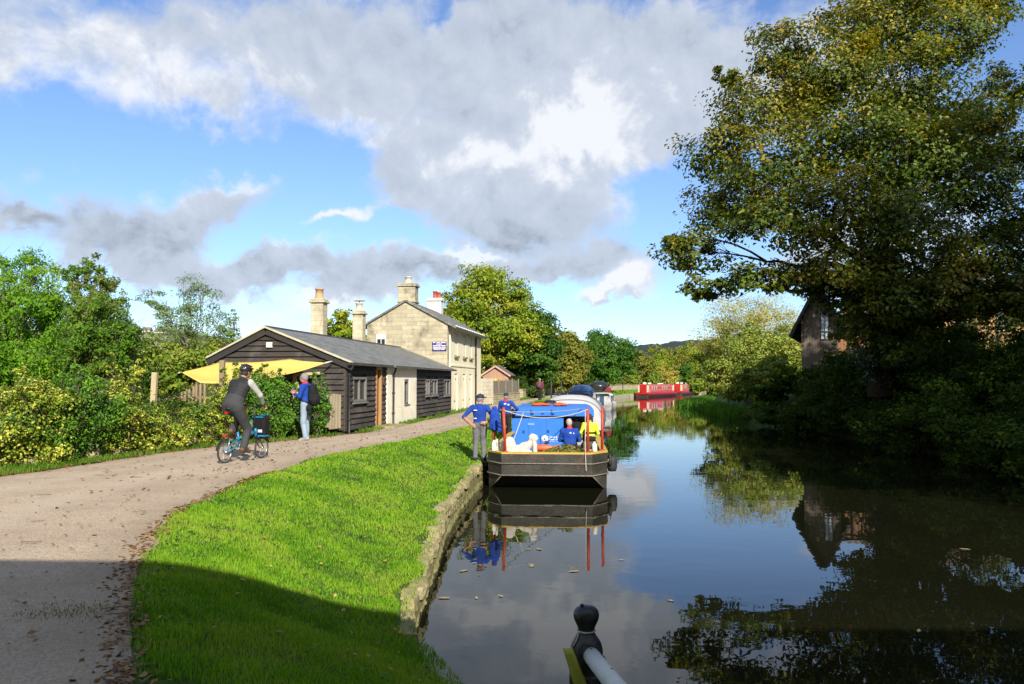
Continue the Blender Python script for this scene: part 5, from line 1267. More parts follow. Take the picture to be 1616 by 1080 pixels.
# ---------------- right: timber clad building and brick house up the bank
tb = empty('timber_building', (at(1270, 560, 46).x, 46.5, 2.3), -R(24)); tag(tb, 'grey brown timber clad building with steep gable behind the hedge', 'building')
clad = paint('vertical_cladding', (.21, .165, .125), .85, (.13, .105, .085), 3, .6, .3, 40, stretch=(8, 8, .3)); red_clad = paint('red_cedar', (.33, .17, .09), .8, (.24, .12, .065), 3, .6, .3, 40, stretch=(8, 8, .3))
BW, BH, BA = 1.95, 3.9, 5.8
m = MB(); m.prism([(0, .05, -1), (BW, .05, -1), (BW, .05, BH), (BW / 2, .05, BA), (0, .05, BH)], (0, 8.9, 0)); m.build('frame_wall', clad, tb)
m = MB(); rs = random.Random(3)
k = 0
for i in range(int(BW / .15)):
    x = i * .15; xm = x + .07; h = BH + (BA - BH) * (1 - abs(xm - BW / 2) / (BW / 2)) - .02
    if 1.1 < xm < 1.5:
        m.box(x, x + .14, .0, .049, -1, 2.75); m.box(x, x + .14, .0, .049, 4.25, h)
    else: m.box(x, x + .14, .0 + rs.uniform(0, .012), .049, -1, h)
m.build('cladding', clad, tb)
m = MB()
for (a, b, c, d) in ((1.04, 1.10, 2.7, 4.3), (1.5, 1.56, 2.7, 4.3), (1.10, 1.5, 4.23, 4.3), (1.10, 1.5, 2.7, 2.77), (1.29, 1.31, 2.77, 4.23), (1.10, 1.5, 3.18, 3.22)): m.box(a, b, -.04, .03, c, d)
f = m.build('window', paint('dark_frame', (.05, .05, .055), .5), tb)
def sky_glass():
    m, nt, out = nodes_of('bright_glass'); b = N(nt, 'ShaderNodeBsdfPrincipled', Roughness=.03, Metallic=.9); b.inputs['Base Color'].default_value = (.85, .88, .92, 1); nt.links.new(b.outputs[0], out.inputs[0]); return m
pn = MB().add([(1.09, .035, 2.75), (1.51, .035, 2.75), (1.51, -.0, 4.25), (1.09, -.0, 4.25)], [(0, 1, 2, 3)]).build('pane', paint('pale_blind_pane', (.72, .80, .90), .15, (.64, .73, .84), 1.5, spec=.8), f)  # pale blue sky reflection painted into the pane colour
m = MB(); roof_slab(m, BW / 2, BA + .05, -.55, BH - (BA - BH) / (BW / 2) * .55 + .05, -.45, 9, .16); roof_slab(m, BW / 2, BA + .051, BW + .4, BH - (BA - BH) / (BW / 2) * .4 + .051, -.45, 9, .16)
m.build('roof', paint('dark_roof', (.055, .05, .05), .8, (.035, .035, .035), 4), tb)
m = MB(); m.box(BW + .01, BW + 2.1, 1.2, 7, -1, 4.25)
m.build('side_wing', red_clad, tb)
m = MB()
for i in range(14): m.box(BW + .02 + i * .15, BW + .155 + i * .15, 1.15 + rs.uniform(0, .012), 1.199, -1, 4.2)
m.build('cedar_boards', red_clad, tb); MB().box(BW + .01, BW + 2.3, .9, 7.1, 4.251, 4.45).build('wing_roof', paint('wing_trim', (.30, .27, .25), .7, (.2, .19, .18), 4), tb)
MB().tube([(BW + .62, 1.1, -1), (BW + .62, 1.1, 4.3)], .06, 8).build('drainpipe', black_pipe, tb)
bh = empty('brick_house', (at(1570, 500, 52).x, 52, 2.3), R(10)); tag(bh, 'orange brick house glimpsed through leaves beyond the great sycamore', 'house')
ob = ashlar_mat('orange_brick', (.50, .24, .08), (.43, .19, .07), (.42, .32, .2), .22, .075, (.34, .18, .08), .5, .012)
m = MB(); m.prism([(-4.5, 0, -1), (5, 0, -1), (5, 0, 5.6), (-4.5, 0, 5.6)], (0, 7, 0)); uv_box(m.build('wall', ob, bh))
m = MB(); m.prism([(-4.8, -.4, 5.55), (5.3, -.4, 5.55), (5.3, 3.5, 7.6), (-4.8, 3.5, 7.6)], (0, 0, .12)); m.prism([(-4.8, 7.4, 5.55), (5.3, 7.4, 5.55), (5.3, 3.5, 7.601), (-4.8, 3.5, 7.601)], (0, 0, .12)); m.build('roof', paint('tile_roof', (.12, .075, .055), .85, (.08, .055, .045), 4), bh)
for x in (-2.6, .6, 3.0):
    m = MB(); m.box(x - .5, x + .5, -.05, -.002, 3.6, 5.0); f = m.build('window', white_p, bh); m = MB(); m.box(x - .44, x - .03, -.06, -.051, 3.66, 4.94); m.box(x + .03, x + .44, -.06, -.051, 3.66, 4.94); m.build('pane', pane, f)

# ---------------- terraces on the town hillside
hm = [paint('pale_wall', (.62, .55, .46), .9, (.5, .44, .36), .3), paint('white_wall', (.72, .69, .63), .9, (.6, .57, .5), .3)]; hroof = paint('grey_roof', (.22, .20, .18), .9, (.15, .14, .13), .3)
rs = random.Random(6)
dg = None
def hill_z(x, y):
    U, V = (x + 360) / 260, (y - 640) / 160
    return 44 * max(0, 1 - U * U - V * V) ** .8
k = 0
for row, (py_, y0) in enumerate([(527, 600), (534, 565), (540, 543), (552, 524)]):
    for j in range(7):
        px = 196 + j * 17 + rs.uniform(-4, 4) + row * 5; y = y0 + rs.uniform(-6, 6); x = (px - 808) / FPX * y; z = hill_z(x, y) - 1.0
        w = rs.uniform(5, 8); r_ = empty('terraced_house', (x, y, z), rs.uniform(-.2, .2)); tag(r_, 'tiny pale stone terraced house on the far town hillside', 'house', 'terraced houses on the far hillside')
        m = MB(); m.prism([(-w / 2, 0, -14), (w / 2, 0, -14), (w / 2, 0, 3.6), (-w / 2, 0, 3.6)], (0, 7, 0)); m.build('wall', hm[k % 2], r_)
        m = MB(); m.prism([(-w / 2 - .2, -.4, 3.5), (-w / 2 - .2, 3.5, 6.0), (-w / 2 - .2, 7.4, 3.5)], (w + .4, 0, 0)); m.build('roof', hroof, r_)
        m = MB(); [m.box(q - .5, q + .5, -.1, -.01, .8, 2.4) for q in (-w * .25, w * .25)]; m.build('window', pane, r_); k += 1

# ================================================================== things in the cottage garden
def post_obj(name, label, p0, h, w, m, lean=(0, 0)):
    mb = MB(); mb.bar((0, 0, 0), (lean[0], lean[1], h), w, w, (0, 1, 0), bevel=.01); o = mb.build(name, m); o.location = p0; tag(o, label, 'post'); return o
pale_wood = paint('pale_wood', (.52, .43, .26), .85, (.40, .32, .19), 6, .6, .3, 40, stretch=(4, 4, .4)); old_wood = paint('old_wood', (.33, .25, .15), .9, (.22, .165, .10), 6, .6, .4, 40, stretch=(4, 4, .4))
p = at(244, 588, 18.5); post_obj('timber_post', 'pale square timber post standing alone in the golden hedge', (p.x - .05, 18.5, ZP), p.z - ZP, .12, pale_wood, (.06, 0))
p = at(351, 569, 19.9); post_obj('canopy_post', 'brown round topped timber post holding the yellow sail', (p.x, 19.9, ZP), p.z - ZP, .12, old_wood)
p = at(466, 592, 22.3); m = MB(); m.bar((0, 0, 0), (-.02, 0, p.z - ZP), .09, .09, (0, 1, 0), .01); m.bar((-.02, 0, p.z - ZP - .05), (.22, 0, p.z - ZP - .75), .08, .07, (0, 1, 0), .01); m.bar((-.03, 0, p.z - ZP), (.7, 0, p.z - ZP + .05), .08, .09, (0, 1, 0), .01)
o = m.build('timber_brace', pale_wood); o.location = (p.x, 22.3, ZP); tag(o, 'pale timber post with diagonal brace under the sail near the standing man', 'post')
pk = empty('stake_fence', (at(292, 640, 24).x, 24, ZP)); tag(pk, 'short fence of pointed brown stakes half hidden by the golden shrubs', 'fence'); rs = random.Random(4)
for i in range(11):
    x = (i - 5) * .115; h = 1.30 + .05 * (i - 5) * .8 + rs.gauss(0, .03); m = MB(); m.tube([(x, 0, 0), (x + rs.gauss(0, .01), 0, h - .08), (x, 0, h)], [.045, .042, .012], 7); m.build('stake', old_wood, pk)
m = MB(); m.bar((-.7, .05, .4), (.7, .05, .4), .04, .07); m.bar((-.7, .05, 1.0), (.7, .05, 1.05), .04, .07); m.build('rail', old_wood, pk)
# wooden panel leaning on the gable
a, b = at(515, 650, 22.5), at(536, 650, 22.8); pl_ = empty('plank_panel', (a.x, 22.45, ZP)); tag(pl_, 'pale weathered plank panel leaning against the cottage gable', 'panel'); m = MB(); rs = random.Random(8)
zt, zb = at(520, 622, 22.5).z - ZP, at(520, 677, 22.5).z - ZP
for i in range(5):
    x = i * .085; m.box(x, x + .08, rs.uniform(0, .01), .035, zb + rs.uniform(-.02, .03), zt + rs.uniform(-.02, .02), bevel=.006)
grey_pl = paint('grey_planks', (.34, .29, .20), .9, (.22, .18, .12), 5, .6, .4, 40, stretch=(6, 6, .4)); m.build('planks', grey_pl, pl_); m = MB(); m.box(0, .42, .036, .07, zb + .1, zb + .18); m.box(0, .42, .036, .07, zt - .25, zt - .17); m.build('batten', grey_pl, pl_)
# yellow sail canopy
top_ = [at(288, 588, 20.6), at(318, 579, 21.6), at(348, 571, 22.6), at(400, 569, 22.75), at(458, 566.5, 22.9), at(486, 569.5, 22.7), at(513, 573, 22.72)]
bot_ = [at(288, 589, 20.55), at(316, 603, 20.2), at(350, 605, 20.1), at(400, 600, 20.4), at(447, 592, 21.3), at(484, 582, 22.2), at(513, 574, 22.7)]
n, k = 7, 13; P = np.zeros((25, k, 3)); tq = np.linspace(0, 6, 25)
T = np.array([list(v) for v in top_]); B = np.array([list(v) for v in bot_])
for c in range(3):
    tt1, bb1 = np.interp(tq, range(7), T[:, c]), np.interp(tq, range(7), B[:, c])
    for j in range(k): P[:, j, c] = tt1 + (bb1 - tt1) * j / (k - 1)
sag = np.sin(np.linspace(0, PI, 25))[:, None] * np.sin(np.linspace(0, PI, k))[None, :]; P[:, :, 2] -= .10 * sag; uu, vv_ = np.linspace(0, 1, 25)[:, None], np.linspace(0, 1, k)[None, :]
P[:, :, 2] += .035 * np.sin(uu * 21 + vv_ * 2.5) * sag * (.4 + .6 * vv_) + .02 * np.sin(uu * 9 - vv_ * 6) * sag; P[:, -1, 2] -= .05 * np.abs(np.sin(uu[:, 0] * PI * 3)) * np.sin(uu[:, 0] * PI)
P[:, 0, 2] -= .05 * np.abs(np.sin(uu[:, 0] * PI * 3)) * np.sin(uu[:, 0] * PI)
P -= np.array([-7.2, 21, ZP]); i_ = np.arange(25 * k).reshape(25, k); F = np.stack([i_[:-1, :-1], i_[1:, :-1], i_[1:, 1:], i_[:-1, 1:]], -1).reshape(-1, 4)
m_, nt, out = nodes_of('sail_cloth'); d1 = nt.nodes.new('ShaderNodeBsdfDiffuse'); d2 = nt.nodes.new('ShaderNodeBsdfTranslucent'); v = coords(nt); c = mixcol(nt, noise(nt, v, 3, 4), (.78, .55, .13), (.85, .64, .20)); nt.links.new(c, d1.inputs[0]); nt.links.new(c, d2.inputs[0])
ms = nt.nodes.new('ShaderNodeMixShader'); ms.inputs[0].default_value = .25; nt.links.new(d1.outputs[0], ms.inputs[1]); nt.links.new(d2.outputs[0], ms.inputs[2]); nt.links.new(ms.outputs[0], out.inputs[0])
sr_ = empty('sail_canopy', (-7.2, 21, ZP)); tag(sr_, 'yellow cloth sail canopy stretched from the cottage gable over the hedge', 'canopy'); o = np_mesh('sail_cloth', P.reshape(-1, 3), F, m_, sr_, True)
md = o.modifiers.new('thick', 'SOLIDIFY'); md.thickness = .006
a, b = at(513, 573, 22.72), at(524, 570.5, 22.95); m = MB(); m.tube([a - Vector((-7.2, 21, ZP)), b - Vector((-7.2, 21, ZP))], .02, 6); a, b = at(288, 588, 20.6), at(281, 589, 20.3); m.tube([a - Vector((-7.2, 21, ZP)), b - Vector((-7.2, 21, ZP))], .012, 5); m.build('fixing', white_p, sr_)
# stones along the verge
for i, (px, py, w, h, lb) in enumerate([(122, 727, .62, .24, 'squared pale kerb stone lying in the verge grass under the hedge'), (172, 722, .34, .2, 'rounded grey stone beside the squared kerb stone'), (208, 716, .42, .18, 'flat pale stone under the green laurel'), (289, 707, .40, .30, 'rounded boulder in the verge near the cyclist'), (36, 737, .5, .18, 'half buried verge stone nearest the left edge'), (188, 719.5, .2, .1, 'small brown stone between the verge stones')]):
    p = ground_at(px, py, ZP); rs = np.random.RandomState(i)
    o = sculpt('verge_stone', [('ell', (0, 0, h * .4), (w * .5, .2, h * .62), 0), ('ell', (w * .18, .03, h * .3), (w * .35, .18, h * .55), 0), ('ell', (-w * .2, 0, h * .35), (w * .3, .17, h * .5), 0)], .018, [stone_c], k=.04, wrinkle=.006, seed=i)
    o.location = (p.x, p.y + .15, ZP); o.rotation_euler = (0, 0, rs.uniform(-.3, .3)); tag(o, lb, 'stone', 'stones along the hedge verge')
# ================================================================== the work barge
steel = paint('black_hull_steel', (.062, .057, .046), .6, (.026, .024, .021), 3.4, .5, .5, 26, stretch=(.6, .6, .8), dirt=(.15, .135, .10), dirt_amt=.6, rust=(.16, .075, .03), spec=.4)
yellow = paint('yellow_gunwale', (.60, .40, .055), .6, (.46, .30, .05), 6, .6, .2, dirt=(.16, .13, .06), dirt_amt=.4)
blue_c = paint('blue_cabin', (.035, .20, .70), .5, (.03, .165, .60), 1.5, .6, .08, 30, dirt=(.05, .10, .25), dirt_amt=.35, spec=.3); blue_d = paint('blue_dark_trim', (.012, .05, .25), .5)
red_p = paint('red_post_paint', (.52, .045, .02), .5, (.40, .05, .03), 9, .6, .15, dirt=(.2, .1, .06), dirt_amt=.3)
deckm = paint('deck_plate', (.12, .10, .07), .8, (.07, .06, .045), 5, .6, .4); rope_m = paint('white_rope', (.55, .52, .44), .85, (.5, .47, .4), 60, .6, .4, 90)
BR, BA_ = Vector((.84, 19.3, 0)), -R(4.2)
def bl(x, y, z): return Vector((BR.x + x * math.cos(BA_) - y * math.sin(BA_), BR.y + x * math.sin(BA_) + y * math.cos(BA_), z))
bg = empty('work_barge', BR, BA_); tag(bg, 'wide black steel work barge with blue cabin and yellow gunwale moored at the bank', 'barge')
BL = 12.3; GZ = .87
m = MB()
top = [(-1.5, BL), (-1.5, .62), (-1.1, 0), (1.1, 0), (1.5, .62), (1.5, BL)]
kn = [(-1.5, BL, -.35), (-1.46, .62, -.10), (-1.1, .02, .35), (1.1, .02, .35), (1.46, .62, -.10), (1.5, BL, -.35)]
und = [(-1.42, BL, -.36), (-1.42, .95, -.2), (1.42, .95, -.2), (1.42, BL, -.36)]
v = [(x, y, GZ) for x, y in top] + kn + und
f = [(0, 1, 7, 6), (1, 2, 8, 7), (2, 3, 9, 8), (3, 4, 10, 9), (4, 5, 11, 10), (8, 9, 14, 13), (8, 13, 7), (9, 10, 14), (0, 6, 12, 13, 14, 15, 11, 5), (7, 13, 12, 6), (10, 11, 15, 14), (12, 13, 14, 15)]
m.add(v, f)
hull = m.build('hull', steel, bg)
hull.data.materials.append(paint('hull_bottom_tar', (.012, .012, .012), .7, (.02, .018, .016), 4, .5, .2))  # shade under the raked bow painted as a near-black colour
for p in hull.data.polygons:
    if abs(p.normal.z) > .25 and p.center.z < .3: p.material_index = 1
# rubbing strips: worn pale edges
m = MB()
for z, q in ((.64, .008), (.355, .010)):
    pts = [(-1.505, BL - .1, z), (-1.505, .61, z), (-1.105, -.006, z), (1.105, -.006, z), (1.505, .61, z), (1.505, BL - .1, z)]
    m.tube(pts, .014 + q * .3, 6)
m.tube([(-1.1, 0, .35), (-1.46, .61, -.08)], .012, 5); m.tube([(1.1, 0, .35), (1.46, .61, -.08)], .012, 5)
m.build('rubbing_strip', paint('worn_steel', (.26, .24, .19), .6, (.10, .09, .07), 14, .8, .3), hull)
m = MB(); tt = [Vector((x, y, GZ)) for x, y in top]
inn = [Vector((-1.32, BL, GZ)), Vector((-1.32, .72, GZ)), Vector((-1.02, .22, GZ)), Vector((1.02, .22, GZ)), Vector((1.32, .72, GZ)), Vector((1.32, BL, GZ))]
for i in range(5): m.prism([tt[i], tt[i + 1], inn[i + 1], inn[i]], (0, 0, .035))
m.build('gunwale', yellow, bg)
m = MB(); m.add([(-1.4, 1.5, .80), (-1.4, .7, .80), (-1.04, .18, .80), (1.04, .18, .80), (1.4, .7, .80), (1.4, 1.5, .80)], [(0, 1, 2, 3, 4, 5)]); m.box(-1.4, 1.4, 1.5, 1.53, .30, .80); m.build('foredeck', deckm, bg)
m = MB(); m.box(-1.42, 1.42, 1.54, BL - .05, .26, .30); m.box(-1.44, -1.40, 1.54, BL - .05, .301, .86); m.box(1.40, 1.44, 1.54, BL - .05, .301, .86); m.build('hold', deckm, bg)
m = MB(); m.box(.15, 1.39, 3.35, 3.75, .62, .68, bevel=.01); m.box(.2, .3, 3.4, 3.7, .301, .619); m.box(1.2, 1.3, 3.4, 3.7, .301, .619); m.build('bench', pale_wood, bg)
m = MB(); m.box(.95, 1.39, 4.4, 5.1, .302, .83, bevel=.02); m.build('locker', deckm, bg)
# red stanchions
for (x, y, dx) in ((-1.02, .16, -.045), (1.0, .16, .0), (-1.36, .85, -.03), (1.37, .85, .01)):
    m = MB(); m.tube([(x, y, GZ + .03), (x + dx, y, GZ + 1.12)], .036, 10); m.lathe([(.07, GZ + .036), (.07, GZ + .05), (.04, GZ + .06)], (x, y, 0), 10); m.build('stanchion', red_p, bg)
m = MB(); m.tube([(1.27, 7.78, .301), (1.27, 7.78, 1.43)], .07, 10); m.build('exhaust_post', paint('green_black_post', (.015, .022, .014), .5), bg)
# blue cabin: front panel, sides, roof slab, dark back
CY = 7.9
cm = MB(); cm.box(-1.42, .34, CY, CY + .08, .30, 1.42); cm.box(-1.42, -1.36, CY + .08, CY + 4.2, .30, 1.42); cm.box(1.33, 1.385, CY + 1.2, CY + 4.2, .302, 1.42); cm.box(-1.36, 1.33, CY + 4.14, CY + 4.2, .30, 1.42)
cb = cm.build('cabin', blue_c, bg)
m = MB(); m.prism([(-1.45, CY - .12, 1.445), (1.375, CY - .12, 1.445), (1.375, CY - .12, 1.66), (1.2, CY - .12, 1.735), (-1.3, CY - .12, 1.735), (-1.45, CY - .12, 1.66)], (0, 4.5, 0)); m.build('roof', blue_c, cb)
MB().box(-1.43, 1.37, CY - .09, CY + 4.2, 1.421, 1.444).build('roof_seal', blue_d, cb)
m = MB()
for x in (-.76, -.06): m.box(x - .02, x + .02, CY - .15, CY - .121, 1.50, 1.66); m.tube([(x, CY - .15, 1.53), (x + .07, CY - .16, 1.51), (x + .08, CY - .16, 1.57)], .015, 5)
m.box(-.42, -.32, CY - .14, CY - .121, 1.51, 1.55); m.build('hook', blue_d, cb)
m = MB(); m.box(-.88, -.66, CY - .025, CY - .001, 1.12, 1.20); m.build('vent_plate', paint('pale_blue_plate', (.16, .36, .80), .5), cb)
m = MB(); m.box(-.45, -.43, CY - .02, CY - .001, .48, .78); m.box(-1.06, -.99, CY - .02, CY - .001, .86, .95); m.box(-.22, -.15, CY - .02, CY - .001, .88, .97); m.box(-.30, -.16, CY - .03, CY - .001, .50, .60); m.build('latch', blue_d, cb)
m = MB(); [m.box(x, x + .006, CY - .004, CY - .0005, .32, 1.41) for x in (-.85, -.25)]; m.build('panel_seam', blue_d, cb)
MB().box(-1.35, 1.32, CY + 1.9, CY + 1.95, .302, 1.41).build('bulkhead', paint('grey_bulkhead', (.42, .42, .40), .7), cb)
# emblem and lettering
whitep = paint('white_lettering', (.80, .80, .80), .5, (.74, .74, .74), 20)
M_ = Matrix.Translation((-.30, CY - .004, .66)) @ Matrix.Rotation(PI / 2, 4, 'X')
m = MB(); m.lathe([(.122, -.002), (.122, .004), (.03, .0045)], n=32, M=M_, c=(0, 0, 0)); em = m.build('emblem', whitep, cb)
m = MB(); 
m.lathe([(.032, .005), (.032, .0075)], n=20, M=M_); 
for k in range(12):
    a = 2 * PI * k / 12; c, s = math.cos(a), math.sin(a)
    pts = [M_ @ Vector((r * c - w * s, r * s + w * c, .0062)) for r, w in ((.04, .004), (.078, .006), (.078, -.006), (.04, -.004))]; m.add(pts, [(0, 1, 2, 3)])
m.build('emblem_mark', paint('emblem_blue', (.16, .22, .42), .5), em)
def lettering(txt, size, loc, rot, mt, parent, name='lettering'):
    cu = bpy.data.curves.new('t', 'FONT'); cu.body = txt; cu.size = size; cu.extrude = .001; cu.resolution_u = 3
    if size > .05: cu.offset = size * .022
    o = bpy.data.objects.new('t', cu); COL.objects.link(o)
    me = bpy.data.meshes.new_from_object(o.evaluated_get(bpy.context.evaluated_depsgraph_get())); bpy.data.objects.remove(o)
    me.materials.clear(); t = link_mesh(name, me, mt, parent); t.location = loc; t.rotation_euler = rot; return t
lettering('Canal &', .086, (-.145, CY - .004, .70), (PI / 2, 0, 0), whitep, cb); lettering('River Trust', .086, (-.145, CY - .004, .615), (PI / 2, 0, 0), whitep, cb); lettering('Making life better by water', .029, (-.145, CY - .004, .56), (PI / 2, 0, 0), whitep, cb)

# ropes slung between the stanchions
def rope(name, label, pts, sag, r=.011, n=18, mt=rope_m):
    P = []
    for i in range(len(pts) - 1):
        a, b = Vector(pts[i]), Vector(pts[i + 1])
        for k in range(n + (i == len(pts) - 2)):
            t = k / n; q = a.lerp(b, t); q.z -= sag * 4 * t * (1 - t); P.append(q)
    o = MB().tube(P, r, 6).build(name, mt); tag(o, label, 'rope'); return o
rope('slung_rope', 'white rope slung in a deep curve between the two front red posts of the barge', [bl(-1.06, .12, 1.93), bl(1.0, .12, 1.95)], .20)
rope('slung_rope', 'white rope pulled tight from the front red post across the cabin roof edge', [bl(-1.06, .13, 1.90), bl(.95, 7.75, 1.70)], .06)
rope('hanging_rope', 'pale rope hanging straight down over the bow beside the front red post', [bl(.94, .12, 1.9), bl(.93, -.02, 1.0), bl(.95, -.03, .47)], .0)
rope('hanging_rope', 'pale rope dropping from the tight roof rope to the white sacks', [bl(-.66, 1.62, 1.81), bl(-.92, .5, .96)], .02)
rope('mooring_rope', 'thin white mooring line from the red post to the grassy bank', [bl(-1.40, .86, 1.55), Vector((-1.35, 22.6, .74))], .05, .009)
# fender
m = MB(); m.lathe([(.03, -.2), (.10, -.19), (.13, -.1), (.13, .1), (.10, .19), (.03, .2)], n=16); m.tube([(0, 0, .19), (-.05, 0, .42)], .012, 5); fd = m.build('fender', paint('black_rubber', (.018, .018, .018), .7, (.03, .03, .03), 8, .6, .2)); fd.location = bl(1.65, 1.5, .50); tag(fd, 'round black rubber fender hanging on the canal side of the barge', 'fender')
m = MB(); m.torus(.12, .045, Matrix.Rotation(PI / 2, 4, 'Y'), 20, 8); fd = m.build('tyre_fender', MATS['black_rubber']); fd.location = bl(1.57, 1.15, .62); tag(fd, 'small black tyre fender beside the round rubber fender', 'fender')

# sacks, bottles, float, weeds on the foredeck
sack_m = paint('white_sack', (.64, .61, .54), .85, (.52, .48, .41), 5, .6, .35, 30, dirt=(.40, .36, .24), dirt_amt=.4, spec=.15)
def sack(label, loc, rz, prims, seed): 
    o = sculpt('sack', prims, .011, [sack_m], k=.03, wrinkle=.007, seed=seed); o.location = loc; o.rotation_euler = (0, 0, rz); tag(o, label, 'sack'); return o
sack('long crumpled white sack rising to a knotted round top in front of the blue panel', bl(-.62, .66, GZ - .03), -.05, [('cap', (-.22, 0, .09), (.10, 0, .17), .085, .105, 0), ('cap', (.10, 0, .17), (.22, 0, .26), .10, .085, 0), ('ell', (.27, 0, .36), (.115, .10, .115), 0, .03), ('cap', (.22, 0, .44), (.18, -.01, .41), .04, .03, 0, .02), ('ell', (-.32, .02, .05), (.12, .10, .07), 0), ('cap', (.29, -.03, .26), (.31, -.06, .02), .065, .05, 0), ('ell', (.02, -.03, .03), (.22, .10, .05), 0), ('cap', (.02, -.08, .12), (-.06, -.09, .01), .045, .04, 0)], 1)
sack('squat white sack leaning against the front red post of the barge', bl(-.98, .46, GZ - .03), .2, [('ell', (0, 0, .18), (.20, .15, .19), 0), ('ell', (.06, .02, .30), (.12, .1, .11), 0), ('ell', (.06, 0, .07), (.22, .15, .09), 0)], 2)
sack('folded off white sack slumped by the rear red post', bl(-1.22, .62, GZ - .03), .5, [('cap', (-.06, 0, .28), (.10, 0, .05), .06, .09, 0), ('ell', (.05, 0, .08), (.15, .12, .09), 0), ('cap', (-.02, .05, .22), (.0, .05, .05), .07, .09, 0)], 3)
def bottle(label, loc, h, r):
    m = MB(); m.lathe([(r * .9, 0), (r, .02), (r, h * .72), (r * .6, h * .84), (r * .38, h * .88), (r * .38, h), (r * .3, h + .004)], n=16); o = m.build('plastic_bottle', paint('white_plastic', (.75, .75, .70), .4, (.66, .66, .6), 8)); o.location = loc; tag(o, label, 'bottle')
bottle('tall white plastic bottle at the foot of the rear red post', bl(-1.34, .56, GZ + .03), .26, .055); bottle('white plastic bottle standing by the yellow clad person', bl(1.17, .5, GZ + .03), .24, .065)
m = MB(); Mx = Matrix.Rotation(PI / 2, 4, 'Y'); m.lathe([(.03, -.33), (.07, -.32), (.085, -.26), (.085, .05), (.05, .12), (.05, .22), (.075, .26), (.075, .32), (.03, .33)], n=16, M=Mx); o = m.build('rescue_float', paint('orange_float', (.72, .13, .035), .5, (.6, .10, .03), 7)); o.location = bl(-.02, .75, GZ + .09); o.rotation_euler = (0, 0, BA_ - .06); tag(o, 'orange red torpedo shaped float lying on the barge deck', 'float')
rs = np.random.RandomState(5); n = 1500; X = rs.uniform(-.1, 1.25, n); Y = rs.uniform(.30, 1.0, n); Z = GZ - .05 + .20 * np.exp(-((X - .45) / .5) ** 2) * np.exp(-((Y - .6) / .3) ** 2) * rs.uniform(.4, 1.1, n) + .02
Pw = np.array([list(bl(x, y, z)) for x, y, z in zip(X, Y, Z)]); nr = rs.normal(size=(n, 3)) + [0, 0, .8]; nr /= np.linalg.norm(nr, axis=1)[:, None]
V = leaf_quads(Pw, nr, .085, rs, .4); wd = np_mesh('cut_weed', V.reshape(-1, 3), np.arange(n * 4).reshape(n, 4), leaf_mat('cut_weed_leaves', [(.08, .11, .02), (.14, .17, .03), (.24, .22, .06), (.40, .34, .14)], .25, .2, .08, 2)); tag(wd, 'heap of cut green waterweed spread over the front of the barge deck', 'weed', kind='stuff')
# orange life jackets on the cabin roof
for (x, y, s, lb) in ((-.50, 9.4, 1.1, 'orange life jacket lying flat on the blue cabin roof'), (.20, 9.3, .8, 'crumpled red orange life jacket beside the larger one on the cabin roof')):
    o = sculpt('life_jacket', [('ell', (-.15 * s, 0, .05), (.17 * s, .16, .055), 0), ('ell', (.16 * s, .03, .05), (.18 * s, .16, .05), 0), ('ell', (0, .05, .08), (.13 * s, .13, .05), 0)], .014, [paint('orange_fabric', (.62, .10, .03), .8, (.5, .07, .03), 12, .6, .3)], k=.04, wrinkle=.006, seed=3); o.location = bl(x, y, 1.735); o.rotation_euler = (0, 0, BA_); tag(o, lb, 'life jacket')
# blue jacket hung on the rear red post
jk = sculpt('hung_jacket', [('cap', (0, 0, .0), (-.10, 0, -.16), .05, .075, 0), ('cap', (0, 0, 0), (.07, 0, -.14), .05, .075, 0), ('cap', (-.07, 0, -.14), (-.12, .02, -.50), .085, .07, 0), ('cap', (.07, 0, -.14), (.14, .0, -.56), .08, .065, 0), ('cap', (0, -.02, -.15), (.0, -.02, -.50), .09, .10, 0), ('ell', (0, 0, .02), (.06, .06, .05), 0)], .012, [paint('royal_blue_cloth', (.022, .075, .42), .85, (.016, .052, .32), 9, .6, .25, 60, spec=.15)], k=.03, wrinkle=.010, seed=6)
jk.scale = (.8, .8, .95); jk.location = bl(-1.33, .80, 1.93); tag(jk, 'royal blue jacket hung over the rear red post of the barge', 'jacket')

# ================================================================== moored boats beyond
tarp = paint('grey_white_tarpaulin', (.56, .57, .56), .6, (.45, .46, .46), 1.6, .7, .25, 12, dirt=(.28, .29, .28), dirt_amt=.4)
tb_ = empty('covered_boat', (2.42, 33.4, 0), -R(7.5)); tag(tb_, 'moored boat under a pale grey tarpaulin just beyond the work barge', 'boat')
def loft(m, secs, cap=True):
    n = len(secs[0]); v = [p for s in secs for p in s]; f = []
    for i in range(len(secs) - 1):
        for j in range(n - 1): f.append((i * n + j, (i + 1) * n + j, (i + 1) * n + j + 1, i * n + j + 1))
    m.add(v, f, True)
    if cap: m.add(list(secs[0]), [tuple(range(n))]); m.add(list(secs[-1]), [tuple(range(n))[::-1]])
    return m
def arch_sec(y, w, z0, zt, n=15, sq=2.6, sway=0):
    out_ = []
    for i in range(n):
        a = PI * (1 - i / (n - 1)); c, s = math.cos(a), math.sin(a)
        out_.append((w * abs(c) ** (2 / sq) * (1 if c > 0 else -1) + sway, y, z0 + (zt - z0) * abs(s) ** (2 / sq)))
    return out_
def hull_shape(L, w, z, bow=1.8, drop=-.3):
    secs = []
    for t in np.linspace(0, 1, 14):
        y = L * t; k = 1 if y < L - bow else max(.05, math.sqrt(max(0, 1 - ((y - (L - bow)) / bow) ** 2)))
        sh = z + (.18 * max(0, (y - (L - bow)) / bow) ** 2); secs.append([(-w * k, y, sh), (-w * k * .96, y, drop), (w * k * .96, y, drop), (w * k, y, sh)])
    return secs
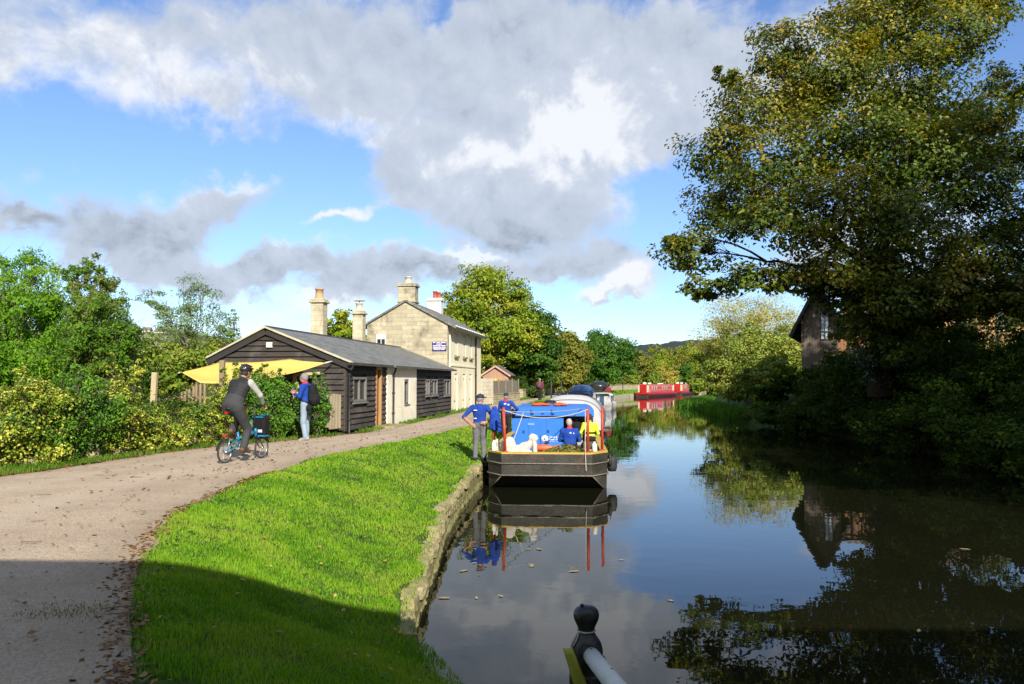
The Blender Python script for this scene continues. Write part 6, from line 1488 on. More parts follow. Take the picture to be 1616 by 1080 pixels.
m = MB(); loft(m, hull_shape(9.5, 1.25, .72)); m.build('hull', paint('dark_boat_hull', (.04, .045, .05), .5, (.06, .06, .06), 3), tb_)
m = MB(); rs = np.random.RandomState(4); ss = []
for t in np.linspace(0, 1, 22):
    y = -.05 + 8.2 * t; zt = 1.52 + .55 * min(1, t * 7) ** .7 - .18 * t
    s = arch_sec(y, 1.40, .58, zt, 19, 2.8); ss.append([(x + .012 * math.sin(y * 5 + z * 9), yy, z - .03 * abs(math.sin(y * 2.2)) * (z > 1.0)) for x, yy, z in s])
loft(m, ss); tp_ = m.build('tarpaulin', tarp, tb_)
m = MB()
for y in (.5, 1.9, 3.6): 
    t = (y + .05) / 8.2; zt = 1.52 + .55 * min(1, t * 7) ** .7 - .18 * t; m.tube([(x * 1.01, yy, z + .012) for x, yy, z in arch_sec(y, 1.40, .58, zt, 19, 2.8)], .012, 5)
m.tube([(-1.2, .02, 1.15), (-.4, -.07, 1.42), (.5, -.07, 1.40), (1.2, .02, 1.1)], .012, 5)
m.build('lashing', paint('dark_cord', (.06, .06, .06), .8), tp_)
MB().box(.25, .42, -.10, -.06, 1.62, 1.68).build('patch', paint('red_patch', (.4, .05, .05), .7), tp_)
o = sculpt('black_sheet', [('ell', (0, 0, .12), (.42, .5, .16), 0), ('ell', (.12, .1, .24), (.25, .3, .18), 0), ('cap', (-.3, -.3, .02), (.3, .2, .3), .08, .12, 0)], .025, [paint('black_plastic', (.015, .015, .017), .45, (.03, .03, .03), 6)], k=.06, wrinkle=.014, seed=9)
o.location = (1.42, 33.5, 1.35); o.scale = (1.1, 1.1, 1.15); tag(o, 'crumpled black plastic sheet heaped on the bank side of the tarpaulin boat', 'sheet')
# white cruiser with blue hood
gw_white = paint('white_gelcoat', (.88, .87, .83), .7, (.83, .82, .78), 2, .5, .05, dirt=(.55, .52, .45), dirt_amt=.2); navy_c = paint('navy_canvas', (.075, .15, .33), .7, (.05, .11, .25), 3, .6, .2, 30)
wc = empty('cabin_cruiser', (4.95, 57, 0), -R(9)); tag(wc, 'white cabin cruiser with rounded blue hood moored behind the tarpaulin boat', 'cruiser')
m = MB(); loft(m, hull_shape(7, 1.15, 1.0, 2.6)); m.build('hull', gw_white, wc)
m = MB(); loft(m, [arch_sec(y, w, .98, z, 13, 4) for y, w, z in ((.2, 1.05, 1.85), (2.4, 1.05, 1.95), (4.4, .9, 1.75), (5.6, .6, 1.2))]); cbn = m.build('cabin', gw_white, wc)
m = MB(); loft(m, [arch_sec(y, .88 if y < 1.6 else .8, 1.6, z, 13, 2.6) for y, z in ((-.25, 1.95), (.1, 2.28), (1.4, 2.36), (2.3, 2.0))]); m.build('hood', navy_c, wc)
m = MB(); [m.box(-1.10, 1.10, y, y + .7, 1.35, 1.62) for y in (1.2, 2.2, 3.2)]; m.build('window', pane, cbn)
m = MB(); m.box(-.9, .6, -.45, .3, 1.7, 1.78); m.box(-1.9, -1.0, -.2, .9, 1.72, 1.80); m.build('board', navy_c, wc)
# white cruiser with the dark domed cover
dc = empty('covered_cruiser', (7.45, 69, 0), -R(12)); tag(dc, 'white cruiser with blue side windows beneath a shiny black domed cover', 'cruiser')
m = MB(); loft(m, hull_shape(7.5, 1.2, .75, 2.6)); m.build('hull', gw_white, dc)
m = MB(); loft(m, [arch_sec(y, w, .72, z, 13, 5) for y, w, z in ((.0, 1.14, 1.52), (3.6, 1.14, 1.52), (5.6, .8, 1.2))]); cbn = m.build('cabin', gw_white, dc)
m = MB(); [m.box(1.11, 1.16, y, y + 1.0, .85, 1.35) for y in (.4, 1.9)]; m.box(.15, .55, -.03, .02, .5, 1.35); m.build('window', paint('blue_window', (.05, .11, .22), .15, (.08, .15, .28), 4), cbn)
MB().box(-1.18, 1.18, -.35, .25, 1.521, 1.60, bevel=.02).build('roof_rail', gw_white, cbn)
dm = sculpt('domed_cover', [('ell', (0, 0, .18), (.86, .95, .50), 0), ('ell', (-.25, 0, .1), (.75, .8, .36), 0), ('ell', (0, 0, -.12), (.45, .6, .3), 0)], .04, [paint('black_vinyl', (.022, .022, .025), .28, (.03, .03, .03), 6)], k=.08); dm.parent = dc; dm.location = (.0, 1.0, 1.95)
MB().box(.72, 1.10, .2, .6, 1.605, 2.05, bevel=.03).build('fuel_can', paint('red_can', (.42, .03, .03), .5), dc)
# the two red narrowboats
redh = paint('red_hull', (.52, .02, .018), .4, (.44, .02, .02), 2, .5, .05, coat=.3); blk = paint('black_hull', (.02, .02, .02), .6, (.05, .045, .04), 3, dirt=(.3, .27, .2), dirt_amt=.5); crm = paint('cream_paint', (.76, .68, .50), .5)
def narrowboat(label, loc, rz, seed):
    r = empty('red_narrowboat', loc, rz); tag(r, label, 'narrowboat', 'red narrowboats moored at the bend')
    L = 18.0
    m = MB(); loft(m, hull_shape(L, 1.05, .52, 3.5)); m.build('hull', blk, r)
    m = MB(); loft(m, [[(a[0] * 1.005, a[1], a[2] + .015), (a[0] * 1.005, a[1], .20 + (a[2] - .72)), (-a[0] * 1.005, a[1], .20 + (a[2] - .72)), (-a[0] * 1.005, a[1], a[2] + .015)] for a, *_ in [(s[0],) for s in hull_shape(L, 1.05, .72, 3.5)]]); m.build('gunwale_band', redh, r)
    m = MB(); m.prism([(-.92, .55, .74), (.92, .55, .74), (.80, .55, 1.98), (0, .55, 2.06), (-.80, .55, 1.98)], (0, 13.2, 0)); c = m.build('cabin', redh, r)
    for x0, x1 in ((-.86, -.62), (.58, .84)): MB().box(x0, x1, .50, .549, .78, 1.9).build('stern_panel', crm, c)
    m = MB()
    for s in (-1, 1):
        m.bar((s * .895, .7, 1.12), (s * .895, 13.6, 1.12), .03, .03); m.bar((s * .83, .7, 1.88), (s * .83, 13.6, 1.88), .03, .03)
        for y in (.72, 13.55): m.bar((s * .90, y, .8), (s * .82, y, 1.9), .04, .30 if y == .72 else .08, (0, 1, 0))
    m.build('coach_line', crm, c)
    for s in (-1, 1):
        for y in (2.7, 3.9, 5.1, 8.4, 9.6, 10.8):
            m = MB(); M = Matrix.Translation((s * .875, y, 1.48)) @ Matrix.Rotation(-s * .097, 4, 'Y'); m.box(-.035, .035, -.40, .40, -.24, .24, M, .02); f = m.build('window', crm, c)
            m = MB(); m.box(-.045, .045, -.36, .36, -.20, .20, M); m.build('pane', pane, f)
    m = MB(); m.box(-.45, -.05, 1.6, 2.3, 2.06, 2.34, bevel=.04); m.box(.1, .5, 2.6, 3.1, 2.06, 2.30, bevel=.05); m.box(-.3, .3, 9, 10.2, 2.06, 2.22, bevel=.04); m.build('roof_box', gw_white, c)
    m = MB(); m.tube([(.45, 11.5, 2.03), (.45, 11.5, 2.62)], .07, 8); m.lathe([(.1, 2.62), (.1, 2.68), (.02, 2.72)], (.45, 11.5, 0), 8); m.build('flue', black_pipe, c)
    m = MB(); m.tube([(0, -.25, .8), (0, .1, 1.25), (0, .55, 1.28)], .025, 6); m.build('tiller', black_pipe, r)
    return r
narrowboat('red narrowboat moored with its stern to us by the towpath wall', (20.75, 126.5, 0), -R(28), 1)
narrowboat('second red narrowboat moored end on beyond the first one', (30.2, 145.5, 0), -R(24), 2)

# ================================================================== railing post of the bridge steps
rp_ = empty('railing_post', (.30, 3.25, .5)); tag(rp_, 'black cast iron post with round ball finial carrying a white handrail', 'post')
iron = paint('black_iron', (.012, .012, .013), .48, (.022, .021, .02), 14, .5, .25, 60, coat=.12, dirt=(.07, .065, .05), dirt_amt=.35, rust=(.05, .028, .018))
zt = at(930, 955, 3.25).z - .5; s = zt - .0
D_ = 3.25 / FPX
def fine(p, k=5):
    o = [p[0]]; q = [p[0]] + p[1:] + [p[-1]]
    for i in range(1, len(p)):
        a, b, c, d = [np.array(q[max(0, min(len(p) - 1, j))]) for j in (i - 2, i - 1, i, i + 1)]
        for t in np.linspace(0, 1, k + 1)[1:]:
            v_ = .5 * ((2 * b) + (c - a) * t + (2 * a - 5 * b + 4 * c - d) * t * t + (3 * b - a - 3 * c + d) * t ** 3); o.append((max(.0004, float(v_[0])), float(v_[1])))
    return o
m = MB(); r = lambda px: px * D_
m.lathe(fine([(r(26), 0), (r(26), s - r(128)), (r(27), s - r(118)), (r(26), s - r(108)), (r(25.5), s - r(80)), (r(25.0), s - r(66)), (r(21.5), s - r(55)), (r(15.5), s - r(46)), (r(12.5), s - r(41)), (r(12.5), s - r(37)), (r(15), s - r(30)), (r(18.2), s - r(23)), (r(19.8), s - r(17)), (r(19.6), s - r(12)), (r(17.8), s - r(7.5)), (r(14.5), s - r(4)), (r(10), s - r(1.6)), (r(5), s - r(.4)), (r(.5), s)]), n=36)
m.build('post_shaft', iron, rp_)
m = MB(); m.lathe([(.006, s - .003), (.008, s + .005), (.003, s + .008)], (-.018, -.01, 0), 10); m.build('finial_tip', iron, rp_)
a = at(934, 1036, 3.25 - .066) - Vector((.30, 3.25, .5)); b = at(1010, 1130, 2.35) - Vector((.30, 3.25, .5))
wp = paint('white_rail_paint', (.76, .73, .64), .55, (.66, .63, .55), 9, .5, .12, 40, dirt=(.05, .05, .05), dirt_amt=.0, spec=.4)
m = MB(); m.tube([a + (a - b) * .02, b, b + (b - a) * 1.2], .033, 20); hr_ = m.build('handrail', wp, rp_)
m = MB(); u_ = (b - a).normalized(); sd = Vector((0, 0, 1)); sd = (sd - u_ * sd.dot(u_)).normalized(); tw_ = u_.cross(sd)
rs = random.Random(3)
for (t, an, q) in ((.17, .6, .012), (.19, .75, .009), (.14, .5, .008), (.02, .9, .011), (.03, -.2, .009), (.45, .2, .008)):
    c = a + (b - a) * t + (sd * math.cos(an) - tw_ * math.sin(an)) * .0325; m.box(-.5, .5, -.5, .5, -.5, .5, Matrix.Translation(c) @ Matrix.Rotation(rs.uniform(0, 3), 4, 'Z') @ Matrix.Diagonal((q, q * .7, .004, 1)))
m.build('paint_chip', iron, hr_)
# string and yellow tag
m = MB(); zz = s - r(39); m.torus(r(13.2), .004, Matrix.Translation((0, 0, zz)), 24, 6); m.tube([(-r(12), -r(4), zz), (-r(20), -r(10), zz - r(10)), (-r(25), -r(12), zz - r(24))], .0035, 6); m.tube([(-r(11), -r(6), zz), (-r(17), -r(13), zz - r(12)), (-r(24), -r(13), zz - r(24))], .003, 6)
o = m.build('tie_string', rope_m); o.location = (.30, 3.25, .5); tag(o, 'white string tied round the neck of the black railing post', 'string')
p0, p1 = at(888, 1023, 3.18), at(903, 1022, 3.16); p2, p3 = at(938, 1110, 3.14), at(914, 1110, 3.16)
m = MB(); n_ = 8; vv = []
for i in range(n_ + 1):
    t = i / n_; l, q = p0.lerp(p3, t), p1.lerp(p2, t); mid = (l + q) / 2 + Vector((0, -.012 * math.sin(t * 3) - .006, 0)); vv += [l, mid, q]
vv = [v_ - p0 for v_ in vv]; m.add(vv, [(i * 3 + j, i * 3 + j + 1, i * 3 + j + 4, i * 3 + j + 3) for i in range(n_) for j in (0, 1)], True)
o = m.build('yellow_tag', paint('acid_yellow_strip', (.42, .42, .045), .5, (.33, .33, .035), 8)); o.location = p0; md = o.modifiers.new('t', 'SOLIDIFY'); md.thickness = .003; tag(o, 'folded yellow green plastic strip tied to the black railing post', 'tag')
# ================================================================== people
skin = paint('skin', (.50, .27, .185), .6, (.44, .22, .15), 20, .5, .05, 60, spec=.35); hair_g = paint('grey_hair', (.30, .29, .27), .8, (.18, .17, .16), 60, .6, .4, 120); hair_d = paint('dark_hair', (.04, .03, .022), .8, (.025, .02, .015), 60, .6, .4, 120)
royal = paint('royal_blue_fleece', (.020, .070, .38), .85, (.013, .045, .26), 7, .6, .25, 70, spec=.15); redc = paint('red_collar', (.50, .03, .035), .8, (.42, .03, .03), 9); navy = paint('navy_cap', (.018, .024, .065), .8, (.012, .016, .045), 9)
greyt = paint('grey_trousers', (.165, .165, .18), .85, (.125, .125, .14), 7, .6, .25, 70, spec=.15); darkt = paint('dark_trousers', (.030, .029, .030), .85, (.02, .02, .02), 7, .6, .25, 70, spec=.15); jean = paint('pale_jeans', (.30, .38, .46), .85, (.22, .30, .38), 5, .6, .25, 70, spec=.15)
blackc = paint('black_cloth', (.018, .018, .021), .85, (.012, .012, .014), 7, .6, .25, 70, spec=.15); hiviz = paint('hi_vis_yellow', (.62, .80, .03), .7, (.52, .70, .03), 7, .5, .15, 60); shoe_d = paint('dark_shoe', (.025, .022, .02), .6); shoe_b = paint('brown_shoe', (.15, .075, .035), .65, (.10, .05, .025), 14)
shoe_w = paint('pale_shoe', (.40, .40, .38), .7); lgrey = paint('light_grey_sleeve', (.42, .42, .40), .85, (.35, .35, .33), 7, .5, .25, 70); eyem = paint('eye_dark', (.02, .018, .015), .3); lip = paint('lip', (.34, .13, .10), .6); maroon = paint('maroon_jacket', (.20, .035, .06), .85, (.15, .03, .05), 7, .5, .2); charc = paint('charcoal_trousers', (.062, .064, .068), .85, (.045, .046, .05), 7, .6, .25, 70, spec=.15)
whiteb = paint('white_print', (.70, .72, .76), .7)
SK, TOP, TRO, SHO, COLR, SL2, EYE_, LIP_ = range(8)
def V3(p): return np.array(p, float)
def unit(v): v = V3(v); return v / (np.linalg.norm(v) + 1e-9)
def axes(x, y, z): return np.stack([unit(x), unit(y), unit(z)], 1)
def hand(P, wrist, d, nrm, side, curl=.5, s=1.0):
    """palm, four fingers of unequal length with a knuckle bend, and a thumb from the side of the palm; nrm = back of the hand"""
    d, nrm = unit(d), unit(nrm); nrm = unit(nrm - d * (nrm @ d)); lat = np.cross(d, nrm) * side   # towards the thumb
    w = V3(wrist); P.append(('ell', w + d * .052 * s, (.040 * s, .054 * s, .017 * s), SK, .012, axes(lat, d, nrm)))
    for i, L in enumerate((.068, .078, .072, .056)):
        b = w + d * .094 * s + lat * (.030 - .0205 * i) * s; a1 = curl * .55; a2 = curl * 1.25
        q = b + (d * math.cos(a1) - nrm * math.sin(a1)) * L * .55 * s; e = q + (d * math.cos(a1 + a2) - nrm * math.sin(a1 + a2)) * L * .5 * s
        P.append(('cap', b, q, .0092 * s, .0085 * s, SK, .005)); P.append(('cap', q, e, .0085 * s, .007 * s, SK, .005))
    b = w + d * .025 * s + lat * .034 * s; q = b + (d * .7 + lat * .55 - nrm * .35 * curl) * .045 * s; e = q + (d * .9 + lat * .1 - nrm * .6 * curl) * .032 * s
    P.append(('cap', b, q, .0125 * s, .0105 * s, SK, .008)); P.append(('cap', q, e, .0105 * s, .008 * s, SK, .005))
def head(P, c, f, u=(0, 0, 1)):
    f, u = unit(f), unit(u); f = unit(f - u * (f @ u)); r = np.cross(f, u); c = V3(c); Q = axes(r, f, u)
    P += [('ell', c + u * .018 - f * .008, (.074, .092, .096), SK, .02, Q), ('ell', c - u * .048 + f * .022, (.056, .066, .066), SK, .03, Q), ('cap', c + f * .084 + u * .012, c + f * .104 - u * .022, .011, .014, SK, .012),
          ('ell', c - u * .088 + f * .058, (.026, .022, .018), SK, .02, Q), ('cap', c + f * .078 + u * .03 - r * .03, c + f * .078 + u * .03 + r * .03, .014, .014, SK, .012)]
    for s in (-1, 1):
        P += [('ell', c + r * s * .074 - f * .004 - u * .004, (.010, .020, .032), SK, .006, Q), ('ell', c + r * s * .029 + f * .079 + u * .008, (.011, .008, .007), EYE_, .003, Q)]
    P.append(('cap', c + f * .081 - u * .054 - r * .020, c + f * .081 - u * .054 + r * .020, .006, .006, LIP_, .004))
def hair(root, c, f, m, u=(0, 0, 1), thick=.006, name='hair', res=.011, top=True):
    f, u = unit(f), unit(u); f = unit(f - u * (f @ u)); r = np.cross(f, u); c = V3(c); Q = axes(r, f, u); P = []
    if top: P.append(('ell', c + u * .034 - f * .020, (.077 + thick, .088 + thick, .092 + thick), 0, .02, Q))
    P += [('ell', c - f * .040 - u * .005, (.072 + thick, .062 + thick, .078 + thick), 0, .02, Q)]
    for s in (-1, 1): P.append(('ell', c + r * s * .060 + u * .012 - f * .012, (.022, .045, .040), 0, .02, Q))
    return sculpt(name, P, res, [m], root, k=.02, wrinkle=.002, seed=3)
def cap_(root, c, f, m, u=(0, 0, 1)):
    f, u = unit(f), unit(u); f = unit(f - u * (f @ u)); r = np.cross(f, u); c = V3(c); Q = axes(r, f, u)
    P = [('ell', c + u * .058 - f * .008, (.090, .106, .074), 0, .02, Q), ('ell', c + u * .036 - f * .008, (.091, .107, .034), 0, .01, Q), ('ell', c + u * .040 + f * .115, (.068, .078, .013), 0, .012, axes(r, f - u * .22, u + f * .22)), ('ell', c + u * .132 - f * .008, (.012, .012, .008), 0, .006, Q)]
    return sculpt('cap', P, .010, [m], root, k=.015)
def limb(P, pts, rad, mats, k=.025):
    for i in range(len(pts) - 1): P.append(('cap', pts[i], pts[i + 1], rad[i], rad[i + 1], mats[i], k))
def body(root, J, mats, res=.011, wr=.004, seed=1, fit=1.0):
    """J: pelvis, chest (upper torso centre), neck, head, face, and per side sh el wr hip kn an toe, plus hand directions"""
    P = []; pel, ch, nk = V3(J['pelvis']), V3(J['chest']), V3(J['neck'])
    up = unit(ch - pel); rt = V3(J.get('right', (1, 0, 0))); fw = np.cross(up, rt); Q = axes(rt, fw, up)
    w = fit
    P += [('ell', pel, (.165 * w, .120 * w, .125), TRO, .05, Q), ('ell', pel + up * .10, (.158 * w, .118 * w, .12), J.get('belt', TOP), .05, Q), ('ell', pel + up * .22 + fw * .012, (.158 * w, .118 * w, .14), TOP, .06, Q),
          ('ell', ch, (.180 * w, .122 * w, .17), TOP, .06, Q), ('cap', V3(J['shL']) * .86 + ch * .14 + up * .01, V3(J['shR']) * .86 + ch * .14 + up * .01, .072, .072, TOP, .06),
          ('cap', ch + up * .12, nk, .085, .060, TOP, .05)]
    hd = V3(J['head'])
    P.append(('cap', nk, hd - unit(J['face']) * .015 - V3((0, 0, .03)), .056, .052, SK, .02))
    if J.get('collar'): P.append(('cap', nk - up * .035, nk + up * .02, .076, .070, COLR, .015))
    head(P, hd, J['face'], J.get('hup', (0, 0, 1)))
    for s in 'LR':
        sg = 1 if s == 'R' else -1
        sh, el, wr_ = V3(J['sh' + s]), V3(J['el' + s]), V3(J['wr' + s]); sm = J.get('sleeve', (TOP, TOP)); 
        limb(P, [sh, el], [.068, .052], [sm[0]], .04); limb(P, [el, el + (wr_ - el) * .88], [.052, .040], [sm[1]], .02); limb(P, [el + (wr_ - el) * .8, wr_ + unit(wr_ - el) * .02], [.033, .028], [SK], .012)
        hand(P, wr_ + unit(wr_ - el) * .01, J.get('hd' + s, wr_ - el), J.get('hn' + s, (0, -1, 0)), -sg, J.get('curl', .6))
        hp, kn, an = V3(J['hip' + s]), V3(J['kn' + s]), V3(J['an' + s]); to = V3(J['toe' + s])
        limb(P, [hp, kn], [.098 * w, .074], [TRO], .05); limb(P, [kn, an + (kn - an) * .06], [.074, .062], [TRO], .03); P.append(('cap', an + V3((0, 0, .05)), an + (kn - an) * .1, .060, .064, TRO, .02))
        d = unit(to - an); d0 = unit(to - an - V3((0, 0, to[2] - an[2])) * .0)
        P += [('cap', an - d * .045 + V3((0, 0, -.012)), an + d * .05, .042, .045, SHO, .02), ('cap', an + d * .05, to, .044, .036, SHO, .02)]
    b = sculpt('body', P, res, mats, root, k=.03, wrinkle=0, seed=seed)
    return b
def fold(o, amp=.006, seed=0, skip=(0,)):
    """cloth folds pressed into the clothed faces only"""
    me = o.data; n = len(me.vertices); co = np.empty(n * 3); me.vertices.foreach_get('co', co); co = co.reshape(-1, 3); no = np.empty(n * 3); me.vertices.foreach_get('normal', no); no = no.reshape(-1, 3)
    w = np.ones(n); mi = np.empty(len(me.polygons), np.int32); me.polygons.foreach_get('material_index', mi)
    lv = np.empty(len(me.polygons) * 4, np.int32); me.polygons.foreach_get('vertices', lv); lv = lv.reshape(-1, 4)
    for s in (SK, EYE_, LIP_, SHO): w[lv[mi == s].ravel()] = 0
    rs = np.random.RandomState(seed); d = 0
    for _ in range(9):
        q = rs.normal(size=3) * np.array([15, 15, 13]); d = d + np.sin(co @ q + rs.uniform(0, 6) + 1.2 * np.sin(co @ (rs.normal(size=3) * 9)))
    co += no * (np.clip(d / 3.4, -1, 1.2) * amp * 1.0 * w)[:, None]; me.vertices.foreach_set('co', co.ravel().astype(np.float32)); me.update()
def stand(h=1.0, **kw):
    J = dict(pelvis=(0, 0, .97), chest=(0, -.005, 1.30), neck=(0, -.005, 1.475), head=(0, .02, 1.625), face=(0, 1, 0), shL=(-.195, 0, 1.40), shR=(.195, 0, 1.40), elL=(-.26, -.02, 1.12), elR=(.26, -.02, 1.12), wrL=(-.25, .06, .88), wrR=(.25, .06, .88),
             hipL=(-.085, 0, .92), hipR=(.085, 0, .92), knL=(-.10, .02, .50), knR=(.10, .02, .50), anL=(-.11, -.03, .085), anR=(.11, -.03, .085), toeL=(-.13, .13, .042), toeR=(.13, .13, .042))
    J.update(kw); return J
def person(label, loc, rz, J, mats, res=.011, group=None, seed=1, fit=1.0, scale=1.0, amp=.006):
    r = empty('person', loc, rz); r.scale = (scale,) * 3; tag(r, label, 'person', group)
    b = body(r, J, mats, res, seed=seed, fit=fit); fold(b, amp, seed); return r

# man at the barge with his hands on his hips
p = ground_at(758, 729, .56)
J = stand(face=(.75, .66, 0), head=(.02, .02, 1.625), elL=(-.40, -.10, 1.16), wrL=(-.24, -.03, .98), hdL=(.5, -.35, -.25), hnL=(-.6, -.7, .2), elR=(.38, -.13, 1.14), wrR=(.20, -.165, 1.03), hdR=(-1, -.12, -.12), hnR=(0, -1, .1), curl=.35, sleeve=(TOP, SL2), collar=False, belt=TOP)
pm = person('man in navy cap, blue top and grey trousers, hands on hips at the bank edge', (p.x - .02, p.y + .05, .555), -R(4), J, [skin, royal, greyt, shoe_d, redc, skin, eyem, lip], .011, seed=2, amp=.007)
cap_(pm, (.02, .02, 1.625), (.75, .66, 0), navy); hair(pm, (.02, .02, 1.615), (.75, .66, 0), hair_g, top=False)
m = MB(); m.box(-.13, .0, -.155, -.143, 1.335, 1.365); m.box(-.13, -.03, -.157, -.145, 1.29, 1.32); m.box(-.12, .03, -.16, -.148, 1.10, 1.13)
# second man further along the bank
p = at(799, 691, 28.2)
J = stand(elR=(.42, -.10, 1.17), wrR=(.23, .06, 1.00), hdR=(-.6, .5, -.3), hnR=(.6, .4, .3), elL=(-.27, .03, 1.13), wrL=(-.17, .20, 1.02), collar=True, toeR=(.16, .12, .042), sleeve=(TOP, TOP))
pm2 = person('man in navy cap, red collared blue jacket and black trousers behind the hung jacket', (p.x, 27.0, float(left_z(p.x, 27.0)) + .02), -R(6), J, [skin, royal, darkt, shoe_d, redc, royal, eyem, lip], .012, seed=3, fit=1.08, scale=.95)
cap_(pm2, (0, .02, 1.625), (0, 1, 0), navy); hair(pm2, (0, .02, 1.615), (0, 1, 0), hair_g, top=False)
for r_, pts in ((pm, ((-.10, .02, 1.33), (-.10, .0, 1.12))), (pm2, ((-.02, .05, 1.36), (.10, .03, 1.33)))):
    for q, (x, hw, z) in enumerate(pts):
        o = sculpt('back_print', [('ell', (x, -.128 if r_ is pm else -.14, z), (.055 if q == 0 else .04, .012, .018 if r_ is pm else .035), 0)], .006, [whiteb], r_, k=.01)
# man with the rucksack, seen in profile
p = ground_at(482, 697, ZP)
J = stand(face=(-.05, 1, -.10), head=(0, .07, 1.615), neck=(0, .025, 1.47), elL=(-.24, .06, 1.14), wrL=(-.10, .27, 1.21), elR=(.24, .06, 1.14), wrR=(.08, .27, 1.23), hdL=(.35, .7, .5), hdR=(-.35, .7, .5), hnL=(-.7, 0, .5), hnR=(.7, 0, .5), curl=.9, collar=True, anL=(-.10, -.06, .085), toeL=(-.12, .10, .042), anR=(.10, .03, .085), toeR=(.11, .19, .042))
pk_ = person('grey haired man in blue jacket and pale jeans reading by the hedge', (p.x, p.y, ZP), R(78), J, [skin, royal, jean, shoe_w, redc, royal, eyem, lip], .011, seed=4)
hair(pk_, (0, .07, 1.615), (-.05, 1, -.10), hair_g, thick=.010)
def rot_pt(root, p):
    a = root.rotation_euler.z; c, s = math.cos(a), math.sin(a); return Vector((root.location.x + c * p[0] - s * p[1], root.location.y + s * p[0] + c * p[1], root.location.z + p[2]))
bp_ = empty('rucksack', rot_pt(pk_, (0, -.20, 1.18)), R(78)); tag(bp_, 'bulging black rucksack on the back of the grey haired man', 'rucksack')
sculpt('main_bag', [('ell', (0, 0, 0), (.165, .13, .24), 0), ('ell', (0, -.03, -.12), (.17, .13, .16), 0), ('ell', (0, .02, .15), (.14, .10, .13), 0), ('ell', (0, -.11, -.10), (.11, .07, .12), 0)], .012, [blackc], bp_, k=.05, wrinkle=.005, seed=2)
m = MB()
for s in (-1, 1): m.tube([(s * .10, .08, .22), (s * .12, .20, .27), (s * .13, .325, .16), (s * .14, .33, .02), (s * .16, .20, -.16), (s * .13, .06, -.18)], .020, 8)
m.build('shoulder_strap', blackc, bp_)
cmr = sculpt('camera_pouch', [('ell', (0, 0, 0), (.07, .06, .08), 0), ('ell', (0, .0, -.12), (.05, .045, .07), 0), ('cap', (0, 0, .05), (-.02, 0, .14), .015, .012, 0), ('cap', (.02, 0, -.16), (.03, 0, -.24), .018, .012, 0)], .010, [blackc], None, k=.02, wrinkle=.003); cmr.location = rot_pt(pk_, (-.15, -.16, .86)); tag(cmr, 'black camera pouch dangling below the rucksack of the grey haired man', 'pouch')
MB().box(-.065, .065, .012, .024, 0, .012, None).build('x', blackc) if False else None
m = MB(); m.box(-.055, .055, -.004, .004, -.075, .075, None, .003); ph = m.build('leaflet', paint('pale_paper', (.66, .58, .50), .6)); ph.location = rot_pt(pk_, (-.01, .37, 1.31)); ph.rotation_euler = (R(35), 0, R(78)); tag(ph, 'small pale leaflet held up by the man with the rucksack', 'leaflet')

# crew on the barge
J0 = dict(pelvis=(0, 0, .12), chest=(0, .05, .46), neck=(0, .07, .635), head=(-.02, .10, .775), face=(-.3, 1, -.12), shL=(-.20, .05, .56), shR=(.20, .05, .56), elL=(-.29, .08, .29), elR=(.29, .08, .29), wrL=(-.17, .30, .24), wrR=(.17, .30, .24), hipL=(-.09, .02, .10), hipR=(.09, .02, .10),
          knL=(-.13, .46, .14), knR=(.13, .46, .14), anL=(-.12, .56, .0), anR=(.12, .56, .0), toeL=(-.13, .72, .03), toeR=(.13, .72, .03), collar=True, curl=.8)
pf_ = person('seated white haired man in red collared blue fleece on the barge deck', bl(.55, 3.5, .66), BA_ - .05, J0, [skin, royal, darkt, shoe_d, redc, royal, eyem, lip], .011, seed=5, fit=1.18)
hair(pf_, (-.02, .10, .775), (-.3, 1, -.12), paint('white_hair', (.48, .43, .38), .8, (.38, .33, .28), 60), thick=.004)
sculpt('back_print', [('ell', (.03, -.088, .50), (.035, .014, .026), 0), ('ell', (.12, -.075, .49), (.022, .012, .022), 0)], .006, [whiteb], pf_, k=.01)
J1 = dict(J0); J1.update(head=(.0, .08, .80), face=(.2, 1, -.1), elL=(-.30, .02, .30), wrL=(-.26, .20, .12), elR=(.28, .06, .27), collar=False)
pg = person('person in bright yellow hi vis jacket and dark belt on the barge', bl(1.16, 4.7, .82), BA_ + .1, J1, [skin, hiviz, darkt, shoe_d, redc, hiviz, eyem, lip], .011, seed=6, fit=1.06, scale=.9)
hair(pg, (0, .08, .80), (.2, 1, -.1), hair_d, thick=.008)
m = MB(); m.torus(.185, .020, Matrix.Translation((0, .02, .30)) @ Matrix.Diagonal((1, .78, 1.4, 1)), 32, 8); m.build('belt', blackc, pg)
J2 = dict(J0); J2.update(head=(-.02, .12, .80), face=(-.6, .8, -.2), collar=False)
ph_ = person('person in black hooded clothing crouching inside the blue cabin opening', bl(.84, CY + .2, .62), BA_ + .3, J2, [skin, blackc, darkt, shoe_d, redc, blackc, eyem, lip], .013, seed=7, fit=1.1)
hair(ph_, (-.02, .12, .80), (-.6, .8, -.2), blackc, thick=.02, name='hood')
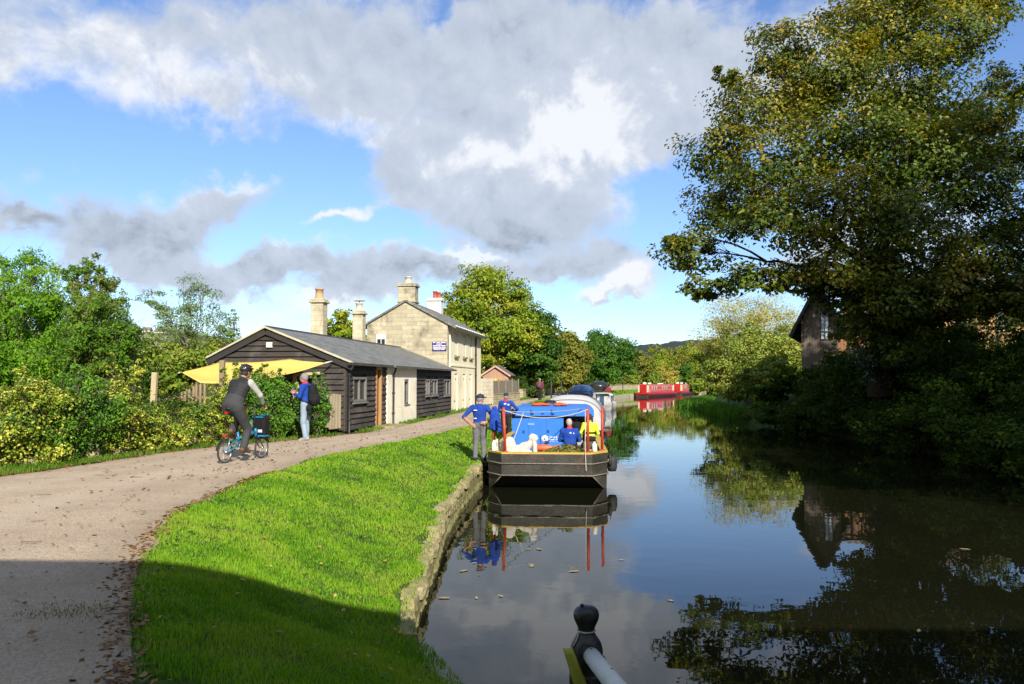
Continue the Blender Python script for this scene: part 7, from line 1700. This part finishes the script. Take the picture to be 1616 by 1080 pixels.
# walker
p = at(852, 640, 61)
J = stand(knL=(-.09, .10, .52), anL=(-.09, .16, .09), toeL=(-.09, .33, .05), knR=(.09, .02, .50), anR=(.09, -.22, .12), toeR=(.09, -.07, .045), face=(0, 1, 0))
pw = person('walker in maroon jacket and dark trousers going away along the towpath', (p.x, 61, ZP), -R(8), J, [skin, maroon, darkt, shoe_d, redc, maroon, eyem, lip], .016, seed=8, scale=.99)
hair(pw, (0, .02, 1.625), (0, 1, 0), hair_g, thick=.01, res=.015)
o = sculpt('day_pack', [('ell', (0, 0, 0), (.15, .11, .21), 0), ('ell', (0, -.03, -.08), (.14, .1, .14), 0)], .016, [paint('purple_pack', (.14, .05, .09), .8)], None, k=.04); o.location = (p.x - .08, 60.8, ZP + 1.22); tag(o, 'small purple day pack worn by the maroon walker', 'rucksack')

# ================================================================== the cyclist and the folding bicycle
BK, BZ = Vector((-5.25, 14.57, ZP + .035)), -R(19.4)
J = dict(pelvis=(0, .17, 1.06), chest=(0, .36, 1.375), neck=(0, .46, 1.545), head=(.01, .54, 1.675), face=(.15, 1, -.28), right=(1, 0, 0), shL=(-.205, .43, 1.47), shR=(.205, .43, 1.47), elL=(-.30, .62, 1.24), elR=(.30, .60, 1.24), wrL=(-.235, .76, 1.075), wrR=(.235, .76, 1.075),
         hdL=(0, .8, -.5), hdR=(0, .8, -.5), hnL=(0, .45, .9), hnR=(0, .45, .9), curl=1.15, hipL=(-.095, .20, 1.0), hipR=(.095, .20, 1.0), knL=(-.14, .60, .86), knR=(.115, .48, .60), anL=(-.13, .34, .56), anR=(.12, .36, .23), toeL=(-.14, .46, .49), toeR=(.13, .53, .185), sleeve=(SL2, SL2), belt=TRO)
cy = person('cyclist in black gilet, light grey sleeves and dark helmet riding along the towpath', BK, BZ, J, [skin, paint('quilted_black', (.026, .027, .032), .7, (.02, .02, .024), 7, .5, .2, 60, spec=.3), charc, shoe_b, blackc, lgrey, eyem, lip], .0105, seed=9, fit=1.24, amp=.005)
# quilting rings on the gilet
me = cy.children[0].data; co = np.empty(len(me.vertices) * 3); me.vertices.foreach_get('co', co); co = co.reshape(-1, 3); no = np.empty(len(me.vertices) * 3); me.vertices.foreach_get('normal', no); no = no.reshape(-1, 3)
mi = np.empty(len(me.polygons), np.int32); me.polygons.foreach_get('material_index', mi); lv = np.empty(len(mi) * 4, np.int32); me.polygons.foreach_get('vertices', lv); w = np.zeros(len(co)); w[lv.reshape(-1, 4)[mi == TOP].ravel()] = 1
ax = np.array([0, .52, .854]); ph2 = co @ ax; co += no * (w * .011 * (np.abs(np.sin(ph2 * PI / .062)) ** .55 - .6))[:, None]; me.vertices.foreach_set('co', co.ravel().astype(np.float32)); me.update()
hc, hf, hu = V3((.01, .54, 1.675)), unit((.15, 1, -.28)), unit((0, .28, 1)); hf = unit(hf - hu * (hf @ hu)); hr2 = np.cross(hf, hu); Q = axes(hr2, hf, hu)
helm = sculpt('helmet', [('ell', hc + hu * .055 - hf * .01, (.098, .130, .085), 0, .02, Q), ('ell', hc + hu * .03 - hf * .03, (.096, .112, .05), 0, .02, Q)] + [('cap', hc + hu * .128 + hr2 * x - hf * .09, hc + hu * .13 + hr2 * x + hf * .07, .016, .014, 0, .008) for x in (-.055, 0, .055)] + [('cap', hc + hr2 * s * .09 + hu * .07 - hf * .08, hc + hr2 * s * .085 + hu * .085 + hf * .08, .018, .016, 0, .008) for s in (-1, 1)], .009, [paint('helmet_black', (.02, .02, .022), .35, (.03, .03, .03), 8, coat=.3)], cy, k=.01)
hair(cy, (.01, .54, 1.665), (.15, 1, -.28), hair_d, top=False)
bk = empty('folding_bicycle', BK, BZ); tag(bk, 'turquoise blue small wheeled folding bicycle ridden by the cyclist', 'bicycle')
bike_b = paint('turquoise_frame', (.012, .23, .43), .4, (.012, .19, .37), 6, coat=.4); tyre = paint('tyre_rubber', (.035, .032, .028), .8, (.06, .052, .042), 8); alu = paint('bright_alloy', (.55, .55, .55), .35, (.45, .45, .45), 8, metal=.8); bkm = paint('bike_black', (.02, .02, .02), .4)
WB, WR = 1.06, .21
for y in (0, WB):
    MW = Matrix.Translation((0, y, WR)) @ Matrix.Rotation(PI / 2, 4, 'Y'); w_ = empty('wheel', (0, 0, 0)); w_.parent = bk
    MB().torus(WR - .018, .018, MW, 44, 8).build('tyre', tyre, w_); MB().torus(WR - .040, .009, MW, 44, 6).build('rim', alu, w_)
    m = MB()
    for i in range(20):
        a = 2 * PI * i / 20; sx = .02 * (1 if i % 2 else -1); b = a + .35 * (1 if i % 4 < 2 else -1); m.tube([(sx, y + .02 * math.cos(b), WR + .02 * math.sin(b)), (0, y + (WR - .045) * math.cos(a), WR + (WR - .045) * math.sin(a))], .0013, 4, False)
    m.tube([(-.045, y, WR), (.045, y, WR)], .018, 10); m.build('spokes', alu, w_)
m = MB(); m.tube([(0, .36, .44), (0, .60, .45), (0, .86, .53)], .021, 10); m.tube([(0, .885, .44), (0, .865, .60)], .024, 10); m.tube([(0, .40, .28), (0, .345, .56)], .021, 10)
for s in (-1, 1): m.tube([(s * .03, .38, .30), (s * .05, 0, WR)], .011, 8); m.tube([(s * .03, .36, .42), (s * .05, .14, .36), (s * .05, 0, WR)], .010, 8)
m.build('frame', bike_b, bk)
m = MB(); m.tube([(0, .345, .56), (0, .185, 1.0)], .016, 10); m.build('seat_post', bkm, bk)
m = MB()
for s in (-1, 1): m.tube([(0, .89, .44), (s * .05, .90, .42), (s * .05, WB, WR)], .012, 8)
m.build('fork', bkm, bk)
m = MB(); m.tube([(0, .865, .60), (0, .80, 1.02)], .020, 10); m.tube([(-.27, .77, 1.05), (-.1, .80, 1.02), (.1, .80, 1.02), (.27, .77, 1.05)], .012, 8); m.build('handlebar', bkm, bk)
for s in (-1, 1): MB().tube([(s * .17, .787, 1.036), (s * .275, .768, 1.052)], .019, 10).build('grip', bkm, bk)
sculpt('saddle', [('ell', (0, .12, 1.005), (.075, .10, .03), 0), ('cap', (0, .15, 1.01), (0, .31, 1.0), .035, .018, 0)], .010, [bkm], bk, k=.03)
m = MB(); m.box(-.035, .035, .0, .03, .90, .945, None, .008); m.build('rear_light', paint('red_lens', (.5, .01, .01), .25), bk); m = MB(); m.box(-.04, .04, -.06, .05, .475, .53, None, .015); m.build('rear_pack', paint('red_pack', (.36, .02, .03), .7), bk)
m = MB(); m.torus(.055, .006, Matrix.Translation((.045, .40, .29)) @ Matrix.Rotation(PI / 2, 4, 'Y'), 30, 6); m.tube([(.06, .40, .29), (.06, .41, .125)], .010, 6); m.tube([(-.06, .40, .29), (-.06, .39, .455)], .010, 6); m.tube([(-.06, .40, .29), (.06, .40, .29)], .015, 8); m.build('crank', alu, bk)
for (x, y, z) in ((.115, .41, .125), (-.115, .39, .455)): MB().box(x - .045, x + .045, y - .04, y + .04, z - .012, z + .012, None, .005).build('pedal', bkm, bk)
for y in (0, WB):
    m = MB(); n_ = 12
    for i in range(n_):
        a0, a1 = R(20 + 130 * i / n_) , R(20 + 130 * (i + 1) / n_)
        if y == 0: a0, a1 = R(40 + 130 * i / n_), R(40 + 130 * (i + 1) / n_)
        m.add([(x, y + (WR + .02) * math.cos(a), WR + (WR + .02) * math.sin(a)) for a in (a0, a1) for x in (-.024, .024)] + [(x, y + (WR + .024) * math.cos(a), WR + (WR + .024) * math.sin(a)) for a in (a0, a1) for x in (-.024, .024)], [(0, 1, 3, 2), (4, 6, 7, 5), (0, 2, 6, 4), (1, 5, 7, 3)])
    m.build('mudguard', bkm, bk)
m = MB(); m.tube([(-.055, -.0, WR), (-.06, .06, .47)], .009, 6); m.tube([(.055, -.0, WR), (.06, .06, .47)], .009, 6); m.build('rack_stay', alu, bk)
fb_ = empty('front_bag', rot_pt(bk, (0, 1.03, .42)), BZ); tag(fb_, 'black box bag with turquoise trim on the front of the folding bicycle', 'bag'); fb_.scale = (.74, .95, .92)
m = MB(); m.box(-.19, .19, -.10, .13, .03, .45, None, .04); m.build('case', blackc, fb_); m = MB(); m.box(-.17, .17, -.12, -.101, .405, .435, None, .006); m.box(-.185, -.168, -.115, -.101, .06, .38, None, .004); m.box(.0, .17, -.118, .10, .005, .045, None, .015); m.box(.02, .17, -.08, .10, .451, .468, None, .006); m.build('trim', bike_b, fb_)
MB().box(.01, .14, -.112, -.102, .10, .16, None, .003).build('reflective_patch', whiteb, fb_)
